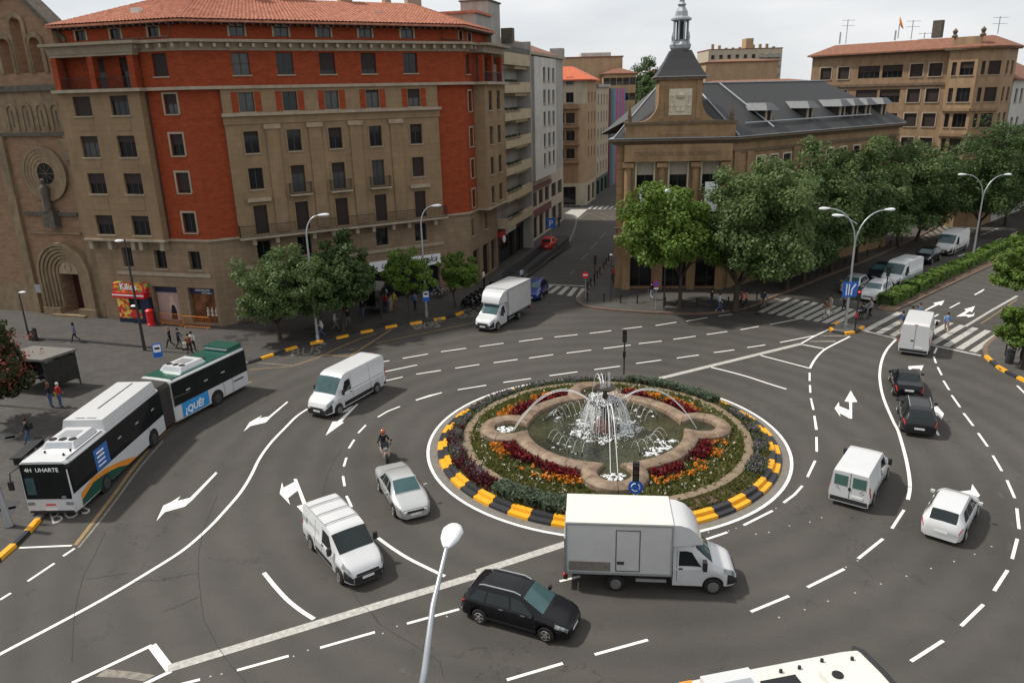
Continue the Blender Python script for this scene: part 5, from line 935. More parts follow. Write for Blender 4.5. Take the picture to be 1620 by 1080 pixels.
for k in range(7):
 z = zb + k * per
 B2.box(BA, AS, 0.15, W2 - 0.3, 0.0, 1.25, z, z + 0.14, 'balcony_slab', bal); B2.box(BA, AS, 0.15, W2 - 0.3, 1.12, 1.26, z + 0.141, z + (1.15 if k < 6 else 1.25), 'parapet', bal)
 B2.box(BA, AS, 0.15, 0.28, 0.0, 1.12, z + 0.141, z + 1.15, 'parapet_end', bal)
 if k < 6:
  B2.wall(BA, AS, 0.2, W2, z + 0.14, z + per, brown_wall, [(1.0, 4.6, z + 0.2, z + 2.5), (6.0, 8.0, z + 1.0, z + 2.5), (8.6, 10.4, z + 1.0, z + 2.5)], v=-0.5, depth=0.25)
  B2.window(BA, AS, 1.0, 4.6, z + 0.2, z + 2.5, v=-0.5, bars=3, sill=False, name='balcony_door');
  for a, b in ((6.0, 8.0), (8.6, 10.4)): B2.window(BA, AS, a, b, z + 1.0, z + 2.5, v=-0.5, blind=rnd.choice((0, 0.4)), glass=rnd.choice(('glass', 'curtain')), bars=2)
  B2.box(BA, AS, 5.5, W2, -0.45, 0.9, z + 1.0 + 1.6, z + per - 0.001, 'soffit_beam', bal)
  B2.rail(BA, AS, 0.3, 6.2, 1.3, z + 0.9, 0.5, 0.3)
  pts = [tuple(along(BA, AS, rnd.uniform(0.5, 6.0), 1.15, z + 1.1) - Vector((BA.x, BA.y, 0))) for _ in range(16)]
  o = ob('balcony_plants', tufts('balcony_plants', pts, '', '', green_pl, 0.14, 0.3, 4, k), None, B2.e); o['kind'] = 'stuff'
ztop = zb + 6 * per
B2.rail(BA, AS, 0.2, W2 - 0.3, 1.2, ztop + 1.25, 0.6, 0.25)
B2.wall(BA, AS, 0, W2, ztop + 0.14, ztop + 2.6, grey_wall, [(1.5, 3.5, ztop + 0.3, ztop + 2.2)], v=-1.8); B2.window(BA, AS, 1.5, 3.5, ztop + 0.3, ztop + 2.2, v=-1.8)
B2.box(BA, AS, 0.0, 5.5, -6.5, -1.85, ztop + 2.6, ztop + 5.2, 'roof_house', grey_wall); B2.box(BA, AS, -0.3, 5.8, -6.8, -1.6, ztop + 5.2, ztop + 5.45, 'roof_tiles', M['tile'])
B2.box(BA, AS, 6.0, 10.5, -5.5, -2.2, ztop + 2.6, ztop + 7.0, 'stair_tower', grey_wall); B2.box(BA, AS, 5.85, 10.65, -5.65, -2.05, ztop + 7.0, ztop + 7.15, 'tower_cap', M['cdark'])
B2.box(BA, AS, W2 - 0.3, W2, -3.0, 1.3, 0.3, ztop + 2.8, 'party_wall', grey_wall); B2.box(BA, AS, W2 - 0.6, W2 + 0.4, -2.2, -0.8, ztop + 2.8, ztop + 4.4, 'chimney', M['cdark'])
B2.wall(BA, AS, 0.0, W2, 0, zb, M['dark_metal'], [(0.6, 6.8, 0.1, 3.4), (7.4, 10.6, 0.1, 3.4), (0.8, 6.6, 4.3, zb - 0.4)], depth=0.4); B2.box(BA, AS, 0, W2, -3, -0.41, 0, ztop, 'core', grey_wall)
for q in ((0.6, 6.8, 0.1, 3.4), (7.4, 10.6, 0.1, 3.4), (0.8, 6.6, 4.3, zb - 0.4)): B2.window(BA, AS, *q, depth=0.35, bars=3, sill=False, name='shop_window')
B2.box(BA, AS, 0.3, 2.6, 0.02, 0.2, 3.5, 4.2, 'shop_sign', M['sign_red']); B2.box(BA, AS, 2.6, 7.0, 0.02, 0.2, 3.5, 4.2, 'shop_sign', M['print_white'])
B2.part(MB().lathe([(0.42, -0.06), (0.42, 0.06)], 16, (0.2, -0.7, 3.4), 'y'), 'round_sign', M['print_white'], BA, AS)

# ---- pale block to the corner of the cross street
WA = along(RCn, AS, 20.8); B3 = Building('pale_block', 'whitish grey corner block with small windows down the side street', (WA.x, WA.y, 0)); W3 = 23.5
zz = [HIT(845, q, RCn, AS)[1] for q in (129, 165, 200, 235, 266)]
rows = [(z, z + 1.75) for z in zz]; zlow = zz[-1] - 1.4; ztopw = zz[0] + 3.2
B3.grid(WA, AS, 0, 3.0, zlow, ztopw, white_wall, [(0.9, 2.0)], rows, bl=(0.3, 0.6, 1)); B3.grid(WA, AS, 3.0, 15.0, zlow, ztopw - 0.3, white_wall, [(7.6, 8.9), (10.2, 11.5), (12.8, 14.1)], rows, v=0.9, bl=(0.2, 0.5, 1.0)); B3.wall(along(WA, AS, 3.0), AS + 90, -0.9, 0, zlow, ztopw - 0.3, grey_wall); B3.wall(WA, AS, 15.0, W3, zlow, ztopw, grey_wall)
B3.box(WA, AS, 3.0, 15.0, 0, 0.9, zlow - 0.02, zlow, 'soffit', grey_wall); B3.wall(along(WA, AS, W3), AS + 90, 0, 16, 0, ztopw, grey_wall)
B3.grid(WA, AS, 0, W3, 0, zlow, cream_wall, [(0.8, 2.6), (4.0, 7.0), (8.0, 10.5), (11.5, 14), (15.5, 18.5), (19.5, 22.5)], [(0.3, 3.2), (4.6, 6.6)], bl=(0,), sill=False, bars=2, name='base_wall')
B3.box(WA, AS, 3.4, 14.6, 0.02, 0.2, 3.35, 4.3, 'shop_sign', mat('maroon_sign', (0.12, 0.04, 0.035), 0.6)); B3.box(WA, AS, 3.4, 14.6, 0.02, 0.25, 6.9, 7.5, 'shop_sign', MATS['maroon_sign'])
ledge([WA[:2], along(WA, AS, W3)[:2], along(along(WA, AS, W3), AS + 90, 16)[:2]], ztopw, ztopw + 0.35, 0.35, 'cornice', M['trim'], B3.e, B3.b, 0.5); B3.box(WA, AS, W3 - 2.0, W3 - 0.2, -1.5, 0.3, ztopw + 0.36, ztopw + 1.5, 'parapet', grey_wall)
hip_roof(B3, [WA[:2], along(WA, AS, W3)[:2], along(WA, AS, W3, -14)[:2], along(WA, AS, 0, -14)[:2]], ztopw + 0.4, 5, ztopw + 2.4, M['tile2'])

# ---- curved brown block across the cross street, its neighbours, striped scaffold
QA = Vector((14.2, 136.0, 0)); B4 = Building('curved_brown_block', 'brown block with rounded corner and red tiled cap down the side street', (QA.x, QA.y, 0)); A4 = 2.0
zf = [HIT(905, q, QA, A4)[1] for q in (195, 223, 251)]; ytop = HIT(905, 165, QA, A4)[1]; eave = HIT(905, 126, QA, A4)[1]
B4.grid(QA, A4, -9, -1.8, 4.0, ytop, brown_wall, [(-6.2, -4.2), (-3.9, -2.4)], [(z, z + 1.7) for z in zf], bl=(0.2, 1.0)); B4.grid(QA, A4, -9, -1.8, ytop, eave, cream_wall, [(-6.0, -4.4), (-3.9, -2.6)], [(ytop + 0.3, ytop + 1.9), (ytop + 3.2, ytop + 4.4)], bl=(0, 0.3)); B4.grid(QA, A4, -9, -1.8, 0, 4.0, cream_wall, [(-7.5, -5.2), (-4.6, -2.2)], [(0.2, 3.4)], bl=(0,), sill=False)
cv = MB(); ncv = 8
arcs = []
for k in range(ncv + 1):
 t = k / ncv; a = R(A4 - 90) + t * R(AS - A4); arcs.append((1.8 * math.cos(a) , 1.8 * math.sin(a)))
c4 = along(QA, A4, -1.8, -1.8) - Vector((QA.x, QA.y, 0))
for z0, z1, m, nm in ((0, 4.0, cream_wall, 'corner_wall'), (4.0, ytop, ochre, 'corner_wall'), (ytop, eave, cream_wall, 'corner_wall')):
 mb = MB(); n = len(arcs); mb.v = [(c4.x + q[0], c4.y + q[1], z0) for q in arcs] + [(c4.x + q[0], c4.y + q[1], z1) for q in arcs]
 for k in range(n - 1): mb.f.append((k, k + 1, n + k + 1, n + k))
 mb.build(nm, m, B4.e, smooth=60)
S4 = Vector((QA.x + c4.x + arcs[-1][0], QA.y + c4.y + arcs[-1][1], 0))
B4.grid(S4, AS, 0, 9, 4.0, eave, ochre, [(1.0, 2.0), (4.0, 5.0), (7, 8)], [(z, z + 1.7) for z in zf] + [(ytop + 0.3, ytop + 1.9)], bl=(0.3, 1.0)); B4.grid(S4, AS, 0, 9, 0, 4.0, cream_wall, [(1.0, 3.6), (5.2, 8.0)], [(0.2, 3.3)], bl=(0,), sill=False)
for z in zf + [ytop]: B4.box(QA, A4, -7.2, -1.6, 0.0, 0.5, z - 0.75, z - 0.55, 'balcony_band', brown_wall)
hip_roof(B4, [along(QA, A4, -12)[:2], QA[:2], along(S4, AS, 9)[:2], along(along(S4, AS, 9), AS + 90, 12)[:2]], eave, 3.5, eave + 2.2, mat('new_red_tile', (0.52, 0.13, 0.06), 0.8, var=0.2, scale=3), over=0.6)
N1 = along(S4, AS, 9.05); B5 = Building('grey_street_block', 'grey and cream street block behind the curved brown corner', (N1.x, N1.y, 0)); h5 = HIT(950, 138, N1, AS)[1]
B5.grid(N1, AS, 0, 14, 3.6, h5, cream_wall, [(1.5, 2.6), (5, 6.1), (8, 9.1), (11.2, 12.3)], [(4.6 + 3.1 * k, 6.4 + 3.1 * k) for k in range(int((h5 - 4) / 3.1))], bl=(0, 0.4, 1)); B5.grid(N1, AS, 0, 14, 0, 3.6, mat('green_shopfront', (0.05, 0.09, 0.06), 0.6), [(1, 4), (5.5, 8.5), (10, 13)], [(0.3, 3.0)], sill=False, bl=(0,)); B5.box(N1, AS, 0, 14, -9, -0.35, 0, h5, 'core', cream_wall); B5.box(N1, AS, -0.1, 14, -0.2, 0.4, h5, h5 + 0.5, 'parapet', grey_wall)
N2 = along(N1, AS, 14.1); B6 = Building('scaffolded_building', 'building wrapped in a red, blue and teal striped scaffold sheet', (N2.x, N2.y, 0)); h6 = HIT(975, 140, N2, AS)[1]
for k, c in enumerate(((0.10, 0.02, 0.03), (0.05, 0.12, 0.16), (0.06, 0.18, 0.2), (0.12, 0.2, 0.3), (0.45, 0.03, 0.07), (0.10, 0.2, 0.38), (0.5, 0.03, 0.08), (0.08, 0.18, 0.36), (0.5, 0.03, 0.07), (0.1, 0.2, 0.38))):
 B6.box(N2, AS, k * 2.2, k * 2.2 + 2.19, 0.0, 0.15, 0.2, h6, 'sheet_stripe', mat('sheet_%d' % k, c, 0.7, var=0.15, scale=1))
B6.box(N2, AS, 0, 22, -10, -0.02, 0, h6 - 0.6, 'core', grey_wall)

def slab_block(name, label, px0, px1, pyt, Y, depth, m, cols=0, rows_z=(), roof=None, gable=None, blind=(0, 0.5, 1)):
 """building standing square to the view at distance Y, its width and top read off the photograph"""
 A = Vector((0, Y, 0)); u0, u1 = HIT(px0, pyt, A, 0)[0], HIT(px1, pyt, A, 0)[0]; zt = HIT((px0 + px1) / 2, pyt, A, 0)[1]; b = Building(name, label, ((u0 + u1) / 2, Y, 0))
 cs = [(u0 + (u1 - u0) * (k + 0.5) / cols - 0.7, u0 + (u1 - u0) * (k + 0.5) / cols + 0.7) for k in range(cols)]; rs = [(zt - q - 1.6, zt - q) for q in rows_z]
 b.grid(A, 0, u0, u1, 0, zt, m, cs, rs, sill=False, bl=blind); b.box(A, 0, u0, u1, -depth, -0.4, 0, zt - 0.01, 'core', m)
 if roof: hip_roof(b, [(u0, Y), (u1, Y), (u1, Y + depth), (u0, Y + depth)], zt, min(depth, u1 - u0) * 0.42, zt + roof[1], M[roof[0]], over=0.5)
 else: b.box(A, 0, u0 - 0.2, u1 + 0.2, -depth, 0.15, zt, zt + 0.3, 'coping', M['tile2'])
 return b, A, u0, u1, zt
t_, A_, u0_, u1_, zt_ = slab_block('tan_backdrop_block', 'tan block with a large blank wall rising behind the street', 867, 985, 92, 190, 16, ochre); t_.box(A_, 0, u0_ + 8, u1_ - 2.5, -8, -2, zt_, zt_ + 1.2, 'roof_house', white_wall)
slab_block('tan_lower_block', 'lower tan block with dark loggia windows next to the blank wall', 955, 1006, 116, 186, 12, ochre, 5, (1.0, 4.4), ('tile2', 1.2))
b_, A_, u0_, u1_, zt_ = slab_block('tower_block', 'tall tan tower block with balconies far behind the slate roof', 1122, 1238, 78, 330, 20, cream_wall, 9, (2, 6, 10, 14), None)
for k in range(5): b_.box(A_, 0, u1_ - 9, u1_ - 0.5, 0.0, 1.2, zt_ - 3.4 - 3.2 * k, zt_ - 2.2 - 3.2 * k, 'balcony', grey_wall)
b_.box(A_, 0, u0_ + 15.5, u0_ + 18.5, -8, -2, zt_ + 0.3, zt_ + 4.2, 'lift_house', ochre)
for k in range(10): b_.box(A_, 0, u0_ + 2 + k * 2.8, u0_ + 3.0 + k * 2.8, -5, -4, zt_ + 0.3, zt_ + 0.8 + rnd.random() * 1.6, 'chimney', M['sand'])
slab_block('tan_gable_block', 'tan building with a plain wall in front of the tower block', 1118, 1232, 97, 235, 15, ochre, 0, (), ('tile2', 0.8)); slab_block('red_roof_row', 'low row with a red tiled roof edge just above the slate roof', 1110, 1290, 131, 150, 9, ochre, 0, (), ('tile2', 0.6))
slab_block('pale_distant_block', 'small pale block between the trees and the spire', 1028, 1052, 118, 260, 12, cream_wall, 3, (2, 6, 10), ('tile', 1.5))
slab_block('distant_left_block', 'plain block whose tiled roof shows behind the brick block', 560, 660, 30, 120, 10, white_wall, 0, (), ('tile', 2.0))

# ---- government building with slate roofs and gabled clock-tower style front
M['pale_surround'] = mat('pale_surround', (0.58, 0.51, 0.39), 0.7, var=0.08)
GA = Vector((10.59, 75.19, 0)); AG, AW = -6.0, 37.0; GB = along(GA, AG, 10.95); GW = 31.5
GV = Building('government_building', 'sandstone government building with slate roof, curved gable and lantern spire', (GA.x, GA.y, 0))
gs = brick_mat('gold_sandstone', (0.33, 0.218, 0.122), (0.30, 0.197, 0.109), (0.26, 0.17, 0.092), 1.0, 0.5, 0.38, 0.015, 0.5); gd = mat('stained_sandstone', (0.14, 0.10, 0.065), 0.9, var=0.3, scale=2.5)
gw = [(1.95, 3.55, 9.0, 12.7), (5.1, 6.75, 9.0, 12.7), (8.2, 9.8, 9.0, 12.7)]; gl = [(1.9, 3.6, 6.0, 8.6), (5.05, 6.8, 6.0, 8.6), (8.15, 9.85, 6.0, 8.6)]; ga = [(1.3, 3.7, 0.3, 3.9), (4.7, 7.1, 0.3, 4.2), (8.0, 10.4, 0.3, 3.9)]
GV.wall(GA, AG, 0, 10.95, 0, 14.6, gs, [(a, b, 10.2, 12.65) for a, b, _, _ in gw] + gl + ga, depth=0.5)
for a, b, _, _ in gw: GV.window(GA, AG, a, b, 10.2, 12.65, depth=0.3, blind=0.5, bm='blind2', surround='pale_surround', fm='frame')
for q in gl: GV.window(GA, AG, *q, depth=0.4, surround='trim')
for q in ga: GV.window(GA, AG, *q, depth=0.48, sill=False, name='arched_door', bars=1, glass='glass')
for a, b, _, d in ga:
 mb = MB(); c, r = (a + b) / 2, (b - a) / 2
 for k in range(12):
  t0, t1 = math.pi * k / 12, math.pi * (k + 1) / 12; p0, p1 = (c + r * math.cos(t0), d - r + r * math.sin(t0)), (c + r * math.cos(t1), d - r + r * math.sin(t1)); mb.p((p0[0], 0.02, p0[1]), (p0[0], 0.02, d), (p1[0], 0.02, d), (p1[0], 0.02, p1[1])); mb.p((p0[0], 0.02, p0[1]), (p1[0], 0.02, p1[1]), (p1[0], 0.45, p1[1]), (p0[0], 0.45, p0[1]))
 GV.part(mb, 'arch_head', gs, GA, AG)
for u in (1.1, 4.3, 7.5, 10.3):
 GV.part(MB().lathe([(0.42, 5.9), (0.42, 6.2), (0.36, 6.3), (0.33, 12.2)], 14, (u, -0.35, 0)), 'column', gs, GA, AG, 50); GV.box(GA, AG, u - 0.5, u + 0.5, 0.003, 0.85, 12.2, 12.6, 'capital', gs); GV.box(GA, AG, u - 0.45, u + 0.45, 0.003, 0.8, 5.6, 5.9, 'column_base', gs); GV.box(GA, AG, u - 0.4, u + 0.4, 0.003, 0.5, 0, 5.3, 'pier', gs)
for k in range(10): GV.box(GA, AG, 0.02, 0.6, 0.003, 0.06, 6.4 + k * 0.8, 6.4 + k * 0.8 + 0.72, 'quoin', gs)
GV.box(GA, AG, 0.7, 10.8, 0.003, 0.75, 12.75, 14.3, 'frieze', gs); ob('sign_lettering', text_mesh('DELEGACION DEL GOBIERNO', 0.6, 0.01), mat('cut_letters', (0.17, 0.115, 0.07), 0.9), GV.e, along(GA, AG, 5.7, 0.765, 13.25) - GV.b, R(AG))
GV.box(GA, AG, -0.2, 11.1, 0.0, 1.1, 5.3, 5.58, 'balcony_slab', M['trim']);
for k in range(16): GV.part(MB().lathe([(0.1, 5.6), (0.06, 5.7), (0.13, 5.95), (0.07, 6.2), (0.1, 6.3)], 8, (0.1 + k * 0.72, -0.95, 0)), 'baluster', gd, GA, AG, 50)
GV.box(GA, AG, -0.2, 11.1, 0.8, 1.1, 6.3, 6.5, 'balustrade_rail', gd)
GV.box(GA, AG, 2.2, 3.5, 0.86, 0.9, 5.9, 10.2, 'banner', M['print_white'])
for k in range(9): GV.box(GA, AG, 2.35, 2.35 + rnd.uniform(0.5, 0.75), 0.902, 0.906, 9.7 - k * 0.26 - (0.3 if k > 3 else 0), 9.78 - k * 0.26 - (0.3 if k > 3 else 0), 'banner_print', M['iron'])
GV.box(GA, AG, 8.4, 9.6, 0.86, 0.9, 8.0, 10.8, 'banner', M['print_white'])
# side along the street, wing along the avenue
GL = along(GA, AS, 26); GV.wall(GL, AS + 180, 0, 26, 0, 14.6, gs, [(u, u + 1.1, z, z + 2.2) for u in (2, 5.5, 9, 12.5, 16, 19.5, 23) for z in (1.2, 6.4, 10.6)])
for u in (2, 5.5, 9, 12.5, 16, 19.5, 23):
 for z in (1.2, 6.4, 10.6): GV.window(GL, AS + 180, u, u + 1.1, z, z + 2.2)
wc = []
for px in (1202.5, 1223, 1244, 1289, 1310.5, 1331, 1352, 1374): u = HIT(px, 262, GB, AW)[0]; wc.append((u - 0.62, u + 0.62))
GV.grid(GB, AW, 0, GW, 0, 14.6, gs, wc, [(10.7, 12.75), (6.2, 8.7), (1.4, 4.0)], surround='pale_surround', bl=(0, 0, 0.3))
for k in range(12): GV.box(GB, AW, 0.05, GW - 0.05, 0.003, 0.035, 9.2 + k * 0.01, 9.45 + k * 0.01, 'ledge', gs) if k == 0 else None
for u in (0.6, 2.6, HIT(1268, 260, GB, AW)[0], HIT(1256, 260, GB, AW)[0], GW - 0.6): GV.box(GB, AW, u - 0.45, u + 0.45, 0.003, 0.16, 0, 13.4, 'pilaster', gs)
GV.box(GB, AW, 0.02, GW - 0.02, 0.003, 0.12, 13.3, 13.6, 'string_course', gd); GV.box(GB, AW, 0.02, GW, 0.003, 0.1, 5.3, 5.6, 'string_course', gs)
GE = along(GB, AW, GW); GV.wall(GE, AW + 90, 0, 13, 0, 14.6, gs)
gp = [GL[:2], GA[:2], GB[:2], GE[:2], along(GE, AW + 90, 13)[:2]]
ledge(gp[:4], 0, 0, 0, 'cornice', gd, GV.e, GV.b, prof=[(-0.5, 14.3), (0.25, 14.3), (0.4, 14.5), (0.68, 14.62), (0.7, 14.78), (-0.5, 14.85)])
ledge(gp[:4], 14.85, 14.93, 0.72, 'gutter', M['zinc'], GV.e, GV.b, 0.3)
# slate roofs: wing gable roof and the corner pavilion
def slope(pts, name, m): return MB().p(*[tuple(Vector(q) - Vector((GV.b.x, GV.b.y, 0))) for q in pts]).build(name, m, GV.e, fix=False)
def gpt(A, a, u, v, z): q = along(A, a, u, v); return (q.x, q.y, z)
zr = 19.75; r0 = gpt(GB, AW, 1.5, -6.5, zr); r1 = gpt(GB, AW, GW - 6.5, -6.5, zr); e0 = gpt(GB, AW, 0, 0.6, 14.94); e1 = gpt(GB, AW, GW + 0.6, 0.6, 14.94); bk0 = gpt(GB, AW, -4, -14, 14.9); bk1 = gpt(GB, AW, GW + 0.8, -14, 14.9)
slope((e0, e1, r1, r0), 'slate_slope', M['slate']); slope((e1, bk1, r1), 'slate_slope', M['slate']); slope((bk1, bk0, r0, r1), 'slate_slope', M['slate'])
f0 = gpt(GA, AG, -0.3, 0.5, 14.94); f1 = gpt(GA, AG, 10.95, 0.6, 14.9); lb = gpt(GA, AS, 22, -0.5, 14.94); rl = gpt(GA, AG, 4.5, -8, zr)
slope((f0, e0, r0, rl), 'slate_slope', M['slate']); slope((lb, f0, rl), 'slate_slope', M['slate']); slope((lb, rl, r0, bk0), 'slate_slope', M['slate'])
for a, b in ((e0, r0), (f0, rl), (r0, r1), (gpt(GB, AW, 6, 0.2, 15.45), gpt(GB, AW, 0.5 + 5, -6.3, 19.7)), (gpt(GB, AW, 2.5, -0.6, 15.95), gpt(GB, AW, 25.8, -0.6, 15.95))): GV.part(MB().tube([Vector(a) + Vector((0, 0, 0.06)), Vector(b) + Vector((0, 0, 0.06))], 0.08, 6), 'ridge_flashing', M['zinc'])
for px in (1211, 1276, 1327, 1347, 1367, 1392):
 u = HIT(px, 185, along(GB, AW, 0, -1.2), AW)[0]; d = empty('dormer', along(GB, AW, u, -1.2, 0) - GV.b, R(AW)); d.parent = GV.e
 MB().box(-0.55, 0.55, -0.25, 2.0, 15.4, 17.05).build('dormer_cheeks', M['slate'], d); MB().box(-0.5, -0.3, -0.4, -0.252, 15.4, 17.0).box(0.3, 0.5, -0.4, -0.252, 15.4, 17.0).build('dormer_posts', M['trim'], d); MB().box(-0.3, 0.3, -0.3, -0.255, 15.5, 17.0).build('dormer_window', M['glass'], d)
 m = MB(); m.v = [(-1.05, -0.9, 17.06), (1.05, -0.9, 17.06), (0.55, -0.3, 17.75), (-0.55, -0.3, 17.75), (-1.05, 3.0, 17.06), (1.05, 3.0, 17.06), (0.55, 3.0, 17.75), (-0.55, 3.0, 17.75)]; m.f = [(0, 1, 2, 3), (1, 5, 6, 2), (4, 0, 3, 7), (3, 2, 6, 7), (0, 4, 5, 1), (4, 7, 6, 5)]; m.build('dormer_roof', M['lead'], d)
# attic, gable with arms, pyramid, lantern
GV.box(GA, AG, 0.8, 11.0, -0.6, 0.5, 14.94, 16.15, 'attic', gs); GV.box(GA, AG, 0.65, 11.15, -0.7, 0.65, 16.15, 16.4, 'attic_cornice', gd); GV.box(GA, AG, 3.8, 7.8, 0.502, 0.55, 15.2, 15.9, 'attic_panel', gs)
gbl = [(2.1, 16.4)]
for k in range(9): t = k / 8; gbl.append((2.1 + 1.7 * math.sin(t * math.pi / 2), 16.4 + 2.0 * (1 - math.cos(t * math.pi / 2))))
gbl += [(3.8, 20.1), (7.8, 20.1)]
for k in range(9): t = 1 - k / 8; gbl.append((9.5 - 1.7 * math.sin(t * math.pi / 2), 16.4 + 2.0 * (1 - math.cos(t * math.pi / 2))))
m = MB(); n = len(gbl); m.v = [(u, -0.35, z) for u, z in gbl] + [(u, 0.6, z) for u, z in gbl]; m.f = [tuple(range(n)), tuple(range(2 * n - 1, n - 1, -1))] + [(i, (i + 1) % n, n + (i + 1) % n, n + i) for i in range(n)]; GV.part(m, 'gable', gs, GA, AG)
GV.box(GA, AG, 3.82, 7.78, -3.6, -0.61, 16.5, 20.09, 'tower_block', gs); GV.box(GA, AG, 3.55, 8.05, -3.85, 0.6, 20.1, 20.35, 'tower_cornice', gd)
for u in (4.1, 7.5): GV.box(GA, AG, u - 0.22, u + 0.22, 0.352, 0.45, 16.6, 20.0, 'gable_pilaster', gs)
arms = GV.box(GA, AG, 4.75, 6.85, 0.352, 0.42, 16.95, 19.3, 'coat_of_arms', M['pale_surround'])
def relief(b): q = GV.part(b, 'arms_relief', M['pale_surround'], GA, AG, 40)
relief(MB().p(*[(5.8 + x, -0.46, z) for x, z in ((-0.5, 18.4), (0.5, 18.4), (0.5, 17.6), (0.3, 17.3), (0, 17.2), (-0.3, 17.3), (-0.5, 17.6))]).box(5.3, 6.3, -0.52, -0.42, 17.75, 18.35).box(5.4, 5.75, -0.55, -0.42, 17.3, 17.7).box(5.85, 6.2, -0.55, -0.42, 17.3, 17.7))
for s in (-1, 1): relief(MB().lathe([(0.1, 17.2), (0.08, 17.4), (0.08, 18.6), (0.13, 18.7)], 8, (5.8 + s * 0.82, -0.46, 0))); relief(MB().box(5.8 + s * 0.82 - 0.2, 5.8 + s * 0.82 + 0.2, -0.56, -0.42, 17.75, 17.95))
relief(MB().lathe([(0.35, 18.5), (0.45, 18.75), (0.3, 18.95), (0.0, 19.1)], 10, (5.8, -0.46, 0)))
for u in (1.15, 10.65): GV.part(MB().lathe([(0.3, 16.4), (0.3, 16.7), (0.2, 16.75), (0.28, 16.9), (0.0, 18.2)], 4, (u, 0.0, 0), a0=math.pi / 4), 'obelisk', gd, GA, AG)
cxy = (5.8, 1.6)
pyr = MB(); prf = [(2.35, 20.35), (1.95, 20.9), (1.35, 21.9), (0.95, 22.7)]; pyr.lathe([(r * 1.414, z) for r, z in prf], 4, (cxy[0], cxy[1], 0), a0=math.pi / 4); GV.part(pyr, 'spire_roof', M['slate'], GA, AG)
GV.box(GA, AG, 3.4, 8.2, -4.0, 0.75, 20.351, 20.42, 'spire_eave', M['zinc'])
GV.part(MB().lathe([(0.75, 22.65), (0.95, 22.9), (1.0, 23.2), (0.8, 23.5), (0.85, 23.65)], 8, (*cxy, 0)), 'lantern_base', M['zinc'], GA, AG)
for k in range(8): a = 2 * math.pi * (k + 0.5) / 8; GV.part(MB().tube([(cxy[0] + 0.66 * math.cos(a), cxy[1] + 0.66 * math.sin(a), 23.6), (cxy[0] + 0.66 * math.cos(a), cxy[1] + 0.66 * math.sin(a), 25.3)], 0.09, 6), 'lantern_post', M['zinc'], GA, AG)
for k in range(4): a = 2 * math.pi * (k + 0.5) / 4; GV.part(MB().lathe([(0.12, 23.2), (0.08, 23.6), (0.12, 23.9), (0.0, 24.4)], 6, (cxy[0] + 0.95 * math.cos(a), cxy[1] + 0.95 * math.sin(a), 0)), 'finial', M['zinc'], GA, AG)
GV.part(MB().lathe([(0.42, 23.5), (0.42, 25.3)], 8, (*cxy, 0)), 'lantern_core', M['slate'], GA, AG); GV.part(MB().lathe([(0.6, 25.2), (0.95, 25.35), (0.95, 25.5), (0.6, 25.7), (0.55, 26.1), (0.3, 26.5), (0.4, 26.7), (0.22, 26.9), (0.3, 27.5), (0.2, 28.0)], 8, (*cxy, 0)), 'lantern_cap', M['zinc'], GA, AG); GV.part(MB().lathe([(0.32, 27.9), (0.2, 28.6), (0.0, 31.0)], 8, (*cxy, 0)), 'spire_tip', gd, GA, AG)

# ---- brown block right of it, across the cross street
BC = Vector((60.5, 109.0, 0)); AB = -48.0; Hb = lambda px, py: HIT(px, py, BC, AB)
B7 = Building('brown_avenue_block', 'brown stone block with tiled roof and rooftop aerials on the avenue', (BC.x, BC.y, 0)); ochre2 = mat('dark_ochre_render', (0.34, 0.225, 0.13), 0.85, var=0.12, scale=0.8, stain=0.35); bs = mat('brown_stone', (0.285, 0.185, 0.108), 0.85, var=0.15, scale=1.2, stain=0.35); ul = Hb(1285, 100)[0]; ez = 23.3
rws = [(20.1, 21.8), (16.7, 18.5), (13.4, 15.2), (10.1, 11.9), (6.8, 8.6)]
cl = []
for px in (1307, 1335, 1450, 1480): u = Hb(px, 112)[0]; cl.append((u - 0.85, u + 0.85))
cmid = [(Hb(1358, 112)[0], Hb(1392, 112)[0]), (Hb(1396, 112)[0], Hb(1428, 112)[0])]
B7.grid(BC, AB, ul, 0, 0, ez, bs, cl, rws, surround='trim', bl=(0.9, 1.0, 1.0, 0.5), extra=[(a, b, z, z1) for a, b in cmid for z, z1 in rws])
for a, b in cmid:
 for z, z1 in rws: B7.window(BC, AB, a, b, z, z1, bars=3, blind=rnd.choice((0, 0.5, 1)), sill=False, name='gallery_window')
B7.box(BC, AB, ul, 0, 0.003, 0.25, 18.95, 19.3, 'string_course', gd)
tur = [along(BC, AB, 0, 0.9), along(BC, AB, 3.6, 0.9), along(BC, AB, 6.2, -1.0)]
for a, b in zip(tur, tur[1:]):
 an = math.degrees(math.atan2(b.y - a.y, b.x - a.x)); w = (b - a).length
 B7.grid(a, an, 0, w, 0, ez, ochre2, [(0.5, w * 0.3), (w * 0.42, w - 0.4)], rws, bl=(0.5, 1.0, 0.0, 1.0), bars=2)
 for z in (9.2, 12.5, 15.8): B7.box(a, an, 0.05, w - 0.05, 0.003, 0.3, z - 0.3, z + 0.1, 'band', bs)
B7.wall(along(BC, AB, 0), AB + 90, -0.9, 0.0, 0, ez, ochre2); av = tur[-1]; B7.grid(av, 42.7, 0, 5, 0, ez, ochre2, [(0.8, 1.8), (3, 4)], rws, bl=(0.5, 1))
pl = [along(BC, AB, ul)[:2], along(BC, AB, 0)[:2], tur[0][:2], tur[1][:2], tur[2][:2], along(av, 42.7, 5)[:2], along(av, 42.7, 5, -16)[:2], along(BC, AB, ul, -14)[:2]]
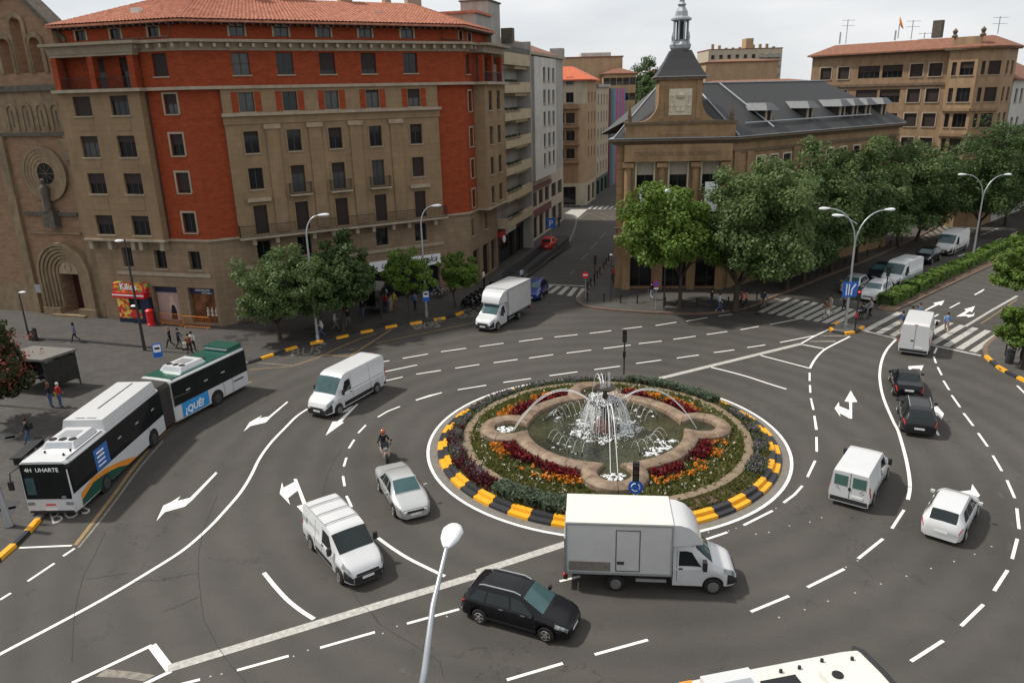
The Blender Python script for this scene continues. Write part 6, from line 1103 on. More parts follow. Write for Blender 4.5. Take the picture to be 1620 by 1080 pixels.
hip_roof(B7, [pl[0], pl[3], pl[4], pl[5], pl[6], pl[7]], ez + 0.35, 2.3, ez + 1.75, M['tile2'], over=0.6); ledge(pl[:6], ez, ez + 0.3, 0.5, 'cornice', gd, B7.e, B7.b, 0.3); B7.box(BC, AB, 0.2, 3.6, 0.4, 0.8, ez + 0.3, ez + 1.6, 'parapet', ochre2)
for u in (0.2, 3.6): B7.part(MB().lathe([(0.35, ez + 1.6), (0.4, ez + 1.8), (0.2, ez + 2.0), (0.35, ez + 2.4), (0.0, ez + 2.8)], 8, (u, -0.6, 0)), 'urn', gd, BC, AB, 50)
for px, pt, yag in ((1317, 33, 1), (1307, 53, 0), (1395, 50, 0), (1421, 34, 1), (1442, 53, 1), (1559, 28, 1)):
 q = along(BC, AB, Hb(px, 60)[0], -4.5); zt = HIT(px, pt, q, AB)[1]; a = tag(empty('roof_aerial', (q.x, q.y, ez + 2)), 'thin metal %s on the brown block roof, %s' % ('television aerial' if yag else 'mast', {1317: 'tallest, near the gable end', 1307: 'short one beside the tallest aerial', 1395: 'beside the orange dish', 1421: 'between the dish and the chimney', 1442: 'small one nearest the chimney', 1559: 'on the corner turret'}[px]), 'aerial', 'aerials on the brown block roof')
 MB().tube([(0, 0, 0), (0, 0, zt - ez - 2)], 0.06 if yag else 0.12, 6).build('mast', M['grey_metal'], a)
 if yag:
  m = MB(); h = zt - ez - 2
  for dz in (0.15, 0.9): m.tube([(-0.9, 0, h - dz), (1.1, 0, h - dz)], 0.03, 5)
  for k in range(7): m.tube([(-0.8 + k * 0.3, -0.3, h - 0.15), (-0.8 + k * 0.3, 0.3, h - 0.15)], 0.015, 4)
  m.build('boom', M['grey_metal'], a)
q = along(BC, AB, Hb(1402, 60)[0], -4); ds = tag(empty('satellite_dish', (q.x, q.y, ez + 2.2)), 'orange satellite dish on the roof of the brown block', 'satellite dish'); dm = MB().lathe([(0, 0), (0.5, 0.08), (0.95, 0.3)], 16).build('dish', M['orange_metal'], ds, (0, 0, 2.0), smooth=50); dm.rotation_euler = (R(70), 0, R(60)); MB().tube([(0, 0, 0), (0, 0, 2)], 0.07, 6).build('dish_mast', M['grey_metal'], ds)
B7.box(BC, AB, Hb(1460, 60)[0] - 0.6, Hb(1460, 60)[0] + 0.6, -5.5, -4.5, ez + 2, ez + 4.3, 'chimney', M['cdark'])
# white and yellow houses at the edge
q = along(av, 42.7, 5.3); B8 = Building('white_avenue_house', 'white house with red roof and shutters beyond the brown block', (q.x, q.y, 0)); B8.grid(q, 42.7, 0, 16, 0, 19.5, white_wall, [(1.5, 2.6), (4.0, 5.1), (8, 9.1), (11.5, 12.6)], [(16.4, 18.2), (12.6, 14.4), (8.8, 10.6)], bl=(0.4, 1), bm='blind'); B8.wall(q, 132.7, 0, 12, 0, 19.5, white_wall); hip_roof(B8, [q[:2], along(q, 42.7, 16)[:2], along(q, 42.7, 16, -12)[:2], along(q, 42.7, 0, -12)[:2]], 19.5, 4.5, 22.5, M['tile2'], over=0.5); B8.box(q, 42.7, 4, 5, -4, -3, 21, 23.2, 'chimney', white_wall)
q = along(av, 42.7, 21.6); B9 = Building('yellow_avenue_house', 'yellow house with balconies at the far edge of the avenue', (q.x, q.y, 0)); B9.grid(q, 42.7, 0, 30, 0, 18, bal, [(2 + 4 * k, 3.6 + 4 * k) for k in range(7)], [(14.5, 16.5), (10.8, 12.8), (7, 9)], bl=(0.4, 1)); hip_roof(B9, [q[:2], along(q, 42.7, 30)[:2], along(q, 42.7, 30, -12)[:2], along(q, 42.7, 0, -12)[:2]], 18, 4.5, 21, M['tile2'], over=0.5)

# ------------------------------------------------------------------ vehicles
def lerp_k(kn, x):
 if x <= kn[0][0]: return kn[0][1]
 for (a, p), (b, q) in zip(kn, kn[1:]):
  if x <= b: return p + (q - p) * (x - a) / max(b - a, 1e-6)
 return kn[-1][1]

def smooth_k(kn, x, d): return (lerp_k(kn, x - d) + 2 * lerp_k(kn, x) + lerp_k(kn, x + d)) / 4

class Car:
 """lofted body: half section of ten points at every station along the length, rear at x = 0"""
 def __init__(s, L, W, wheels, r, top, belt, roof, plan, low=0.22, sm=0.05):
  s.L, s.W, s.wh, s.r, s.top, s.belt, s.roof, s.plan, s.low, s.sm = L, W, wheels, r, top, belt, roof, plan, low, sm; s.x0 = sum(wheels) / len(wheels)
 def sec(s, x, arch=True):
  w = s.W / 2 * smooth_k(s.plan, x, 0.04); zt = smooth_k(s.top, x, s.sm); zb = min(smooth_k(s.belt, x, s.sm), zt - 0.02); wr = s.W / 2 * smooth_k(s.roof, x, 0.08) * min(1, smooth_k(s.plan, x, 0.04) + 0.05); wr = min(wr, w * 0.955); zl = s.low
  if arch:
   for xc in s.wh:
    Rr = s.r + 0.07; dx = abs(x - xc)
    if dx < Rr: zl = max(zl, s.r + math.sqrt(max(0, Rr * Rr - dx * dx)) * 0.96)
  zl = min(zl, zb - 0.06); e = 0.06 * min(1, (zt - zb) / 0.35); zm = zl + 0.5 * (zb - zl); ts = 0.9
  return [(0, zl), (w * 0.86, zl), (w * 0.97, zl + min(0.05, (zb - zl) * 0.3)), (w, zm), (w * 0.99, zb - min(0.05, (zb - zl) * 0.2)), (w * 0.955, zb), (w * 0.955 + (wr - w * 0.955) * ts, zb + (zt - e - zb) * ts), (wr * 0.95, zt - e * 0.45), (wr * 0.68, zt - 0.012), (0, zt)]
 def pt(s, x, k, side=1):
  q = s.sec(x, False); i = min(int(k), 8); f = k - i; a, b = q[i], q[i + 1]; return Vector((x - s.x0, side * (a[0] + (b[0] - a[0]) * f), a[1] + (b[1] - a[1]) * f))
 def patch(s, x0, x1, k0, k1, side=1, off=0.012, nx=5, nk=3, xt0=None, xt1=None, both=False):
  """piece of skin lifted off the body by off; xt0, xt1 slant its ends"""
  mb = MB(); rows = []
  ks = [k0 + (k1 - k0) * j / nk for j in range(nk + 1)]
  cols = ks if not both else None
  grid = []
  for i in range(nx + 1):
   row = []
   seq = [(k, 1) for k in ks] + [(k, -1) for k in ks[::-1][1:]] if both else [(k, side) for k in ks]
   for k, sd in seq:
    t = (k - k0) / (k1 - k0); xa = x0 + ((xt0 if xt0 is not None else x0) - x0) * t; xb = x1 + ((xt1 if xt1 is not None else x1) - x1) * t; x = xa + (xb - xa) * i / nx
    p = s.pt(x, k, sd); pu = s.pt(x + 0.02, k, sd) - s.pt(x - 0.02, k, sd); pv = s.pt(x, min(k + 0.03, 8.99), sd) - s.pt(x, max(k - 0.03, 0), sd); n = pu.cross(pv) * sd
    if n.length < 1e-9: n = Vector((0, 0, 1))
    n.normalize()
    if n.z < -0.3 or (n.y * p.y < 0 and abs(p.y) > 0.2 and n.z < 0.3): n = -n
    row.append(p + n * off)
   grid.append(row)
  w = len(grid[0])
  for row in grid: mb.v += [tuple(q) for q in row]
  for i in range(nx):
   for j in range(w - 1): mb.f.append((i * w + j, i * w + j + 1, (i + 1) * w + j + 1, (i + 1) * w + j))
  return mb
 def body(s):
  xs = {0.0, s.L}; n = int(s.L / 0.14)
  xs |= {s.L * i / n for i in range(n + 1)} | {0.03, 0.08, s.L - 0.03, s.L - 0.08}
  for xc in s.wh:
   Rr = s.r + 0.07
   for a in range(0, 181, 18): xs.add(xc + Rr * 0.9995 * math.cos(R(a)))
   xs |= {xc - Rr - 0.001, xc + Rr + 0.001}
  xs = sorted(x for x in xs if 0 <= x <= s.L); mb = MB(); m = 18
  for x in xs:
   q = s.sec(x); ring = [(y, z) for y, z in q] + [(-y, z) for y, z in q[-2:0:-1]]; mb.v += [(x - s.x0, y, z) for y, z in ring]
  m = len(ring)
  for i in range(len(xs) - 1):
   for j in range(m): j2 = (j + 1) % m; mb.f.append((i * m + j, i * m + j2, (i + 1) * m + j2, (i + 1) * m + j))
  mb.f += [tuple(range(m)), tuple((len(xs) - 1) * m + j for j in range(m - 1, -1, -1))]; return mb

def wheel_parts(e, x, y, r, w, rimm='rim'):
 s = 1 if y > 0 else -1
 t = MB().lathe([(r * 0.62, -w / 2), (r * 0.93, -w / 2), (r, -w / 2 + 0.03), (r, w / 2 - 0.03), (r * 0.93, w / 2), (r * 0.62, w / 2)], 20, (0, 0, 0), 'y').build('wheel', M['tyre'], e, (x, y, r), smooth=40)
 m = MB(); y0 = s * (w / 2 + 0.035)
 m.lathe([(r * 0.64, y0), (r * 0.6, y0 + s * 0.012), (r * 0.56, y0 - s * 0.03), (0.1, y0 - s * 0.03), (0.08, y0 + s * 0.01), (0.0, y0 + s * 0.012)], 18, (0, 0, 0), 'y')
 for k in range(5):
  a = 2 * math.pi * k / 5; c, q = math.cos(a), math.sin(a); d = 0.045
  m.p((c * 0.06 - q * d, y0 + s * 0.008, q * 0.06 + c * d), (c * 0.06 + q * d, y0 + s * 0.008, q * 0.06 - c * d), (c * r * 0.6 + q * d * 0.7, y0 + s * 0.008, q * r * 0.6 - c * d * 0.7), (c * r * 0.6 - q * d * 0.7, y0 + s * 0.008, q * r * 0.6 + c * d * 0.7))
 m.build('rim', M[rimm], t, smooth=30)
 if rimm == 'rim': MB().lathe([(r * 0.57, y0 + s * 0.002), (r * 0.2, y0 + s * 0.002)], 18, (0, 0, 0), 'y').build('rim_gaps', M['plastic'], t)

def put(e, fw, rw, side, W, x_mid=0.0):
 """stand a vehicle on the road by the contact points (photo pixels) of its front and rear wheel on one side"""
 a, b = G(*fw), G(*rw); d = (a - b).normalized(); nrm = Vector((-d.y, d.x, 0)); c = (a + b) / 2 - nrm * side * (W / 2 - 0.12); e.location = (c.x, c.y, 0); e.rotation_euler = (0, 0, math.atan2(d.y, d.x))

SPEC = {}
def spec(kind):
 if kind == 'hatch': return Car(4.2, 1.75, (0.78, 3.38), 0.31, [(0, 0.62), (0.04, 0.85), (0.10, 0.98), (0.55, 1.40), (0.95, 1.47), (2.0, 1.50), (2.45, 1.45), (3.22, 1.0), (3.5, 0.93), (4.05, 0.74), (4.2, 0.58)], [(0, 0.55), (0.08, 0.86), (0.4, 0.95), (2.8, 0.92), (3.3, 0.9), (4.05, 0.68), (4.2, 0.5)], [(0, 0.72), (0.5, 0.66), (1, 0.69), (2.4, 0.68), (3.2, 0.80), (4.2, 0.8)], [(0, 0.78), (0.1, 0.9), (0.4, 0.97), (1, 1), (3.2, 1), (3.8, 0.95), (4.08, 0.84), (4.2, 0.66)])
 if kind == 'wagon': return Car(4.42, 1.77, (0.85, 3.56), 0.32, [(0, 0.62), (0.04, 0.9), (0.12, 1.02), (0.42, 1.44), (0.8, 1.54), (2.1, 1.57), (2.5, 1.50), (3.42, 1.0), (3.7, 0.94), (4.25, 0.74), (4.42, 0.58)], [(0, 0.55), (0.08, 0.88), (0.4, 0.97), (3.0, 0.93), (3.5, 0.9), (4.25, 0.68), (4.42, 0.5)], [(0, 0.74), (0.4, 0.68), (1, 0.70), (2.5, 0.69), (3.4, 0.80), (4.42, 0.8)], [(0, 0.78), (0.1, 0.9), (0.4, 0.97), (1, 1), (3.3, 1), (4.0, 0.95), (4.28, 0.84), (4.42, 0.66)])
 if kind == 'suv': return Car(4.45, 1.84, (0.85, 3.52), 0.35, [(0, 0.72), (0.04, 0.95), (0.12, 1.10), (0.48, 1.52), (0.9, 1.62), (2.2, 1.64), (2.6, 1.56), (3.3, 1.10), (3.6, 1.05), (4.25, 0.90), (4.45, 0.70)], [(0, 0.65), (0.08, 0.98), (0.4, 1.06), (3.0, 1.02), (3.4, 1.0), (4.25, 0.82), (4.45, 0.6)], [(0, 0.74), (0.5, 0.66), (1, 0.69), (2.5, 0.69), (3.3, 0.82), (4.45, 0.82)], [(0, 0.82), (0.1, 0.92), (0.4, 0.98), (1, 1), (3.5, 1), (4.1, 0.95), (4.33, 0.85), (4.45, 0.7)], low=0.28)
 if kind == 'sedan': return Car(4.65, 1.76, (1.05, 3.75), 0.32, [(0, 0.6), (0.05, 0.86), (0.12, 0.98), (0.75, 1.02), (1.0, 1.06), (1.6, 1.42), (2.1, 1.47), (2.7, 1.45), (3.5, 1.0), (3.8, 0.93), (4.45, 0.74), (4.65, 0.56)], [(0, 0.52), (0.1, 0.88), (0.8, 0.93), (3.1, 0.92), (3.6, 0.89), (4.45, 0.68), (4.65, 0.48)], [(0, 0.78), (0.9, 0.78), (1.6, 0.66), (2.6, 0.67), (3.5, 0.80), (4.65, 0.8)], [(0, 0.78), (0.1, 0.9), (0.4, 0.97), (1, 1), (3.6, 1), (4.25, 0.94), (4.52, 0.83), (4.65, 0.64)])
 if kind == 'coupe': return Car(4.1, 1.74, (0.82, 3.34), 0.31, [(0, 0.58), (0.05, 0.88), (0.12, 1.0), (0.62, 1.03), (0.9, 1.1), (1.35, 1.36), (1.8, 1.40), (2.2, 1.38), (3.0, 0.98), (3.3, 0.92), (3.95, 0.74), (4.1, 0.56)], [(0, 0.5), (0.1, 0.9), (0.6, 0.94), (2.7, 0.9), (3.1, 0.88), (3.95, 0.68), (4.1, 0.48)], [(0, 0.78), (0.6, 0.76), (1.3, 0.68), (2.2, 0.68), (3.0, 0.80), (4.1, 0.8)], [(0, 0.78), (0.1, 0.9), (0.4, 0.98), (1, 1), (3.1, 1), (3.75, 0.94), (4.0, 0.83), (4.1, 0.66)])
 if kind == 'small_van': return Car(4.9, 1.90, (0.95, 4.05), 0.33, [(0, 1.86), (0.04, 1.92), (0.3, 1.95), (2.7, 1.96), (3.1, 1.90), (3.95, 1.28), (4.2, 1.16), (4.75, 0.92), (4.9, 0.68)], [(0, 1.02), (3.4, 1.06), (4.0, 1.04), (4.7, 0.80), (4.9, 0.55)], [(0, 0.84), (2.8, 0.83), (3.9, 0.84), (4.9, 0.82)], [(0, 0.95), (0.08, 0.99), (0.4, 1), (4.0, 1), (4.5, 0.94), (4.78, 0.82), (4.9, 0.66)], low=0.24)
 if kind == 'big_van': return Car(6.1, 2.06, (1.1, 5.1), 0.35, [(0, 2.36), (0.05, 2.44), (0.4, 2.48), (4.0, 2.50), (4.35, 2.42), (4.65, 2.15), (5.25, 1.32), (5.45, 1.24), (5.95, 1.02), (6.1, 0.72)], [(0, 1.16), (4.6, 1.2), (5.2, 1.16), (5.9, 0.88), (6.1, 0.6)], [(0, 0.87), (4.2, 0.86), (5.2, 0.86), (6.1, 0.82)], [(0, 0.96), (0.08, 1), (0.4, 1), (5.2, 1), (5.7, 0.93), (5.98, 0.82), (6.1, 0.66)], low=0.26)
 if kind == 'cab': return Car(2.55, 2.0, (1.6,), 0.35, [(0, 2.12), (0.5, 2.16), (0.85, 2.05), (1.6, 1.32), (1.8, 1.24), (2.4, 1.0), (2.55, 0.7)], [(0, 1.16), (1.0, 1.18), (1.6, 1.14), (2.35, 0.86), (2.55, 0.58)], [(0, 0.84), (0.6, 0.84), (1.6, 0.85), (2.55, 0.82)], [(0, 1), (1.7, 1), (2.2, 0.93), (2.42, 0.82), (2.55, 0.66)], low=0.3)

def mirrors(e, c, x, z, m, big=False):
 for sd in (1, -1):
  w = c.W / 2; h = 0.32 if big else 0.15
  MB().cbox((x, sd * (w + 0.11), z), 0.11, 0.17, h * (1 if big else 0.8)).build('mirror', m, e)

def car(kind, label, cat, paint, fw, rw, side, group=None, name='car', rails=False, lit=False, dark_roof=None, rims='rim', trunk=None):
 c = spec(kind); e = tag(empty(name), label, cat, group); c.body().build('body', paint, e, smooth=32); put(e, fw, rw, side, c.W); L = c.L
 top = c.top; xs = [p[0] for p in top]
 # windscreen: steep part of the roof line forward of the roof; rear screen: steep part behind
 wf = {'hatch': (2.52, 3.2), 'wagon': (2.58, 3.38), 'suv': (2.68, 3.28), 'sedan': (2.78, 3.46), 'coupe': (2.28, 2.96)}[kind]; wr = {'hatch': (0.14, 0.52), 'wagon': (0.16, 0.42), 'suv': (0.16, 0.47), 'sedan': (1.05, 1.56), 'coupe': (0.9, 1.32)}[kind]
 c.patch(wf[0], wf[1], 7.15, 8.99, both=True).build('windscreen', M['wglass'], e, smooth=60); c.patch(wr[0], wr[1], 7.2, 8.99, both=True).build('rear_window', M['vglass'], e, smooth=60)
 sw = {'hatch': ((0.62, 1.2, 0.85, 1.3), (1.28, 2.1, 1.36, 2.02), (2.18, 3.0, 2.1, 2.52)), 'wagon': ((0.42, 1.05, 0.7, 1.12), (1.12, 2.1, 1.18, 2.04), (2.18, 3.15, 2.12, 2.6)), 'suv': ((0.5, 1.05, 0.8, 1.12), (1.12, 2.1, 1.18, 2.04), (2.18, 3.05, 2.12, 2.66)), 'sedan': ((1.25, 1.75, 1.62, 1.8), (1.82, 2.5, 1.86, 2.44), (2.58, 3.3, 2.52, 2.8)), 'coupe': ((1.05, 1.7, 1.3, 1.7), (1.78, 2.75, 1.76, 2.25))}[kind]
 for sd in (1, -1):
  for a, b, ta, tb in sw: c.patch(a, b, 5.1, 5.92, sd, xt0=ta, xt1=tb).build('side_window', M['vglass'], e, smooth=60)
  c.patch(L - 0.52, L - 0.07, 3.9, 5.6, sd, 0.015).build('headlight', M['head'], e, smooth=60); c.patch(0.02, 0.22, 4.05, 4.95, sd, 0.015).build('tail_light', M['tail_on' if lit else 'tail'], e, smooth=60)
  for x in (L * 0.40, L * 0.60): q = c.pt(x, 4.6, sd); MB().cbox(q + Vector((0, sd * 0.015, -0.02)), 0.18, 0.03, 0.035).build('door_handle', M['chrome'] if paint in (M['black'], M['charcoal']) else paint, e)
  for x in (sw[-1][1] - 0.02, sw[-1][0] - 0.04, sw[-2][0] - 0.02): c.patch(x, x + 0.014, 2.6, 5.05, sd, 0.004, 1, 6).build('door_seam', M['plastic'], e)
  c.patch(1.15 if kind != 'sedan' else 1.45, L - 1.25, 2.0, 2.5, sd, 0.012).build('sill_trim', M['plastic'], e)
  for x in c.wh: wheel_parts(e, x - c.x0, sd * (c.W / 2 - 0.12), c.r, 0.21, rims)
  if rails: MB().tube([c.pt(0.75, 7.3, sd) + Vector((0, 0, 0.02)), c.pt(0.95, 7.2, sd) + Vector((0, 0, 0.07)), c.pt(2.2, 7.2, sd) + Vector((0, 0, 0.07)), c.pt(2.45, 7.3, sd) + Vector((0, 0, 0.02))], 0.025, 6).build('roof_rail', M['grey_metal'], e)
 c.patch(wf[1] + 0.04, wf[1] + 0.055, 6.2, 8.99, both=True, off=0.006, nx=1).build('bonnet_seam', M['plastic'], e); c.patch(L - 0.1, L - 0.085, 6.0, 8.99, both=True, off=0.006, nx=1).build('bonnet_seam', M['plastic'], e)
 if dark_roof: c.patch(wr[1] + 0.1, wf[0] - 0.1, 7.1, 8.99, both=True, off=0.008).build('roof_panel', dark_roof, e, smooth=60)
 mirrors(e, c, wf[1] - 0.35 - c.x0, c.belt[2][1] + 0.03, paint)
 fx = L - c.x0; MB().box(fx - 0.02, fx + 0.012, -0.26, 0.26, 0.36, 0.47).build('number_plate', M['plate'], e); MB().box(fx - 0.05, fx + 0.006, -0.42, 0.42, 0.50, 0.60).build('grille', M['plastic'], e)
 rx = -c.x0; zp = 0.62 if kind in ('sedan', 'coupe') else 0.5; MB().box(rx - 0.014, rx + 0.02, -0.26, 0.26, zp, zp + 0.11).build('number_plate', M['plate'], e)
 c.patch(0.0, 0.28, 1.4, 2.9, both=False, side=1, off=0.01).build('bumper', M['plastic'] if kind in ('suv',) else paint, e); c.patch(0.0, 0.28, 1.4, 2.9, side=-1, off=0.01).build('bumper', M['plastic'] if kind == 'suv' else paint, e)
 return e, c

def van(kind, label, paint, fw, rw, side, name='van', rear_glass=False, bars=False, lit=False, group=None, stripe=True):
 c = spec(kind); e = tag(empty(name), label, 'van', group); c.body().build('body', paint, e, smooth=32); put(e, fw, rw, side, c.W); L = c.L; big = kind == 'big_van'
 w0, w1 = (4.5, 5.2) if big else (3.18, 3.95)
 c.patch(w0, w1, 6.9, 8.99, both=True, off=0.014).build('windscreen', M['vglass' if bars else 'wglass'], e, smooth=60)
 d0, d1 = (3.75, 4.72) if big else (2.35, 3.45)
 for sd in (1, -1):
  c.patch(d0, d1, 5.1, 5.75 if big else 5.9, sd, 0.012, xt0=d0 + 0.03, xt1=d1 - 0.42).build('door_window', M['vglass'], e, smooth=60)
  c.patch(L - 0.6, L - 0.12, 4.2, 6.0, sd, 0.016).build('headlight', M['head'], e, smooth=60); c.patch(0.0, 0.12, 3.6, 5.4 if not big else 5.35, sd, 0.016).build('tail_light', M['tail_on' if lit else 'tail'], e, smooth=60)
  if stripe: c.patch(1.55, L - 1.55, 2.2, 2.9, sd, 0.015).build('side_strip', M['plastic'], e)
  for x in ((1.75, 3.65) if big else (1.55, 2.3)): c.patch(x, x + 0.02, 3.0, 6.0, sd, 0.004, 1, 6).build('panel_seam', M['plastic'], e)
  if big: c.patch(0.3, 3.6, 5.05, 5.09, sd, 0.006).build('panel_seam', M['zinc'], e)
  q = c.pt(d0 + 0.1, 4.5, sd); MB().cbox(q + Vector((0, sd * 0.02, 0)), 0.16, 0.03, 0.05).build('door_handle', M['plastic'], e)
  c.patch(L - 0.42, L, 1.2, 4.6, sd, 0.014).build('front_bumper', M['plastic'], e, smooth=50); c.patch(0.0, 0.3, 1.3, 2.6, sd, 0.014).build('rear_bumper', M['plastic'], e, smooth=50)
  for x in c.wh: wheel_parts(e, x - c.x0, sd * (c.W / 2 - 0.13), c.r, 0.23, 'hub')
 mirrors(e, c, w1 - 0.45 - c.x0, c.belt[1][1] + 0.22, M['plastic'], True)
 fx, rx = L - c.x0, -c.x0
 MB().box(fx - 0.06, fx + 0.02, -c.W * 0.325, c.W * 0.325, 0.26, 0.60).build('front_bumper', M['plastic'], e); MB().box(fx - 0.03, fx + 0.032, -0.26, 0.26, 0.44, 0.55).build('number_plate', M['plate'], e); MB().box(fx - 0.06, fx + 0.01, -0.5, 0.5, 0.62, 0.72).build('grille', M['plastic'], e)
 MB().box(rx - 0.03, rx + 0.1, -c.W * 0.44, c.W * 0.44, 0.32, 0.52).build('rear_bumper', M['plastic'], e); MB().box(rx - 0.02, rx + 0.02, -0.62, -0.1, 0.62, 0.74).build('number_plate', M['plate'], e); MB().box(rx - 0.008, rx + 0.01, -0.012, 0.012, 0.55, 1.85 if not big else 2.3).build('door_seam', M['plastic'], e)
 if rear_glass:
  for s in (-1, 1): MB().box(rx - 0.015, rx + 0.01, s * 0.41 - 0.3, s * 0.41 + 0.3, 1.15, 1.68).build('rear_window', mat('green_glass', (0.06, 0.13, 0.11), 0.08, spec=0.7), e); MB().tube([(rx - 0.03, s * 0.6, 1.08), (rx - 0.03, s * 0.45, 0.95)], 0.012, 5).build('wiper', M['iron'], e)
  MB().box(rx - 0.02, rx + 0.01, -0.06, 0.06, 0.95, 1.1).build('door_handle', M['plastic'], e)
 elif big: MB().box(rx - 0.02, rx + 0.01, 0.05, 0.25, 1.15, 1.24).build('door_handle', M['plastic'], e); MB().box(rx - 0.015, rx + 0.01, -0.12, 0.12, 2.38, 2.43).build('brake_light', M['tail'], e)
 if bars:
  for x in (0.7, 1.6, 2.5): MB().tube([c.pt(x, 7, 1) + Vector((0, 0, 0.06)), c.pt(x, 8, 1) + Vector((0, 0, 0.07)), c.pt(x, 8, -1) + Vector((0, 0, 0.07)), c.pt(x, 7, -1) + Vector((0, 0, 0.06))], 0.024, 6).build('roof_bar', M['grey_metal'], e)
  for s in (1, -1): MB().tube([c.pt(0.3, 7, s) + Vector((0, 0, 0.03)), c.pt(2.6, 7, s) + Vector((0, 0, 0.03))], 0.02, 6).build('roof_bar', M['grey_metal'], e)
 return e, c

def truck(label, fw, rw, side, wb, box_l, box_h, lower, door=False, box_m='cream', panel='cream', tail=False):
 """chassis cab with a box body; origin midway between the axles"""
 c = spec('cab'); e = tag(empty('box_truck'), label, 'truck'); put(e, fw, rw, side, 2.0); xf = wb / 2; sh = xf - 1.6
 cabo = MB().add(c.body(), (sh + c.x0, 0, 0)).build('cab', M['white'], e, smooth=32); off = Vector((sh + c.x0, 0, 0))
 def P(mb, nm, m, sm=None): return MB().add(mb, tuple(off)).build(nm, m, e, smooth=sm)
 P(c.patch(0.9, 1.55, 6.95, 8.99, both=True, off=0.014), 'windscreen', M['wglass'], 60)
 for sd in (1, -1):
  P(c.patch(0.22, 1.12, 5.1, 5.85, sd, 0.012, xt0=0.24, xt1=0.72), 'door_window', M['vglass'], 60); P(c.patch(2.0, 2.46, 4.2, 6.0, sd, 0.016), 'headlight', M['head'], 60); P(c.patch(2.15, 2.55, 1.2, 4.6, sd, 0.014), 'front_bumper', M['plastic'], 50); P(c.patch(0.14, 0.16, 2.6, 5.9, sd, 0.004, 1, 6), 'door_seam', M['plastic'])
  q = c.pt(0.3, 4.4, sd) + off; MB().cbox(q + Vector((0, sd * 0.02, 0)), 0.16, 0.03, 0.05).build('door_handle', M['plastic'], e); MB().cbox((sh + 1.2, sd * 1.2, 1.45), 0.16, 0.24, 0.4).build('mirror', M['plastic'], e)
  wheel_parts(e, xf, sd * 0.88, 0.35, 0.23, 'hub'); wheel_parts(e, -xf, sd * 0.86, 0.35, 0.34, 'hub')
  MB().box(-xf - 0.5, -xf + 0.5, sd * 0.72 - 0.2, sd * 0.72 + 0.2, 0.73, 0.77).build('mudguard', M['plastic'], e)
  MB().box(-xf + 0.8, sh - 0.25, sd * 1.0 - 0.03, sd * 1.0 + 0.03, 0.5, 0.62).build('side_guard', M['grey_metal'], e)
 fx = sh + 2.55; MB().box(fx - 0.06, fx + 0.02, -0.65, 0.65, 0.28, 0.62).build('front_bumper', M['plastic'], e); MB().box(fx - 0.02, fx + 0.032, -0.26, 0.26, 0.44, 0.55).build('number_plate', M['plate'], e); MB().box(fx - 0.06, fx + 0.012, -0.5, 0.5, 0.64, 0.78).build('grille', M['plastic'], e)
 x1 = sh - 0.08; x0 = x1 - box_l; z0, z1, w = 0.9, 0.9 + box_h, 1.1
 MB().box(x0 + 0.1, sh + 0.6, -0.42, 0.42, 0.45, 0.72).build('chassis', M['plastic'], e)
 b = MB().box(x0, x1, -w, w, z0, z1).build('box_body', M[panel], e)  # sides painted darker than the roof, shade put into their colour
 MB().box(x0 - 0.02, x1 + 0.02, -w - 0.02, w + 0.02, z1 + 0.002, z1 + 0.06).build('box_roof', M[box_m], e)
 for sd in (1, -1):
  MB().box(x0 - 0.01, x1 + 0.01, sd * w - 0.03, sd * w + 0.03, z0 - 0.06, z0 + 0.04).build('lower_rail', M['grey_metal'], e); MB().box(x0 - 0.03, x0 + 0.03, sd * w - 0.035, sd * w + 0.035, z0, z1 - 0.01).build('corner_post', M['grey_metal'], e); MB().box(x1 - 0.03, x1 + 0.03, sd * w - 0.035, sd * w + 0.035, z0, z1 - 0.01).build('corner_post', M['grey_metal'], e)
  MB().box(x0 + 0.05, x1 - 0.05, sd * w - 0.028, sd * w + 0.028, z1 - 0.06, z1 - 0.005).build('upper_rail', M['grey_metal'], e)
 if lower: MB().box(x0 + 0.1, x0 + 1.75, -w - 0.012, -w - 0.002, z0 + 0.08, z0 + 0.5).build('tread_panel', mat('tread_plate', (0.26, 0.24, 0.22), 0.5, 0.5, var=0.3, scale=14), e)
 if door:
  d0 = x0 + 1.95; m = MB()
  for q in ((d0, d0 + 0.03, z0 + 0.1, z1 - 0.25), (d0 + 0.93, d0 + 0.96, z0 + 0.1, z1 - 0.25), (d0 + 0.03, d0 + 0.93, z0 + 0.1, z0 + 0.13), (d0 + 0.03, d0 + 0.93, z1 - 0.28, z1 - 0.25)): m.box(q[0], q[1], -w - 0.014, -w - 0.002, q[2], q[3])
  m.build('door_seal', M['plastic'], e); MB().box(d0 + 0.06, d0 + 0.34, -w - 0.02, -w - 0.002, z0 + 0.42, z0 + 0.55).build('door_lock', M['dark_metal'], e)
 # wind deflector over the cab
 m = MB(); zc = 2.18; pr = [(x1 + 0.03, zc), (x1 + 0.03, z1 - 0.02), (x1 + 0.28, z1 - 0.03), (x1 + 0.65, z1 - 0.16), (x1 + 0.98, z1 - 0.45), (x1 + 1.2, z1 - 0.85 if z1 - 0.85 > zc + 0.1 else zc + 0.12), (x1 + 1.22, zc)]
 ws = [1.04, 1.02, 1.0, 0.96, 0.9, 0.84, 0.86]; n = len(pr); m.v = [(x, -y, z) for (x, z), y in zip(pr, ws)] + [(x, y, z) for (x, z), y in zip(pr, ws)]
 for i in range(n): j = (i + 1) % n; m.f.append((i, j, n + j, n + i))
 m.f += [tuple(range(n)), tuple(range(2 * n - 1, n - 1, -1))]; m.build('wind_deflector', M['white'], e, smooth=30)
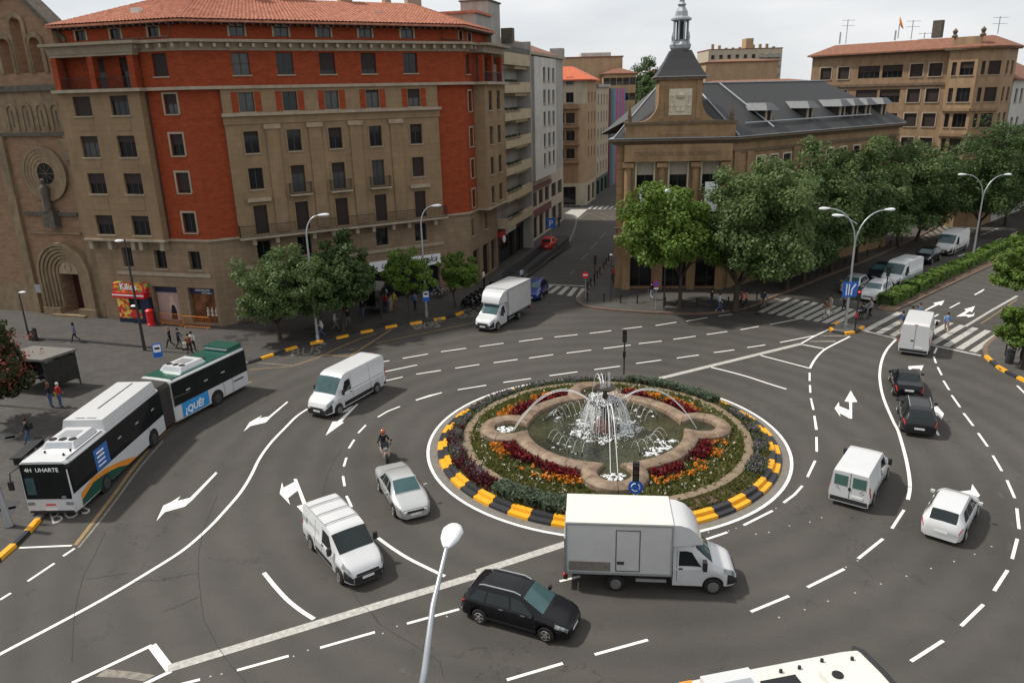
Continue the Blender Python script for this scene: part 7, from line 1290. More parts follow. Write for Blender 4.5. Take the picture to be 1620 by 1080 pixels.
 if tail:
  MB().box(x0 - 0.09, x0 - 0.035, -1.05, 1.05, z0 - 0.1, z0 + 1.5).build('tail_lift', M['grey_metal'], e); MB().box(x0 - 0.12, x0 + 0.05, -1.0, 1.0, 0.45, 0.56).build('rear_beam', M['plastic'], e)
 else: MB().box(x0 - 0.05, x0 + 0.05, -1.0, 1.0, 0.5, 0.6).build('rear_beam', M['plastic'], e)
 for sd in (1, -1): MB().box(x0 - 0.13, x0 - 0.05, sd * 0.9 - 0.1, sd * 0.9 + 0.1, 0.57, 0.68).build('tail_light', M['tail'], e)
 return e

van('big_van', 'white high-roof panel van heading to the merge arrows beside the bus', M['white'], (535.5, 656), (596, 621), 1)
v6, c6 = van('small_van', 'white van with roof bars and faint green lettering, front left of the fountain', M['white'], (541, 921), (497, 869), -1, bars=True)
for sd in (-1,):
 o = ob('side_lettering', text_mesh('SERVICIOS', 0.26, 0.0), mat('faded_green_print', (0.35, 0.45, 0.40), 0.6), v6, (0.9 - c6.x0 + 0.5, -c6.W / 2 * 0.93 - 0.012, 1.32), 0); o.rotation_euler = (R(-8), 0, 0)
MB().box(0.35 - c6.x0, 0.6 - c6.x0, -0.965, -0.95, 1.35, 1.65).build('side_emblem', MATS['faded_green_print'], v6)
van('small_van', 'white van with two green-tinted rear windows right of the fountain', M['white'], (1400, 756), (1376, 800), -1, rear_glass=True)
van('big_van', 'tall white van seen from behind, stopped just short of the crossing', M['white'], (1477, 524), (1462.5, 574), -1)
van('big_van', 'white van waiting at the crossing behind the white SUV', M['white'], (1419, 459), (1456, 442.5), 1)
van('big_van', 'dull white van farther up the shaded avenue', mat('dull_white_paint', (0.55, 0.55, 0.53), 0.5, var=0.05), (1502.5, 406.5), (1530, 394), 1)
car('wagon', 'black estate car with roof rails in front of the fountain', 'car', M['black'], (864, 1013), (761, 984), -1, rails=True)
car('sedan', 'silver saloon car left of the fountain', 'car', M['silver'], (627, 817), (603, 776), -1)
car('hatch', 'white hatchback with dark rear window at the right edge lane', 'car', M['white'], (1541, 815), (1521, 856), -1)
car('suv', 'dark SUV braking behind the black convertible', 'car', M['charcoal'], (1422, 652), (1426.5, 681), 1, lit=True, rails=True)
car('coupe', 'black convertible with lit tail lights behind the tall white van', 'car', M['black'], (1409, 602), (1414.5, 625.5), 1, lit=True, dark_roof=M['plastic'])
car('hatch', 'silver-white hatchback waiting first at the left crossing', 'car', M['silver'], (1354, 466.5), (1372, 455), 1)
car('suv', 'white SUV waiting at the crossing beside the hedge', 'car', M['white'], (1387.5, 480), (1410, 465.5), 1)
car('hatch', 'dark blue car in the shade behind the waiting hatchback', 'car', M['navy'], (1396, 445), (1413, 434.5), 1)
car('suv', 'black car following the van on the shaded avenue', 'car', M['black'], (1471, 419), (1486, 411.5), 1)
car('suv', 'blue SUV stopped on the side street crossing', 'car', M['blue'], (853.5, 475.5), (866, 462), 1, rails=True)
car('hatch', 'red car on the ramp of the underground car park', 'car', M['red'], (887, 383), (868, 401), -1)
truck('white box truck with side door in front of the fountain', (1128, 937), (972, 931), -1, 3.85, 4.15, 2.22, True, True, 'cream', 'shaded_side', True)
truck('white box truck turning in from the side street', (787.5, 522), (818, 505), 1, 3.75, 4.3, 2.3, False, False, 'white', 'shaded_side')

# ---- articulated bus at the stop
bus = tag(empty('articulated_bus'), 'long white and green articulated bus at the stop', 'bus')
BW, BH = 2.55, 3.05

def bus_shell(L, W, zl, zt, r=0.22):
 """rounded box, front at +x"""
 m = MB(); sec = [(0, zl), (W / 2 - 0.05, zl), (W / 2, zl + 0.06), (W / 2, 1.3), (W / 2 - 0.03, 2.6), (W / 2 - 0.08, zt - 0.14), (W / 2 - 0.22, zt - 0.02), (0, zt)]
 ring = sec + [(-y, z) for y, z in sec[-2:0:-1]]; n = len(ring); st = [(0, 0.96), (0.06, 1), (L - 0.5, 1), (L - 0.15, 0.97), (L - 0.03, 0.93), (L, 0.9)]
 for x, k in st: m.v += [(x, y * k, z) for y, z in ring]
 for i in range(len(st) - 1):
  for j in range(n): j2 = (j + 1) % n; m.f.append((i * n + j, i * n + j2, (i + 1) * n + j2, (i + 1) * n + j))
 m.f += [tuple(range(n)), tuple((len(st) - 1) * n + j for j in range(n - 1, -1, -1))]; return m

def bus_wheels(e, xs, W=BW):
 for x in xs:
  for sd in (1, -1):
   MB().lathe([(0.58, -0.02), (0.58, 0.02)], 22, (x, sd * (W / 2 - 0.012), 0.5), 'y').build('wheel_arch', M['dark'], e); wheel_parts(e, x, sd * (W / 2 - 0.13), 0.47, 0.29, 'bus_hub')

def ac_unit(e, x, L, zt, m):
 b = MB(); w = 0.85; b.v = [(x, -w, zt), (x + L, -w, zt), (x + L, w, zt), (x, w, zt), (x + 0.12, -w + 0.15, zt + 0.28), (x + L - 0.2, -w + 0.15, zt + 0.28), (x + L - 0.2, w - 0.15, zt + 0.28), (x + 0.12, w - 0.15, zt + 0.28)]; b.f = [(0, 1, 5, 4), (1, 2, 6, 5), (2, 3, 7, 6), (3, 0, 4, 7), (4, 5, 6, 7)]
 u = b.build('air_conditioner', m, e); MB().box(x + L * 0.25, x + L * 0.62, -0.45, 0.45, zt + 0.283, zt + 0.30).build('intake_grille', M['grey_metal'], u)
 for y in (-0.5, 0, 0.5): MB().lathe([(0.19, 0), (0.19, 0.03), (0.06, 0.035), (0.0, 0.035)], 14, (x + L - 0.52, y, zt + 0.281)).build('fan', M['iron'], u)
 MB().p((x + L - 0.18, -0.65, zt + 0.26), (x + L - 0.02, -0.7, zt + 0.03), (x + L - 0.02, 0.7, zt + 0.03), (x + L - 0.18, 0.65, zt + 0.26)).build('front_louvre', M['grey_metal'], u)

def side_rect(e, x0, x1, z0, z1, sd, name, m, off=0.012, parent=None):
 y = sd * (BW / 2 + off); q = ((x0, y, z0), (x1, y, z0), (x1, y, z1), (x0, y, z1)); k = -0.03 * sd * max(0, (z1 - 1.3) / 1.3); return MB().p(q[0], q[1], (x1, y + k, z1), (x0, y + k, z1)).build(name, m, parent or e)
# front section: from the pixel line of its left-hand wheels
fa, fb = G(168, 776), G(243, 705); d = (fa - fb).normalized(); nrm = Vector((-d.y, d.x, 0)); wb_ = (fa - fb).length; ang = math.atan2(d.y, d.x)
c = fa - nrm * (BW / 2 - 0.1); bus.location = (c.x, c.y, 0); bus.rotation_euler = (0, 0, ang)
F0 = 2.65; R0 = -wb_ - 1.6; LF = F0 - R0
glassb = glass_mat('bus_glass', (0.008, 0.010, 0.011), 0.05, 0.35)
fs = bus_shell(LF, BW, 0.3, BH).build('front_body', M['white'], bus, (R0, 0, 0), smooth=35)
for sd in (1, -1):
 side_rect(bus, R0 + 0.06, F0 - 0.14, 1.34, 2.88, sd, 'side_glazing', glassb)
 for k in range(4): side_rect(bus, R0 + 1.0 + k * 1.9, R0 + 1.35 + k * 1.9, 2.1, 2.18, sd, 'window_vent', M['zinc'], 0.016)
 o = [(F0 - 0.35, 0.42), (F0 - 1.2, 0.38), (R0 + 4.2, 0.38), (R0 + 3.2, 0.45)]
 y = sd * (BW / 2 + 0.010)
 MB().p((F0 - 0.45, y, 0.42), (F0 - 0.5, y, 1.05), (F0 - 1.6, y, 1.33), (F0 - 2.8, y, 1.22), (F0 - 4.2, y, 0.92), (F0 - 5.4, y, 0.55), (F0 - 5.9, y, 0.36)).build('orange_sweep', M['bus_orange'], bus); y = sd * (BW / 2 + 0.014)
 MB().p((F0 - 0.45, y, 0.42), (F0 - 0.5, y, 0.72), (F0 - 1.6, y, 1.08), (F0 - 2.8, y, 0.97), (F0 - 4.0, y, 0.7), (F0 - 4.9, y, 0.36)).build('green_sweep', M['bus_green'], bus)
 side_rect(bus, F0 - 3.4, F0 - 2.1, 1.4, 2.55, sd, 'advert', mat('poster_blue', (0.04, 0.14, 0.42), 0.4), 0.02)
 for k in range(4): side_rect(bus, F0 - 3.0, F0 - 2.3, 1.55 + k * 0.24, 1.62 + k * 0.24, sd, 'advert_print', M['print_white'], 0.024)
 # door panel seams
 side_rect(bus, R0 + 1.9, R0 + 1.93, 0.4, 1.34, sd, 'panel_seam', M['dark_metal'], 0.012)
bus_wheels(bus, (0, -wb_))
for sd in (1, -1): MB().p((F0 - 0.14, sd * (BW / 2 + 0.013), 1.34), (F0 + 0.014, sd * 1.12, 1.2), (F0 + 0.014, sd * 1.10, 2.9), (F0 - 0.14, sd * (BW / 2 - 0.02), 2.88)).build('corner_pillar', glassb, bus)
fx = F0
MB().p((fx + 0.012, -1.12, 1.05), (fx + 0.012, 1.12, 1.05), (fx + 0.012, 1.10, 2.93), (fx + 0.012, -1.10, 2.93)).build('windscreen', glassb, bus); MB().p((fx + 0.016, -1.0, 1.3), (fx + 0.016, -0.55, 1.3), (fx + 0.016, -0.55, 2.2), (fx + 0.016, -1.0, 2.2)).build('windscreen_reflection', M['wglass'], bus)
for t_, y_ in (('4H', -0.72), ('UHARTE', 0.2)): o = ob('destination_text', text_mesh(t_, 0.30, 0), mat('led_text', (0.75, 0.78, 0.74), 0.5, emit=0.3), bus, (fx + 0.02, y_, 2.52), R(90))
o = ob('fleet_number', text_mesh('431', 0.16, 0), M['print_white'], bus, (fx + 0.02, 0.75, 1.1), R(90))
for y in (-0.95, 0.95): MB().box(fx - 0.02, fx + 0.02, y - 0.18, y + 0.18, 0.72, 0.88).build('headlight', M['head'], bus)
MB().box(fx - 0.05, fx + 0.016, -1.1, 1.1, 0.3, 0.42).build('bumper', M['plastic'], bus); MB().box(fx - 0.03, fx + 0.022, -0.3, 0.3, 0.43, 0.54).build('number_plate', M['plate'], bus); MB().box(fx, fx + 0.014, -0.25, 0.25, 0.7, 0.78).build('maker_badge', M['sign_red'], bus)
MB().tube([(fx - 0.1, -1.2, 2.75), (fx + 0.25, -1.45, 2.6), (fx + 0.3, -1.5, 2.1)], 0.03, 6).build('mirror_arm', M['plastic'], bus); MB().cbox((fx + 0.3, -1.5, 1.95), 0.12, 0.22, 0.45).build('mirror', M['plastic'], bus)
ac_unit(bus, F0 - 3.5, 2.1, BH, M['white'])
pod = MB(); x0, x1 = R0 + 0.2, F0 - 3.7; w = 1.15; pod.v = [(x0, -w, BH - 0.05), (x1, -w, BH - 0.05), (x1, w, BH - 0.05), (x0, w, BH - 0.05), (x0 + 0.05, -w + 0.12, BH + 0.5), (x1 - 0.08, -w + 0.12, BH + 0.5), (x1 - 0.08, w - 0.12, BH + 0.5), (x0 + 0.05, w - 0.12, BH + 0.5)]; pod.f = [(0, 1, 5, 4), (1, 2, 6, 5), (2, 3, 7, 6), (3, 0, 4, 7), (4, 5, 6, 7)]; pd = pod.build('roof_pod', M['white'], bus); MB().box(x0 + 0.3, x1 - 1.6, -0.04, 0.04, BH + 0.502, BH + 0.515).build('pod_seam', M['dark_metal'], pd)
for y in (-0.5, 0.1): MB().box(x1 - 0.35, x1 - 0.3, y, y + 0.5, BH + 0.502, BH + 0.515).build('pod_vent', M['iron'], pd)
for x, y in ((F0 - 1.0, -0.4), (F0 - 0.7, 0.7), (F0 - 1.2, 0.75)): MB().lathe([(0.06, BH - 0.02), (0.05, BH + 0.1), (0.0, BH + 0.12)], 8, (x, y, 0)).build('roof_stud', M['iron'], bus)
for s in (1, -1): MB().box(F0 - 3.5, F0 - 0.3, s * 1.05 - 0.02, s * 1.05 + 0.02, BH - 0.02, BH + 0.015).build('roof_channel', M['dark_metal'], bus)
# rear section, hinged behind the bellows
ra = G(344, 640); jw = bus.matrix_basis @ Vector((R0 - 0.75, 0, 0)); jw.z = 0
rc = None
for _ in range(6):
 dd = (jw - (rc or ra)).normalized(); rc = ra - Vector((-dd.y, dd.x, 0)) * (BW / 2 - 0.1)
wr_ = (jw - rc).length; ang2 = math.atan2(dd.y, dd.x); inv = bus.matrix_basis.inverted(); tr = empty('rear_section'); tr.parent = bus; q = inv @ rc; tr.location = (q.x, q.y, 0); tr.rotation_euler = (0, 0, ang2 - ang)
X1 = wr_ - 0.75; X0 = -3.2
m = bus_shell(X1 - X0, BW, 0.3, BH); m.build('rear_body', M['white'], tr, (X0, 0, 0), smooth=35)
gm_ = MB(); gm_.v = [(X0 - 0.01, -1.24, 2.72), (X1 - 0.3, -1.24, 2.72), (X1 - 0.3, 1.24, 2.72), (X0 - 0.01, 1.24, 2.72), (X0 - 0.01, -1.06, BH + 0.015), (X1 - 0.3, -1.06, BH + 0.015), (X1 - 0.3, 1.06, BH + 0.015), (X0 - 0.01, 1.06, BH + 0.015)]; gm_.f = [(0, 1, 5, 4), (1, 2, 6, 5), (2, 3, 7, 6), (3, 0, 4, 7), (4, 5, 6, 7)]; gm_.build('green_roof', M['bus_green'], tr)
MB().box(X0 + 0.02, X0 + 1.3, -1.05, 1.05, BH + 0.017, BH + 0.3).build('rear_cowl', M['bus_green'], tr); MB().box(X0 + 1.31, X0 + 1.4, -0.95, 0.95, BH + 0.1, BH + 0.2).build('cowl_edge', M['zinc'], tr); MB().lathe([(0.3, BH + 0.016), (0.28, BH + 0.05)], 16, (X0 + 3.0, 0.2, 0)).build('roof_hatch', M['iron'], tr)
ac_unit(tr, X1 - 3.6, 2.2, BH + 0.015, M['white'])
for sd in (1, -1):
 side_rect(tr, X0 + 0.04, X1 - 0.06, 1.34, 2.86, sd, 'side_glazing', glassb)
 for k in range(3): side_rect(tr, X0 + 2.2 + k * 1.6, X0 + 2.55 + k * 1.6, 2.0, 2.08, sd, 'window_vent', M['zinc'], 0.016)
 side_rect(tr, 0.75, X1 - 0.6, 0.42, 1.33, sd, 'advert_panel', M['ad_blue'], 0.016)
 o = ob('advert_text', text_mesh('¿QUÉ?', 0.62, 0, 0.1, 0.02), M['print_white'], tr, ((0.75 + X1 - 0.6) / 2 + 0.15 * sd, sd * (BW / 2 + 0.022), 0.58), R(180) if sd > 0 else 0)
 side_rect(tr, X0 + 0.5, X0 + 1.5, 0.98, 1.08, sd, 'vent_slot', M['iron'], 0.014); side_rect(tr, -1.6, -1.57, 0.36, 1.33, sd, 'panel_seam', M['dark_metal'], 0.012); side_rect(tr, -0.75, -0.72, 0.36, 1.33, sd, 'panel_seam', M['dark_metal'], 0.012)
 MB().box(X0 - 0.02, X0 + 0.02, sd * 1.05 - 0.09, sd * 1.05 + 0.09, 0.7, 1.2).build('tail_light', M['tail'], tr)
bus_wheels(tr, (0,)); MB().p((X0 - 0.012, -1.0, 1.5), (X0 - 0.012, 1.0, 1.5), (X0 - 0.012, 0.95, 2.6), (X0 - 0.012, -0.95, 2.6)).build('rear_window', glassb, tr)
# folded bellows between the two halves
bl_ = MB(); nb = 16; a0 = Vector((R0, 0, 0)); a1 = inv @ (Matrix.Translation(rc) @ Matrix.Rotation(ang2, 4, 'Z') @ Vector((X1, 0, 0))); n2 = 12
for k in range(nb + 1):
 t = k / nb; c_ = a0.lerp(Vector((a1.x, a1.y, 0)), t); an = (ang2 - ang) * t; g = 0.0 if k % 2 else 0.07; w = BW / 2 - 0.03 - g; h = BH - 0.02 - g
 for y, z in ((-w, 0.4), (w, 0.4), (w, h - 0.2), (w - 0.2, h), (-w + 0.2, h), (-w, h - 0.2)): bl_.v.append((c_.x - math.sin(an) * y, c_.y + math.cos(an) * y, z))
for k in range(nb):
 for j in range(6): j2 = (j + 1) % 6; bl_.f.append((k * 6 + j, k * 6 + j2, k * 6 + 6 + j2, k * 6 + 6 + j))
bl_.build('bellows', M['bellows'], bus)

# ---- second bus, only its roof in the frame
b2 = tag(empty('city_bus'), 'white bus roof with black hatch cut off by the bottom edge', 'bus'); z2 = 3.05
pf, pr_ = G(1350, 1021, z2), G(1060, 1076, z2); d = (pf - pr_).normalized(); d.z = 0; d.normalize(); nrm = Vector((-d.y, d.x, 0)); c = pf - nrm * 1.2; b2.location = (c.x, c.y, 0); b2.rotation_euler = (0, 0, math.atan2(d.y, d.x))
bus_shell(12.0, BW, 0.3, z2).build('body', M['cream'], b2, (-11.9, 0, 0), smooth=35)
MB().p((0.118, -1.12, 1.05), (0.118, 1.12, 1.05), (0.118, 1.1, 2.9), (0.118, -1.1, 2.9)).build('windscreen', glassb, b2); MB().tube([(0.0, -1.2, z2 - 0.1), (0.12, -0.9, z2 - 0.02), (0.14, 0, z2), (0.12, 0.9, z2 - 0.02), (0.0, 1.2, z2 - 0.1)], 0.09, 6).build('front_brow', M['plastic'], b2)
for sd in (1, -1):
 side_rect(b2, -11.5, -0.6, 1.35, 2.72, sd, 'side_glazing', glassb)
 MB().p((-5.75, sd * 1.09, z2 - 0.008), (-5.35, sd * 1.09, z2 - 0.008), (-5.35, sd * 0.6, z2 + 0.012), (-5.75, sd * 0.6, z2 + 0.012)).build('roof_stripe', M['bus_orange'], b2)
bus_wheels(b2, (-2.7, -8.6))
MB().p((-11.9, -1.09, z2 + 0.01), (-5.75, -1.09, z2 + 0.01), (-5.75, 1.09, z2 + 0.01), (-11.9, 1.09, z2 + 0.01)).build('roof_green', M['bus_green'], b2)
MB().box(-1.75, -0.35, -0.55, 0.35, z2, z2 + 0.2).build('roof_unit', M['cream'], b2); MB().lathe([(0.16, 0), (0.16, 0.03), (0, 0.035)], 16, (-1.35, 0.05, z2 + 0.2)).build('fan', M['iron'], b2); MB().box(-3.5, -2.4, -0.55, 0.5, z2, z2 + 0.07).build('roof_hatch', M['iron'], b2); MB().box(-5.2, -3.7, -0.85, 0.85, z2, z2 + 0.3).build('air_conditioner', M['white'], b2); MB().box(-5.0, -3.85, -0.6, 0.45, z2 + 0.301, z2 + 0.315).build('intake_grille', M['grey_metal'], b2)
for x, y in ((-2.1, 0.75), (-2.7, 0.75), (-1.3, 0.85), (-0.4, 0.7)): MB().lathe([(0.05, z2 - 0.02), (0.05, z2 + 0.08), (0, z2 + 0.1)], 8, (x, y, 0)).build('roof_stud', M['iron'], b2)

# ------------------------------------------------------------------ trees
def leaf_cloud(seed, rx, ry, rz, clumps, per, leaf, flat=0.75):
 """leaf faces gathered in clumps spread through an uneven crown; centre of the crown at the origin"""
 r = np.random.RandomState(seed); V = []; clumps = int(clumps * 2.1); ph = r.uniform(0, 6.28, 4)
 for i in range(clumps):
  d = r.normal(0, 1, 3); d /= np.linalg.norm(d); rad = r.uniform(0.25, 1.05) ** 0.6; az = math.atan2(d[1], d[0]); lob = 1 + 0.14 * math.sin(3 * az + ph[0]) + 0.10 * math.sin(5 * az + ph[1] + 3 * d[2]) + 0.10 * math.sin(4 * d[2] + ph[2]); c = d * rad * lob * np.array([rx, ry, rz])
  if c[2] < -0.55 * rz: c[2] = -0.55 * rz + r.uniform(0, 0.2) * rz
  cr = r.uniform(0.13, 0.27) * (rx + rz) / 2; n = int(per * 1.3 * r.uniform(0.35, 1.1)); p = r.normal(0, 1, (n, 3)); p /= np.linalg.norm(p, axis=1)[:, None]; nn = p.copy(); p = c + p * (cr * r.uniform(0.55, 1.05, (n, 1))) * np.array([1, 1, flat])
  nn += r.normal(0, 0.6, (n, 3)); nn[:, 2] += 0.5; nn /= np.linalg.norm(nn, axis=1)[:, None]; t1 = np.cross(nn, r.normal(0, 1, (n, 3))); t1 /= np.linalg.norm(t1, axis=1)[:, None]; t2 = np.cross(nn, t1); s = leaf * 0.86 * r.uniform(0.55, 1.25, (n, 1))
  V.append(np.stack([p - t1 * s * 0.5, p + t2 * s * 0.42, p + t1 * s * 0.6, p - t2 * s * 0.42], 1).reshape(-1, 3))
 return np.concatenate(V)

def trunk_mb(h, r, seed, rx, rz):
 q = random.Random(seed); m = MB(); top = Vector((q.uniform(-0.2, 0.2), q.uniform(-0.2, 0.2), h)); m.tube([(0, 0, -0.05), (0.02, 0, h * 0.15), (top.x * 0.5, top.y * 0.5, h * 0.6), top], [r * 1.35, r, r * 0.85, r * 0.7], 9)
 for k in range(6):
  a = k * 1.05 + q.uniform(-0.3, 0.3); e = top + Vector((math.cos(a) * rx * 0.6, math.sin(a) * rx * 0.6, rz * q.uniform(0.5, 1.2))); mid = top.lerp(e, 0.45) + Vector((0, 0, 0.15 * rz)); m.tube([top - Vector((0, 0, 0.2)), mid, e], [r * 0.55, r * 0.35, r * 0.1], 6)
 return m

_tm = {}
def tree(name, label, base, cx, top, bot, hw, leafm, seed, group, leaf=0.30, clumps=60, per=170, tr=0.17, flat=0.75, dz=0.0):
 b = G(*base, PAVE_H); A = (b.x, b.y); zt = HIT(cx, top, A, 0)[1]; zb = HIT(cx, bot, A, 0)[1]; w = HIT(cx + hw, (top + bot) / 2, A, 0)[0] - HIT(cx, (top + bot) / 2, A, 0)[0]; u = HIT(cx, (top + bot) / 2, A, 0)[0]; rz = max(0.8, (zt - zb) / 2) * 0.90; rx = w * 0.92; zc = (zt + zb) / 2
 e = tag(empty(name, (b.x, b.y, PAVE_H), rnd.uniform(0, 0.0)), label, 'tree', group)
 trunk_mb(max(1.5, zb - PAVE_H + 0.25 * rz), tr, seed, rx, rz * 0.6).build('trunk', M['bark'], e, smooth=50)
 key = (seed, round(rx, 1), round(rz, 1)); V = leaf_cloud(seed, rx, rx * 0.95, rz, clumps, per, leaf, flat)
 o = ob('crown', quads('crown', V, M[leafm]), None, e, (u, 0, zc - PAVE_H)); return e
TG = 'street trees in front of the brick block'; TA = 'trees along the avenue'
tree('street_tree', 'leafy street tree with dark trunk nearest the bus', (443, 537), 443, 385, 528, 77, 'leaf0', 1, TG, 0.26, 70, 190)
tree('street_tree', 'dense dark street tree beside the single lamp', (543, 524), 540, 370, 505, 62, 'leaf2', 2, TG, 0.26, 62, 190)
tree('street_tree', 'slender sparse street tree before the white shop sign', (649, 506), 645, 388, 478, 40, 'leaf1', 3, TG, 0.24, 34, 130, 0.1)
tree('street_tree', 'small round young tree by the parked motorcycles', (720, 488), 727, 395, 468, 34, 'leaf1', 4, TG, 0.24, 34, 130, 0.1)
tree('plane_tree', 'bright green tree before the government building front', (1075, 487), 1062, 272, 456, 84, 'leaf1', 5, TA, 0.32, 78, 190, 0.2)
tree('plane_tree', 'broad silvery green tree at the corner of the government building', (1163, 491), 1203, 258, 470, 106, 'leaf0', 6, TA, 0.30, 100, 210, 0.3)
for i, (bs_, cx, tp, bt, hw, lm, lb) in enumerate((((1244, 457), 1262, 285, 440, 55, 'leaf2', 'dark avenue tree just behind the broad corner tree'), ((1271, 446), 1288, 224, 425, 66, 'leaf0', 'avenue tree behind the tall island lamp head'), ((1314, 430), 1330, 228, 405, 62, 'leaf2', 'third avenue tree along the long stone wing'), ((1355, 415), 1368, 218, 395, 62, 'leaf0', 'avenue tree above the waiting hatchback'), ((1420, 390), 1412, 210, 380, 66, 'leaf0', 'avenue tree at the end of the long stone wing'), ((1450, 380), 1462, 212, 372, 62, 'leaf2', 'last avenue tree before the cross street'), ((1547, 372), 1552, 192, 352, 66, 'leaf2', 'dark tree before the brown block corner turret'), ((1590, 356), 1600, 184, 340, 62, 'leaf2', 'dark tree beyond the farther double lamp'), ((1640, 338), 1655, 176, 325, 62, 'leaf2', 'dark tree cut off at the far end of the avenue'))):
 tree('plane_tree', lb, bs_, cx, tp, bt + 16, hw * 1.12, lm, 10 + i, TA, 0.34, 66, 180, 0.22)
tree('street_tree', 'bright tree at the picture edge above the hedge end', (1640, 500), 1618, 378, 472, 44, 'leaf1', 31, 'trees at the crossing edge', 0.24, 46, 170, 0.12)
tree('street_tree', 'low tree at the picture edge over the waste bin', (1617, 583), 1616, 478, 560, 38, 'leaf1', 32, 'trees at the crossing edge', 0.22, 42, 170, 0.12)
ch = tree('chestnut_tree', 'red-flowering chestnut tree beside the bus shelter', (-16, 668), -10, 482, 668, 46, 'chestnut', 33, None, 0.24, 46, 110, 0.16)
_cr = [o for o in ch.children if o.name.startswith('crown')][0]; _bb = np.array([v.co for v in _cr.data.vertices]); _hs = (_bb.max(0) - _bb.min(0)) / 2; V = leaf_cloud(34, _hs[0] * 0.9, _hs[1] * 0.9, _hs[2] * 0.85, 50, 16, 0.18); o = ob('blossom', quads('blossom', V, leaf_mat('pink_blossom', (0.30, 0.05, 0.04), (0.45, 0.14, 0.10), 2)), None, ch, _cr.location)
for px, tp, hw, sd, Y, lb in ((1026, 97, 15, 41, 215, 'tall dark conifer behind the striped scaffold sheet'), (1010, 106, 13, 42, 225, 'rounded dark tree left of the tall conifer'), (1040, 124, 12, 43, 210, 'smaller conifer tucked against the spire')):
 A = (HIT(px, 150, (0, Y), 0)[0], Y); zt = HIT(px, tp, A, 0)[1]; e = tag(empty('conifer_tree', (A[0], A[1], 0)), lb, 'tree', 'trees behind the government building'); w = hw * Y / 1150
 trunk_mb(6, 0.3, sd, 1, 3).build('trunk', M['bark'], e); ob('crown', quads('crown', leaf_cloud(sd, w, w, zt / 2.2, 60, 130, 0.55), M['leaf2']), None, e, (0, 0, zt * 0.56))

# hedge on the median
def hedge_run(p0, p1, w, h, label, seed):
 a, b = G(*p0, 0.15), G(*p1, 0.15); L_ = (b - a).length; r = np.random.RandomState(seed); n = int(L_ * 520); s = r.uniform(0, L_, n); k = r.randint(0, 3, n); bulge = 1 + 0.10 * np.sin(s * 1.9 + seed) + 0.06 * np.sin(s * 4.7)
 y = np.where(k == 0, r.uniform(-w / 2, w / 2, n), np.where(k == 1, -w / 2, w / 2)) * bulge; z = np.where(k == 0, h, r.uniform(0.05, h, n)) * bulge + r.normal(0, 0.05, n); P = np.c_[s, y + r.normal(0, 0.05, n), z]
 nn = np.c_[r.normal(0, 0.5, n), np.where(k == 0, 0, np.where(k == 1, -1, 1)) + r.normal(0, 0.4, n), np.where(k == 0, 1, 0.3)]; nn /= np.linalg.norm(nn, axis=1)[:, None]; t1 = np.cross(nn, r.normal(0, 1, (n, 3))); t1 /= np.linalg.norm(t1, axis=1)[:, None]; t2 = np.cross(nn, t1); q = 0.11 * r.uniform(0.6, 1.3, (n, 1))
 V = np.stack([P - t1 * q, P + t2 * q, P + t1 * q, P - t2 * q], 1).reshape(-1, 3); hh = tag(empty('hedge', a, math.atan2(b.y - a.y, b.x - a.x)), label, 'hedge', 'clipped hedge on the median'); ob('foliage', quads('foliage', V, M['hedge']), None, hh)
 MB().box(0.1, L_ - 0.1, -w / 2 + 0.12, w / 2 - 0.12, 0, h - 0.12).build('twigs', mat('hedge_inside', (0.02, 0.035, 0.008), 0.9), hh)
hp = [(1399, 483), (1440, 463), (1468, 449.5), (1500, 434), (1530, 420.5), (1560, 406.5), (1590, 393), (1640, 371), (1720, 338)]
for i in range(len(hp) - 1):
 a, b = hp[i], hp[i + 1]; t = 0.03; hedge_run((a[0] + (b[0] - a[0]) * t, a[1] + (b[1] - a[1]) * t), (b[0] - (b[0] - a[0]) * t, b[1] - (b[1] - a[1]) * t), 1.25 + 0.12 * (i % 2), 0.8 + 0.08 * (i % 3), ('clipped hedge block nearest the crossing', 'second hedge block beside the white van', 'third hedge block from the crossing', 'fourth hedge block from the crossing', 'hedge block at the foot of the farther double lamp', 'sixth hedge block up the median', 'seventh hedge block up the median', 'farthest hedge block at the picture edge')[i], i + 1)

# ------------------------------------------------------------------ street furniture
def lamp_head(e, p, ang, L_=0.95, s=1.0, m='lamp_white'):
 """drop-shaped lantern starting at p and pointing along ang"""
 mb = MB(); st = [(0, 0.05), (0.12, 0.10), (0.35, 0.17), (0.65, 0.20), (0.85, 0.14), (0.95, 0.03)]
 for x, r in st:
  for k in range(10): a = 2 * math.pi * k / 10; mb.v.append((x * s * L_ / 0.95, r * math.cos(a) * s, (r * 0.62 * math.sin(a) + 0.03) * s))
 for i in range(len(st) - 1):
  for k in range(10): k2 = (k + 1) % 10; mb.f.append((i * 10 + k, i * 10 + k2, i * 10 + 10 + k2, i * 10 + 10 + k))
 mb.f += [tuple(range(10)), tuple(range(59, 49, -1))]; h = mb.build('lamp_head', M[m], e, p, ang, smooth=60); MB().lathe([(0.15 * s, -0.06 * s), (0.12 * s, -0.11 * s), (0.0, -0.12 * s)], 10, (0.5 * s, 0, 0)).build('lamp_glass', M['head'], h)

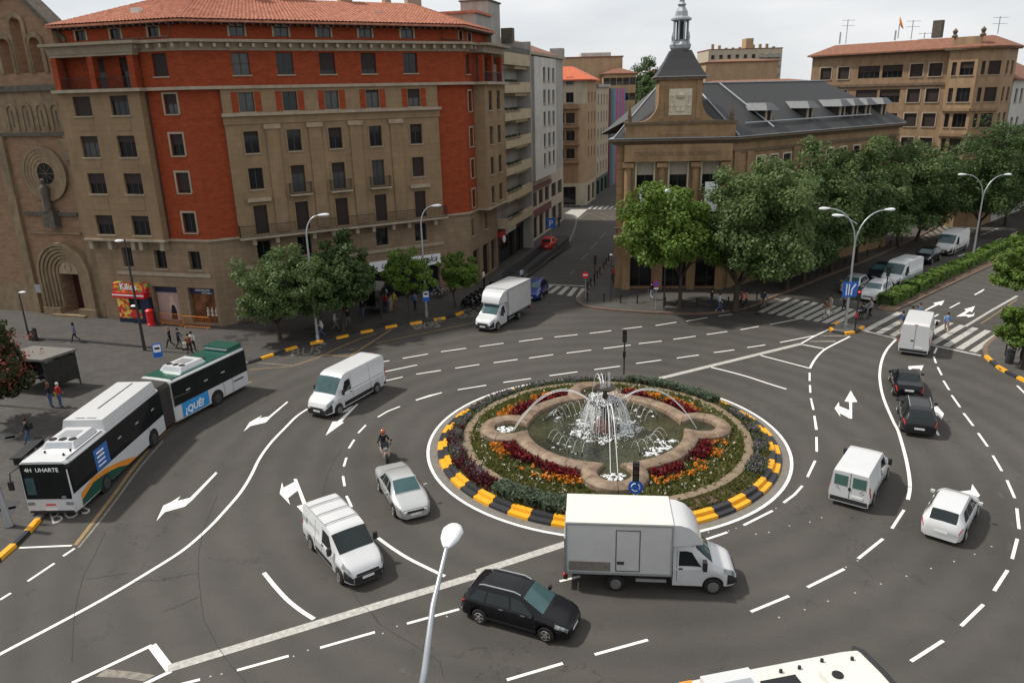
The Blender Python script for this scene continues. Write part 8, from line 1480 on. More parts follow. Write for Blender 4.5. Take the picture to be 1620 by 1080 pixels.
def street_lamp(label, base, h, arms, name='street_lamp', m='grey_metal', z0=PAVE_H, group='street lamps', r=0.09, out=1.9, rise=1.3, loc=None):
 b = loc if loc is not None else G(*base, z0); e = tag(empty(name, (b.x, b.y, z0)), label, 'street lamp', group); split = h - rise
 MB().tube([(0, 0, 0), (0, 0, h * 0.3), (0, 0, split)], [r * 1.35, r * 1.1, r * 0.8], 10).build('pole', M[m], e, smooth=60); MB().lathe([(r * 1.8, 0), (r * 1.7, 0.35), (r * 1.3, 0.4)], 10).build('base', M[m], e)
 for an, zz in arms:
  a = R(an); pts = []
  for k in range(9): t = k / 8; pts.append((math.cos(a) * out * (1 - math.cos(t * math.pi / 2)), math.sin(a) * out * (1 - math.cos(t * math.pi / 2)), split - 0.1 + (rise + 0.1 + zz) * math.sin(t * math.pi / 2)))
  MB().tube(pts, [r * 0.75 - 0.02 * k / 8 for k in range(9)], 8).build('arm', M[m], e, smooth=60); lamp_head(e, pts[-1], a)
 return e
l1 = street_lamp('tall double-armed lamp on the traffic island with a blue lane sign', (1337, 518), 9.6, [(178, 0.25), (8, 0.0)], z0=0.12, out=2.2, rise=2.6); lamp_head(l1, (-0.9, 0.4, 9.2), R(160)); MB().tube([(0, 0, 8.6), (-0.9, 0.4, 9.2)], 0.04, 6).build('arm', M['grey_metal'], l1)
q = HIT(1343, 457, l1.location, 0); MB().box(-0.62, 0.62, -0.16, -0.12, q[1] - 0.75, q[1] + 0.5).build('lane_sign', M['sign_blue'], l1)
for x, w in ((-0.32, 0.05), (-0.12, 0.05)): MB().box(x - w, x + w, -0.172, -0.162, q[1] - 0.6, q[1] + 0.35).build('sign_print', M['print_white'], l1)
MB().p((0.05, -0.168, q[1] - 0.6), (0.17, -0.168, q[1] - 0.6), (0.17, -0.168, q[1] - 0.15), (0.45, -0.168, q[1] + 0.28), (0.34, -0.168, q[1] + 0.36), (0.05, -0.168, q[1] - 0.1)).build('sign_print', M['print_white'], l1)
street_lamp('farther double-armed lamp standing in the median hedge', (1538, 413), 9.4, [(178, 0.15), (8, 0.0)], z0=0.15, out=2.1, rise=2.5)
for label, base, top, an in (('single-armed lamp between the two dense street trees', (503, 538), 345, 20), ('single-armed lamp above the slender street tree', (675, 500), 330, 20), ('single-armed lamp at the brick block corner by the side street', (781, 424), 330, 185)):
 b = G(*base, PAVE_H); street_lamp(label, base, HIT(base[0], top, b, 0)[1], [(an, 0.0)], out=1.0, rise=1.5)
b = G(229, 554, PAVE_H); e = tag(empty('plaza_lamp', b), 'dark plaza lamp post with two white heads before the sweet shop', 'street lamp', 'plaza lamps'); hh = HIT(201, 378, b, 0)[1] - PAVE_H
MB().tube([(0, 0, 0), (0, 0, 3.0), (0, 0, hh)], [0.14, 0.11, 0.06], 8).build('pole', M['dark_metal'], e, smooth=60); lamp_head(e, (0, 0, hh - 0.15), R(190), 0.8, 0.9); lamp_head(e, (0.05, 0, 3.7), R(170), 0.7, 0.8)
b = G(47, 538, PAVE_H); e = tag(empty('plaza_lamp', b), 'small dark lamp post with one white head beside the waste bin', 'street lamp', 'plaza lamps'); hh = HIT(30, 463, b, 0)[1] - PAVE_H; MB().tube([(0, 0, 0), (0, 0, hh)], [0.09, 0.05], 8).build('pole', M['dark_metal'], e, smooth=60); lamp_head(e, (0, 0, hh), R(5), 0.75, 0.8)
b = G(-12, 640, PAVE_H); hh = HIT(-25, 450, b, 0)[1]; street_lamp('lamp whose white head pokes in at the left edge above the chestnut', None, hh, [(10, 0.0)], loc=b, out=0.8, rise=1.0)
# lamp close to the camera: its head is 8 m up
ph = G(706, 868, 8.0); pp = G(672, 1060, 6.3); pole = Vector((pp.x - 0.12, pp.y - 0.35, 0)); e = tag(empty('street_lamp', (pole.x, pole.y, 0)), 'grey curved lamp rising from the bottom edge close to the camera', 'street lamp', 'street lamps')
pts = [Vector((0, 0, 0)), Vector((0, 0, 5.0)), Vector((0.02, 0.08, 5.8)), pp - Vector((pole.x, pole.y, 0)), (pp - Vector((pole.x, pole.y, 0))).lerp(ph - Vector((pole.x, pole.y, 0)), 0.5) + Vector((-0.06, -0.1, 0.12)), ph - Vector((pole.x, pole.y, 0))]
MB().tube(pts, [0.13, 0.10, 0.095, 0.085, 0.07, 0.055], 12).build('pole', M['grey_metal'], e, smooth=60); hd = G(723, 827, 8.0) - ph; lamp_head(e, ph - Vector((pole.x, pole.y, 0)), math.atan2(hd.y, hd.x), 0.74, 1.5)

def pole_sign(name, label, cat, base, h, build, z0=PAVE_H, r=0.035, m='grey_metal', group=None):
 b = G(*base, z0); e = tag(empty(name, (b.x, b.y, z0), math.atan2(b.y, b.x) - math.pi / 2), label, cat, group); MB().tube([(0, 0, 0), (0, 0, h)], r, 8).build('post', M[m], e); build(e, h); return e

def round_sign(e, z, m, r=0.32):
 p = MB().lathe([(r, -0.02), (r, 0.02)], 24, (0, -0.07, 0), 'y').build('sign_disc', m, e, (0, 0, z)); return p

def signal(e, z, lit=None, w=0.15):
 b = MB().box(-w, w, -0.28, -0.05, z - 0.45, z + 0.45).build('signal_head', M['dkblue'] if False else M['iron'], e)
 for i, c in enumerate(('red', 'amber', 'green')):
  on = lit == c; mm = mat('signal_' + c + ('_on' if on else ''), {'red': (0.9, 0.05, 0.04) if on else (0.06, 0.01, 0.01), 'amber': (0.08, 0.05, 0.01), 'green': (0.01, 0.06, 0.03)}[c], 0.3, var=0, emit=1.2 if on else 0)
  MB().lathe([(0.1, -0.01), (0.1, 0.01), (0.0, 0.02)], 12, (0, -0.29, z + 0.29 - i * 0.29), 'y').build('signal_lens', mm, b)
  MB().box(-0.11, 0.11, -0.42, -0.281, z + 0.385 - i * 0.29, z + 0.40 - i * 0.29).build('visor', M['iron'], b)
def no_entry(e, h): p = round_sign(e, h - 0.1, M['sign_red']); MB().box(-0.22, 0.22, -0.105, -0.095, h - 0.16, h - 0.04).build('sign_print', M['print_white'], e)
pole_sign('no_entry_sign', 'red no-entry sign with white bar at the side street mouth', 'road sign', (926, 471), 2.4, no_entry)
def no_park(e, h): round_sign(e, h - 0.1, M['sign_red']); MB().lathe([(0.25, -0.005), (0.25, 0.005)], 20, (0, -0.097, h - 0.1), 'y').build('sign_face', M['sign_blue'], e); MB().tube([(-0.17, -0.11, h + 0.07), (0.17, -0.11, h - 0.27)], 0.03, 5).build('sign_bar', M['sign_red'], e); MB().box(-0.2, 0.2, -0.1, -0.08, h - 0.6, h - 0.46).build('sign_plate', M['print_white'], e)
pole_sign('no_parking_sign', 'blue and red no-parking sign before the bright green tree', 'road sign', (1037, 489), 2.5, no_park)
def stop_s(e, h): MB().box(-0.3, 0.3, -0.09, -0.04, h - 1.0, h).build('sign_panel', M['sign_blue'], e); MB().box(-0.24, 0.24, -0.1, -0.091, h - 0.62, h - 0.08).build('sign_face', M['print_white'], e); MB().box(-0.17, 0.17, -0.11, -0.101, h - 0.42, h - 0.26).build('sign_pictogram', M['iron'], e)
pole_sign('bus_stop_sign', 'blue bus stop sign behind the articulated bus', 'bus stop sign', (258, 606), 3.0, stop_s); pole_sign('bus_stop_sign', 'blue bus stop sign below the single lamp at the second bay', 'bus stop sign', (676, 503), 2.6, stop_s)
def park_s(e, h): MB().box(-0.58, 0.58, -0.12, -0.02, h - 1.3, h).build('sign_panel', M['sign_blue'], e); ob('sign_letter', text_mesh('P', 1.1, 0.005), M['print_white'], e, (0, -0.13, h - 1.05))
pole_sign('parking_sign', 'blue P parking sign hanging by the pale block', 'parking sign', (872, 388), 3.6, park_s)
pole_sign('traffic_signal', 'dark traffic signal on the far side of the fountain island', 'traffic light', (987, 592), 3.2, lambda e, h: (signal(e, h - 0.3), MB().box(-0.1, 0.1, -0.2, -0.04, 1.3, 1.75).build('small_signal', M['iron'], e)), z0=0.3, r=0.05, m='iron', group='traffic lights')
def front_sig(e, h):
 signal(e, h - 0.3); round_sign(e, h - 1.15, M['sign_blue'], 0.34)
 for k in range(3):
  a0 = R(90 + 120 * k); pts = [(0.19 * math.cos(a0 + R(t)), -0.1, h - 1.15 + 0.19 * math.sin(a0 + R(t))) for t in range(0, 91, 15)]; MB().tube(pts, 0.025, 5).build('sign_arrow', M['print_white'], e)
pole_sign('traffic_signal', 'traffic signal with blue roundabout sign at the front of the fountain island', 'traffic light', (1004, 822), 2.9, front_sig, z0=0.3, r=0.05, m='iron', group='traffic lights')
pole_sign('traffic_signal', 'dark traffic signal at the mouth of the side street', 'traffic light', (941, 452), 3.1, lambda e, h: signal(e, h - 0.3), r=0.05, m='iron', group='traffic lights')
pole_sign('traffic_signal', 'traffic signal showing red on the traffic island', 'traffic light', (1352, 524), 3.4, lambda e, h: (signal(e, h - 0.3, 'red'), MB().box(-0.1, 0.1, -0.2, -0.04, 1.2, 1.6).build('small_signal', mat('signal_small_red', (0.35, 0.03, 0.03), 0.4, var=0), e)), z0=0.12, r=0.05, m='iron', group='traffic lights')
pole_sign('traffic_signal', 'dark traffic signal at the tip of the median hedge', 'traffic light', (1399, 479), 3.3, lambda e, h: signal(e, h - 0.3), z0=0.15, r=0.05, m='iron', group='traffic lights')
pole_sign('traffic_signal', 'traffic signal showing red far up the avenue', 'traffic light', (1546, 370), 3.4, lambda e, h: signal(e, h - 0.3, 'red', 0.2), r=0.05, m='iron', group='traffic lights')
pole_sign('traffic_signal', 'traffic signal above the waste bin at the right-hand crossing', 'traffic light', (1590, 562), 3.3, lambda e, h: signal(e, h - 0.3, 'red'), r=0.05, m='iron', group='traffic lights')
b = G(1050, 487, PAVE_H); e = tag(empty('globe_lamp', b), 'white globe lamp on a thin pole before the stone columns', 'street lamp'); hh = HIT(1041, 305, b, 0)[1] - PAVE_H; MB().tube([(0, 0, 0), (0, 0, hh)], [0.09, 0.04], 8).build('pole', M['dark_metal'], e); MB().lathe([(0.0, -0.28), (0.2, -0.2), (0.32, 0.0), (0.2, 0.18), (0.0, 0.24)], 14, (0, 0, hh + 0.15)).build('globe', M['lamp_white'], e, smooth=80)
b = G(966, 476, PAVE_H); e = tag(empty('corner_pole', b), 'thin dark pole with a small lamp at the paved corner', 'pole'); hh = HIT(968, 405, b, 0)[1] - PAVE_H; MB().tube([(0, 0, 0), (0, 0, hh)], 0.05, 8).build('pole', M['dark_metal'], e); MB().lathe([(0.12, 0), (0.18, 0.12), (0.0, 0.25)], 10, (0, 0, hh)).build('lamp_cap', M['zinc'], e, smooth=60)
b = G(17, 832, PAVE_H); e = tag(empty('steel_post', b), 'thick grey steel post leaning at the bottom left edge', 'post'); MB().tube([(0, 0, 0), (-0.35, 0.1, 3.4)], [0.15, 0.13], 12).build('post', M['grey_metal'], e, smooth=60); MB().lathe([(0.22, 0), (0.22, 0.04)], 12).build('base_plate', M['dark_metal'], e)
# bollards
ORD = 'first second third fourth fifth sixth seventh eighth ninth tenth eleventh twelfth thirteenth'.split(); _bi = 0
bm = MB().lathe([(0.09, 0), (0.09, 0.12), (0.065, 0.15), (0.06, 0.62), (0.09, 0.66), (0.09, 0.74), (0.05, 0.82), (0.0, 0.83)], 10); bme = bm.mesh('bollard', 50); bme.materials.append(M['iron'])
for px, py in ((929.5, 477), (955.5, 478), (981.7, 480), (1008, 481), (1052, 484), (1102, 486), (1152, 484), (1197, 475), (1223.7, 465.5), (1240, 459), (1257.5, 451.5), (1280, 443), (1292, 438.5), (1303, 434.5), (1318, 428), (1336, 421), (1354, 414), (1372, 406.5), (1390, 399), (1408, 391), (1426, 382.5), (930, 459), (934.5, 454), (940, 447), (945, 441), (949, 435.5), (955, 426), (959, 420), (963, 414)):
 b = G(px, py - 1, PAVE_H); o = ob('bollard', bme, None, None, (b.x, b.y, PAVE_H)); _bi += 1
 w_ = ORD[_bi - 1 if _bi <= 8 else (_bi - 9 if _bi <= 21 else _bi - 22)]
 tag(o, ('%s black bollard along the rounded corner kerb, counted from the no-entry sign' if _bi <= 8 else ('%s black bollard up the avenue kerb, counted from the left crossing' if _bi <= 21 else '%s black bollard up the side street kerb, counted from the no-entry sign')) % w_, 'bollard', 'bollards round the corner pavement')

def shelter(name, label, fl, fr, br, h, ad=None):
 """bus shelter from the pixels of its front left, front right and back right feet"""
 a, b, c = G(*fl, PAVE_H), G(*fr, PAVE_H), G(*br, PAVE_H); u = b - a; v = c - b; e = tag(empty(name, a), label, 'bus shelter', 'bus shelters'); an = math.atan2(u.y, u.x); W_ = u.length; D_ = v.length; va = math.atan2(v.y, v.x); d = Vector((v.x, v.y, 0)); u3 = Vector((u.x, u.y, 0))
 for q in (Vector((0, 0, 0)), u3, u3 + d, d): MB().tube([q, q + Vector((0, 0, h))], 0.06, 6).build('post', M['dark_metal'], e)
 q = [Vector((0, 0, 0)) - u3 * 0.04 - d * 0.05, u3 * 1.04 - d * 0.05, u3 * 1.04 + d * 1.05, d * 1.05 - u3 * 0.04]
 MB().prism([(p.x, p.y) for p in q], h, h + 0.16).build('roof', mat('shelter_roof', (0.15, 0.14, 0.125), 0.6, var=0.15), e); sg = mat('shelter_glass', (0.03, 0.03, 0.028), 0.1, var=0.3, spec=0.6)
 MB().p(u3 + Vector((0, 0, 0.5)), u3 + d + Vector((0, 0, 0.5)), u3 + d + Vector((0, 0, h - 0.2)), u3 + Vector((0, 0, h - 0.2))).build('end_panel', sg, e)
 bk = d * 0.97; MB().p(bk + Vector((0, 0, 0.4)), u3 + bk + Vector((0, 0, 0.4)), u3 + bk + Vector((0, 0, h - 0.1)), bk + Vector((0, 0, h - 0.1))).build('back_glass', sg, e)
 MB().p(d * 0.02 + Vector((0, 0, 0.4)), d * 0.97 + Vector((0, 0, 0.4)), d * 0.97 + Vector((0, 0, h - 0.1)), d * 0.02 + Vector((0, 0, h - 0.1))).build('end_glass', sg, e)
 MB().prism([(p.x, p.y) for p in (u3 * 0.1 + d * 0.7, u3 * 0.6 + d * 0.7, u3 * 0.6 + d * 0.9, u3 * 0.1 + d * 0.9)], 0.42, 0.48).build('seat', M['dark_metal'], e)
 MB().p(u3 * 0.62 + d * 0.5 + Vector((0, 0, 0.5)), u3 * 0.98 + d * 0.5 + Vector((0, 0, 0.5)), u3 * 0.98 + d * 0.5 + Vector((0, 0, 2.2)), u3 * 0.62 + d * 0.5 + Vector((0, 0, 2.2))).build('poster', mat('shelter_poster', (0.05, 0.05, 0.05), 0.4, var=0.3, col2=(0.4, 0.4, 0.38), scale=1.4), e)
 return e
shelter('bus_shelter', 'dark glass bus shelter with flat roof beside the chestnut', (14, 620), (79, 625.5), (128, 607), 2.5)
shelter('bus_shelter', 'dark bus shelter half hidden between the street trees', (570, 500), (604, 503), (612, 489), 2.5)
cc = [G(*q, PAVE_H) for q in ((22, 738), (35, 738), (74, 703), (58, 702))]; cen = sum(cc, Vector()) / 4; e = tag(empty('bench', (cen.x, cen.y, PAVE_H), math.atan2(cc[2].y - cc[1].y, cc[2].x - cc[1].x)), 'long dark bench on the square beside the bus front', 'bench'); lb_ = (cc[2] - cc[1]).length
for k in range(3): MB().box(-lb_ / 2, lb_ / 2, -0.32 + k * 0.22, -0.12 + k * 0.22, 0.44, 0.52).build('seat_plank', M['dark_metal'], e)
for x in (-lb_ / 2 + 0.3, 0, lb_ / 2 - 0.3): MB().box(x - 0.08, x + 0.08, -0.28, 0.28, 0, 0.435).build('leg', M['iron'], e)
for px, py, lb_ in ((55, 538, 'dark waste bin beside the small plaza lamp'), (1596, 574, 'grey waste bin by the right-hand crossing')):
 b = G(px, py, PAVE_H); e = tag(empty('waste_bin', b), lb_, 'waste bin'); MB().lathe([(0.24, 0), (0.27, 0.1), (0.29, 0.85), (0.27, 0.9)], 14).build('drum', M['dark_metal'], e, smooth=40); MB().lathe([(0.3, 0.9), (0.3, 0.97), (0.18, 1.05), (0.0, 1.06)], 14).build('lid', M['iron'], e, smooth=40)
b = G(240, 514, PAVE_H); e = tag(empty('red_pillar_box', b), 'red cylindrical box beside the sweet shop', 'pillar box'); MB().lathe([(0.36, 0), (0.36, 0.15), (0.32, 0.18), (0.32, 1.3)], 16).build('drum', M['sign_red'], e, smooth=40); MB().lathe([(0.36, 1.3), (0.36, 1.38), (0.22, 1.5), (0.0, 1.54)], 16).build('cap', M['sign_red'], e, smooth=40)
for p0, p1, lb_ in (((256, 513), (291, 516.5), 'orange metal barrier before the poster window'), ((292, 518), (333, 521), 'orange metal barrier before the lingerie window')):
 a, b = G(*p0, PAVE_H), G(*p1, PAVE_H); e = tag(empty('crowd_barrier', a, math.atan2(b.y - a.y, b.x - a.x)), lb_, 'barrier', 'orange barriers'); L_ = (b - a).length
 MB().tube([(0, 0, 0.15), (0, 0, 1.1), (L_, 0, 1.1), (L_, 0, 0.15), (0, 0, 0.15)], 0.025, 6).build('frame', M['orange_metal'], e); m = MB()
 for k in range(1, 14): m.tube([(L_ * k / 14, 0, 0.15), (L_ * k / 14, 0, 1.1)], 0.012, 4)
 m.build('bars', M['orange_metal'], e)
 for x in (0.2, L_ - 0.2): MB().tube([(x, -0.3, 0.02), (x, 0, 0.15), (x, 0.3, 0.02)], 0.02, 5).build('foot', M['orange_metal'], e)
# ramp of the underground car park
rp = [G(*q, PAVE_H) for q in ((802, 447), (826, 441), (905, 388), (900, 372), (880, 372))]; ro = struct(MB().p(*[(q.x, q.y, PAVE_H + 0.006) for q in rp]).build('car_park_ramp', M['dark_asphalt']), 'dark ramp down to the underground car park')
def railing(label, pts, h=1.05):
 P = [G(*q, PAVE_H) for q in pts]; e = tag(empty('ramp_railing', P[0]), label, 'railing', 'railings round the car park ramp'); P = [q - P[0] for q in P]; m = MB(); t = MB()
 for z in (0.12, h): t.tube([q + Vector((0, 0, z)) for q in P], 0.03, 6)
 t.build('rail', M['iron'], e)
 for a, b in zip(P, P[1:]):
  n = max(2, int((b - a).length / 0.16))
  for k in range(n + 1): q = a.lerp(b, k / n); m.box(q.x - 0.012, q.x + 0.012, q.y - 0.012, q.y + 0.012, 0, h)
 m.build('bars', M['iron'], e)
railing('black railing across the front of the car park ramp', [(795, 446), (829, 447)]); railing('black railing along the shop side of the car park ramp', [(795, 446), (825, 425), (862, 395)]); railing('black railing along the road side of the car park ramp', [(835, 440), (860, 420), (900, 388)])
# a park of two-wheelers
def motorcycle(name, label, loc, rz, col, group):
 e = tag(empty(name, loc, rz), label, 'motorcycle', group)
 for x in (-0.62, 0.66): w = MB().lathe([(0.16, -0.05), (0.29, -0.06), (0.31, 0), (0.29, 0.06), (0.16, 0.05)], 14, (0, 0, 0), 'y').build('wheel', M['tyre'], e, (x, 0, 0.31), smooth=40); MB().lathe([(0.15, -0.055), (0.15, 0.055)], 10, (0, 0, 0), 'y').build('hub', M['hub'], w)
 c = Car(1.5, 0.42, (0.1, 1.4), 0.05, [(0, 0.72), (0.3, 0.86), (0.75, 0.78), (0.95, 0.55), (1.2, 0.8), (1.4, 0.92), (1.5, 0.6)], [(0, 0.55), (0.6, 0.5), (0.95, 0.42), (1.3, 0.6), (1.5, 0.5)], [(0, 0.7), (1.5, 0.5)], [(0, 0.6), (0.3, 1), (0.8, 0.9), (0.95, 0.7), (1.3, 0.9), (1.5, 0.5)], low=0.32); MB().add(c.body()).build('body', col, e, (0, 0, 0), smooth=40)
 MB().box(-0.62, 0.1, -0.15, 0.15, 0.80, 0.9).build('seat', M['plastic'], e); MB().tube([(0.62, 0, 0.35), (0.5, 0, 1.0)], 0.045, 6).build('fork', M['grey_metal'], e); MB().tube([(0.42, -0.36, 1.02), (0.52, -0.1, 1.0), (0.52, 0.1, 1.0), (0.42, 0.36, 1.02)], 0.022, 6).build('handlebar', M['iron'], e)
 for s in (1, -1): MB().tube([(0.45, s * 0.3, 1.02), (0.42, s * 0.36, 1.2)], 0.01, 4).build('mirror_stem', M['iron'], e); MB().cbox((0.42, s * 0.37, 1.22), 0.03, 0.12, 0.08).build('mirror', M['iron'], e)
 MB().cbox((0.70, 0, 0.82), 0.1, 0.2, 0.14).build('headlight', M['head'], e); return e
moto0 = None
for i, (px, py) in enumerate(((741, 488), (747, 483), (753, 478.5), (760, 474), (767, 469.5), (775, 464.5), (784, 459))):
 b = G(px, py, PAVE_H)
 if moto0 is None: moto0 = motorcycle('motorcycle', '', (b.x, b.y, PAVE_H), R(-40), M['black'], 'motorcycles parked at the kerb'); o = moto0
 else: o = copy_tree(moto0); o.location = (b.x, b.y, PAVE_H); o.rotation_euler = (0, 0, R(-40 + rnd.uniform(-6, 6)))
 o['label'] = ('black motorcycle nearest the young tree at the kerb', 'second black motorcycle in the kerb row', 'third black motorcycle in the kerb row', 'middle black motorcycle in the kerb row', 'fifth black motorcycle in the kerb row', 'sixth black motorcycle in the kerb row', 'last black motorcycle hidden behind the box truck')[i]
def bicycle(label, loc, rz):
 e = tag(empty('bicycle', loc, rz), label, 'bicycle', 'parked bicycles')
 for x in (-0.5, 0.5): MB().tube([(x + 0.33 * math.cos(R(a)), 0, 0.34 + 0.33 * math.sin(R(a))) for a in range(0, 361, 24)], 0.022, 5, False).build('wheel', M['tyre'], e)
 MB().tube([(-0.5, 0, 0.34), (-0.05, 0, 0.32), (0.38, 0, 0.82), (-0.18, 0, 0.8), (-0.5, 0, 0.34)], 0.02, 5).tube([(-0.05, 0, 0.32), (-0.2, 0, 0.92)], 0.02, 5).tube([(0.5, 0, 0.34), (0.36, 0, 0.98)], 0.02, 5).build('frame', M['grey_metal'], e); MB().cbox((-0.22, 0, 0.94), 0.24, 0.14, 0.06).build('saddle', M['iron'], e); MB().tube([(0.3, -0.26, 1.0), (0.37, 0, 0.99), (0.3, 0.26, 1.0)], 0.015, 5).build('handlebar', M['iron'], e); return e
bc0 = bicycle('bicycle leaning by the corner pillar left of the first tree', G(372, 512, PAVE_H), R(20));
for (px, py), lb_ in zip(((385, 511), (398, 509), (690, 470), (700, 469)), ('bicycle beside the one at the corner pillar', 'bicycle close to the first tree trunk', 'bicycle standing left of the young tree', 'bicycle behind the young tree trunk')):
 o = copy_tree(bc0); o.location = G(px, py, PAVE_H); o['label'] = lb_; o.rotation_euler = (0, 0, R(rnd.uniform(0, 60)))

# ------------------------------------------------------------------ people
def person_mesh(pose):
 """one continuous skinned body; returns mesh with slots skin, top, bottom, shoes"""
 J = {'pel': (0, 0, 0.94), 'waist': (0.01, 0, 1.08), 'chest': (0.02, 0, 1.30), 'neck': (0.03, 0, 1.47), 'head0': (0.05, 0, 1.56), 'head': (0.06, 0, 1.66), 'crown': (0.04, 0, 1.73)}
 hip = 0.095; sh = 0.19
 def leg(s, kx, kz, ax, az, tx): J.update({'hip%d' % s: (0, s * hip, 0.88), 'knee%d' % s: (kx, s * hip * 1.05, kz), 'ank%d' % s: (ax, s * hip, az), 'toe%d' % s: (tx, s * hip * 1.2, max(0.035, az - 0.05))})
 def arm(s, ex, ey, ez, hx, hy, hz): J.update({'sh%d' % s: (0.02, s * sh, 1.40), 'el%d' % s: (ex, s * ey, ez), 'wr%d' % s: (hx, s * hy, hz), 'hand%d' % s: (hx + 0.04, s * (hy - 0.01), hz - 0.10)})
 if pose in ('walk', 'walk2'):
  f = 1 if pose == 'walk' else -1; leg(f, 0.20, 0.52, 0.30, 0.10, 0.44); leg(-f, 0.02, 0.48, -0.30, 0.17, -0.19); arm(f, -0.12, 0.25, 1.14, -0.06, 0.25, 0.92); arm(-f, 0.06, 0.25, 1.13, 0.24, 0.22, 0.98)
 elif pose == 'stand': leg(1, 0.02, 0.49, 0.0, 0.09, 0.14); leg(-1, -0.01, 0.49, -0.04, 0.09, 0.11); arm(1, -0.03, 0.25, 1.13, 0.04, 0.25, 0.89); arm(-1, 0.02, 0.24, 1.13, 0.20, 0.16, 1.04)
 elif pose == 'push': leg(1, 0.16, 0.52, 0.2, 0.10, 0.34); leg(-1, 0.0, 0.48, -0.24, 0.15, -0.12); arm(1, 0.14, 0.23, 1.14, 0.40, 0.22, 1.02); arm(-1, 0.14, 0.23, 1.14, 0.40, 0.22, 1.02)
 else:                                                            # seated, on the scooter or in the wheelchair
  dz = -0.36
  for k in ('pel', 'waist', 'chest', 'neck', 'head0', 'head', 'crown'): J[k] = (J[k][0] + (0.06 if k != 'pel' else 0), 0, J[k][2] + dz)
  for s in (1, -1):
   J.update({'hip%d' % s: (0.05, s * hip, 0.55), 'knee%d' % s: (0.46, s * hip * 1.7, 0.60), 'ank%d' % s: (0.50, s * hip * 1.5, 0.18), 'toe%d' % s: (0.64, s * hip * 1.6, 0.13), 'sh%d' % s: (0.08, s * sh, 1.04), 'el%d' % s: (0.22, s * 0.30, 0.80), 'wr%d' % s: (0.44, s * 0.29, 0.86), 'hand%d' % s: (0.52, s * 0.28, 0.86)})
 rad = {'pel': (0.135, 0.105), 'waist': (0.125, 0.095), 'chest': (0.155, 0.11), 'neck': (0.06, 0.06), 'head0': (0.075, 0.085), 'head': (0.085, 0.10), 'crown': (0.06, 0.07)}
 for s in (1, -1): rad.update({'hip%d' % s: (0.10, 0.10), 'knee%d' % s: (0.065, 0.065), 'ank%d' % s: (0.05, 0.05), 'toe%d' % s: (0.045, 0.04), 'sh%d' % s: (0.075, 0.07), 'el%d' % s: (0.05, 0.05), 'wr%d' % s: (0.038, 0.035), 'hand%d' % s: (0.045, 0.03)})
 E_ = [('pel', 'waist', 1), ('waist', 'chest', 1), ('chest', 'neck', 1), ('neck', 'head0', 0), ('head0', 'head', 0), ('head', 'crown', 0)]
 for s in (1, -1): E_ += [('pel', 'hip%d' % s, 2), ('hip%d' % s, 'knee%d' % s, 2), ('knee%d' % s, 'ank%d' % s, 2), ('ank%d' % s, 'toe%d' % s, 3), ('chest', 'sh%d' % s, 1), ('sh%d' % s, 'el%d' % s, 1), ('el%d' % s, 'wr%d' % s, 1), ('wr%d' % s, 'hand%d' % s, 0)]
 names = list(J); idx = {n: i for i, n in enumerate(names)}; me = bpy.data.meshes.new('sk'); me.from_pydata([J[n] for n in names], [(idx[a], idx[b]) for a, b, _ in E_], []); o = bpy.data.objects.new('sk', me); COL.objects.link(o)
 md = o.modifiers.new('s', 'SKIN'); ss = o.modifiers.new('u', 'SUBSURF'); ss.levels = 1; ss.render_levels = 1
 sv = me.skin_vertices[0].data if me.skin_vertices else None
 if sv is None: b = bmesh.new(); b.from_mesh(me); b.verts.layers.skin.verify(); b.to_mesh(me); b.free(); sv = me.skin_vertices[0].data
 for n in names: sv[idx[n]].radius = rad[n]; sv[idx[n]].use_root = n == 'pel'
 dg = bpy.context.evaluated_depsgraph_get(); r = bpy.data.meshes.new_from_object(o.evaluated_get(dg)); bpy.data.objects.remove(o); bpy.data.meshes.remove(me); r.name = 'body_' + pose; r.materials.clear()
 for m in (M['skin'], M['white_frame'], M['navy'], M['iron']): r.materials.append(m)
 seg = [(Vector(J[a]), Vector(J[b]), k) for a, b, k in E_]
 for p in r.polygons:
  c = p.center; best = (9, 0)
  for a, b, k in seg:
   ab = b - a; t = max(0, min(1, (c - a).dot(ab) / ab.length_squared)); d = (c - (a + ab * t)).length
   if d < best[0]: best = (d, k)
  p.material_index = best[1]; p.use_smooth = True
 return r, J
PM = {p: person_mesh(p) for p in ('walk', 'walk2', 'stand', 'push', 'sit')}
CL = {}
def cloth(c):
 k = 'cloth_%02x%02x%02x' % tuple(int(x * 255) for x in c)
 return mat(k, c, 0.85, var=0.15, scale=9)
hair_me = {}
def hair(long):
 if long not in hair_me:
  m = MB().lathe([(0.0, 0.115), (0.06, 0.10), (0.095, 0.05), (0.10, 0.0), (0.095, -0.06 if not long else -0.16), (0.06, -0.09 if not long else -0.22)], 12, (-0.025, 0, 0)); me = m.mesh('hair', 60); me.materials.append(M['iron']); hair_me[long] = me
 return hair_me[long]
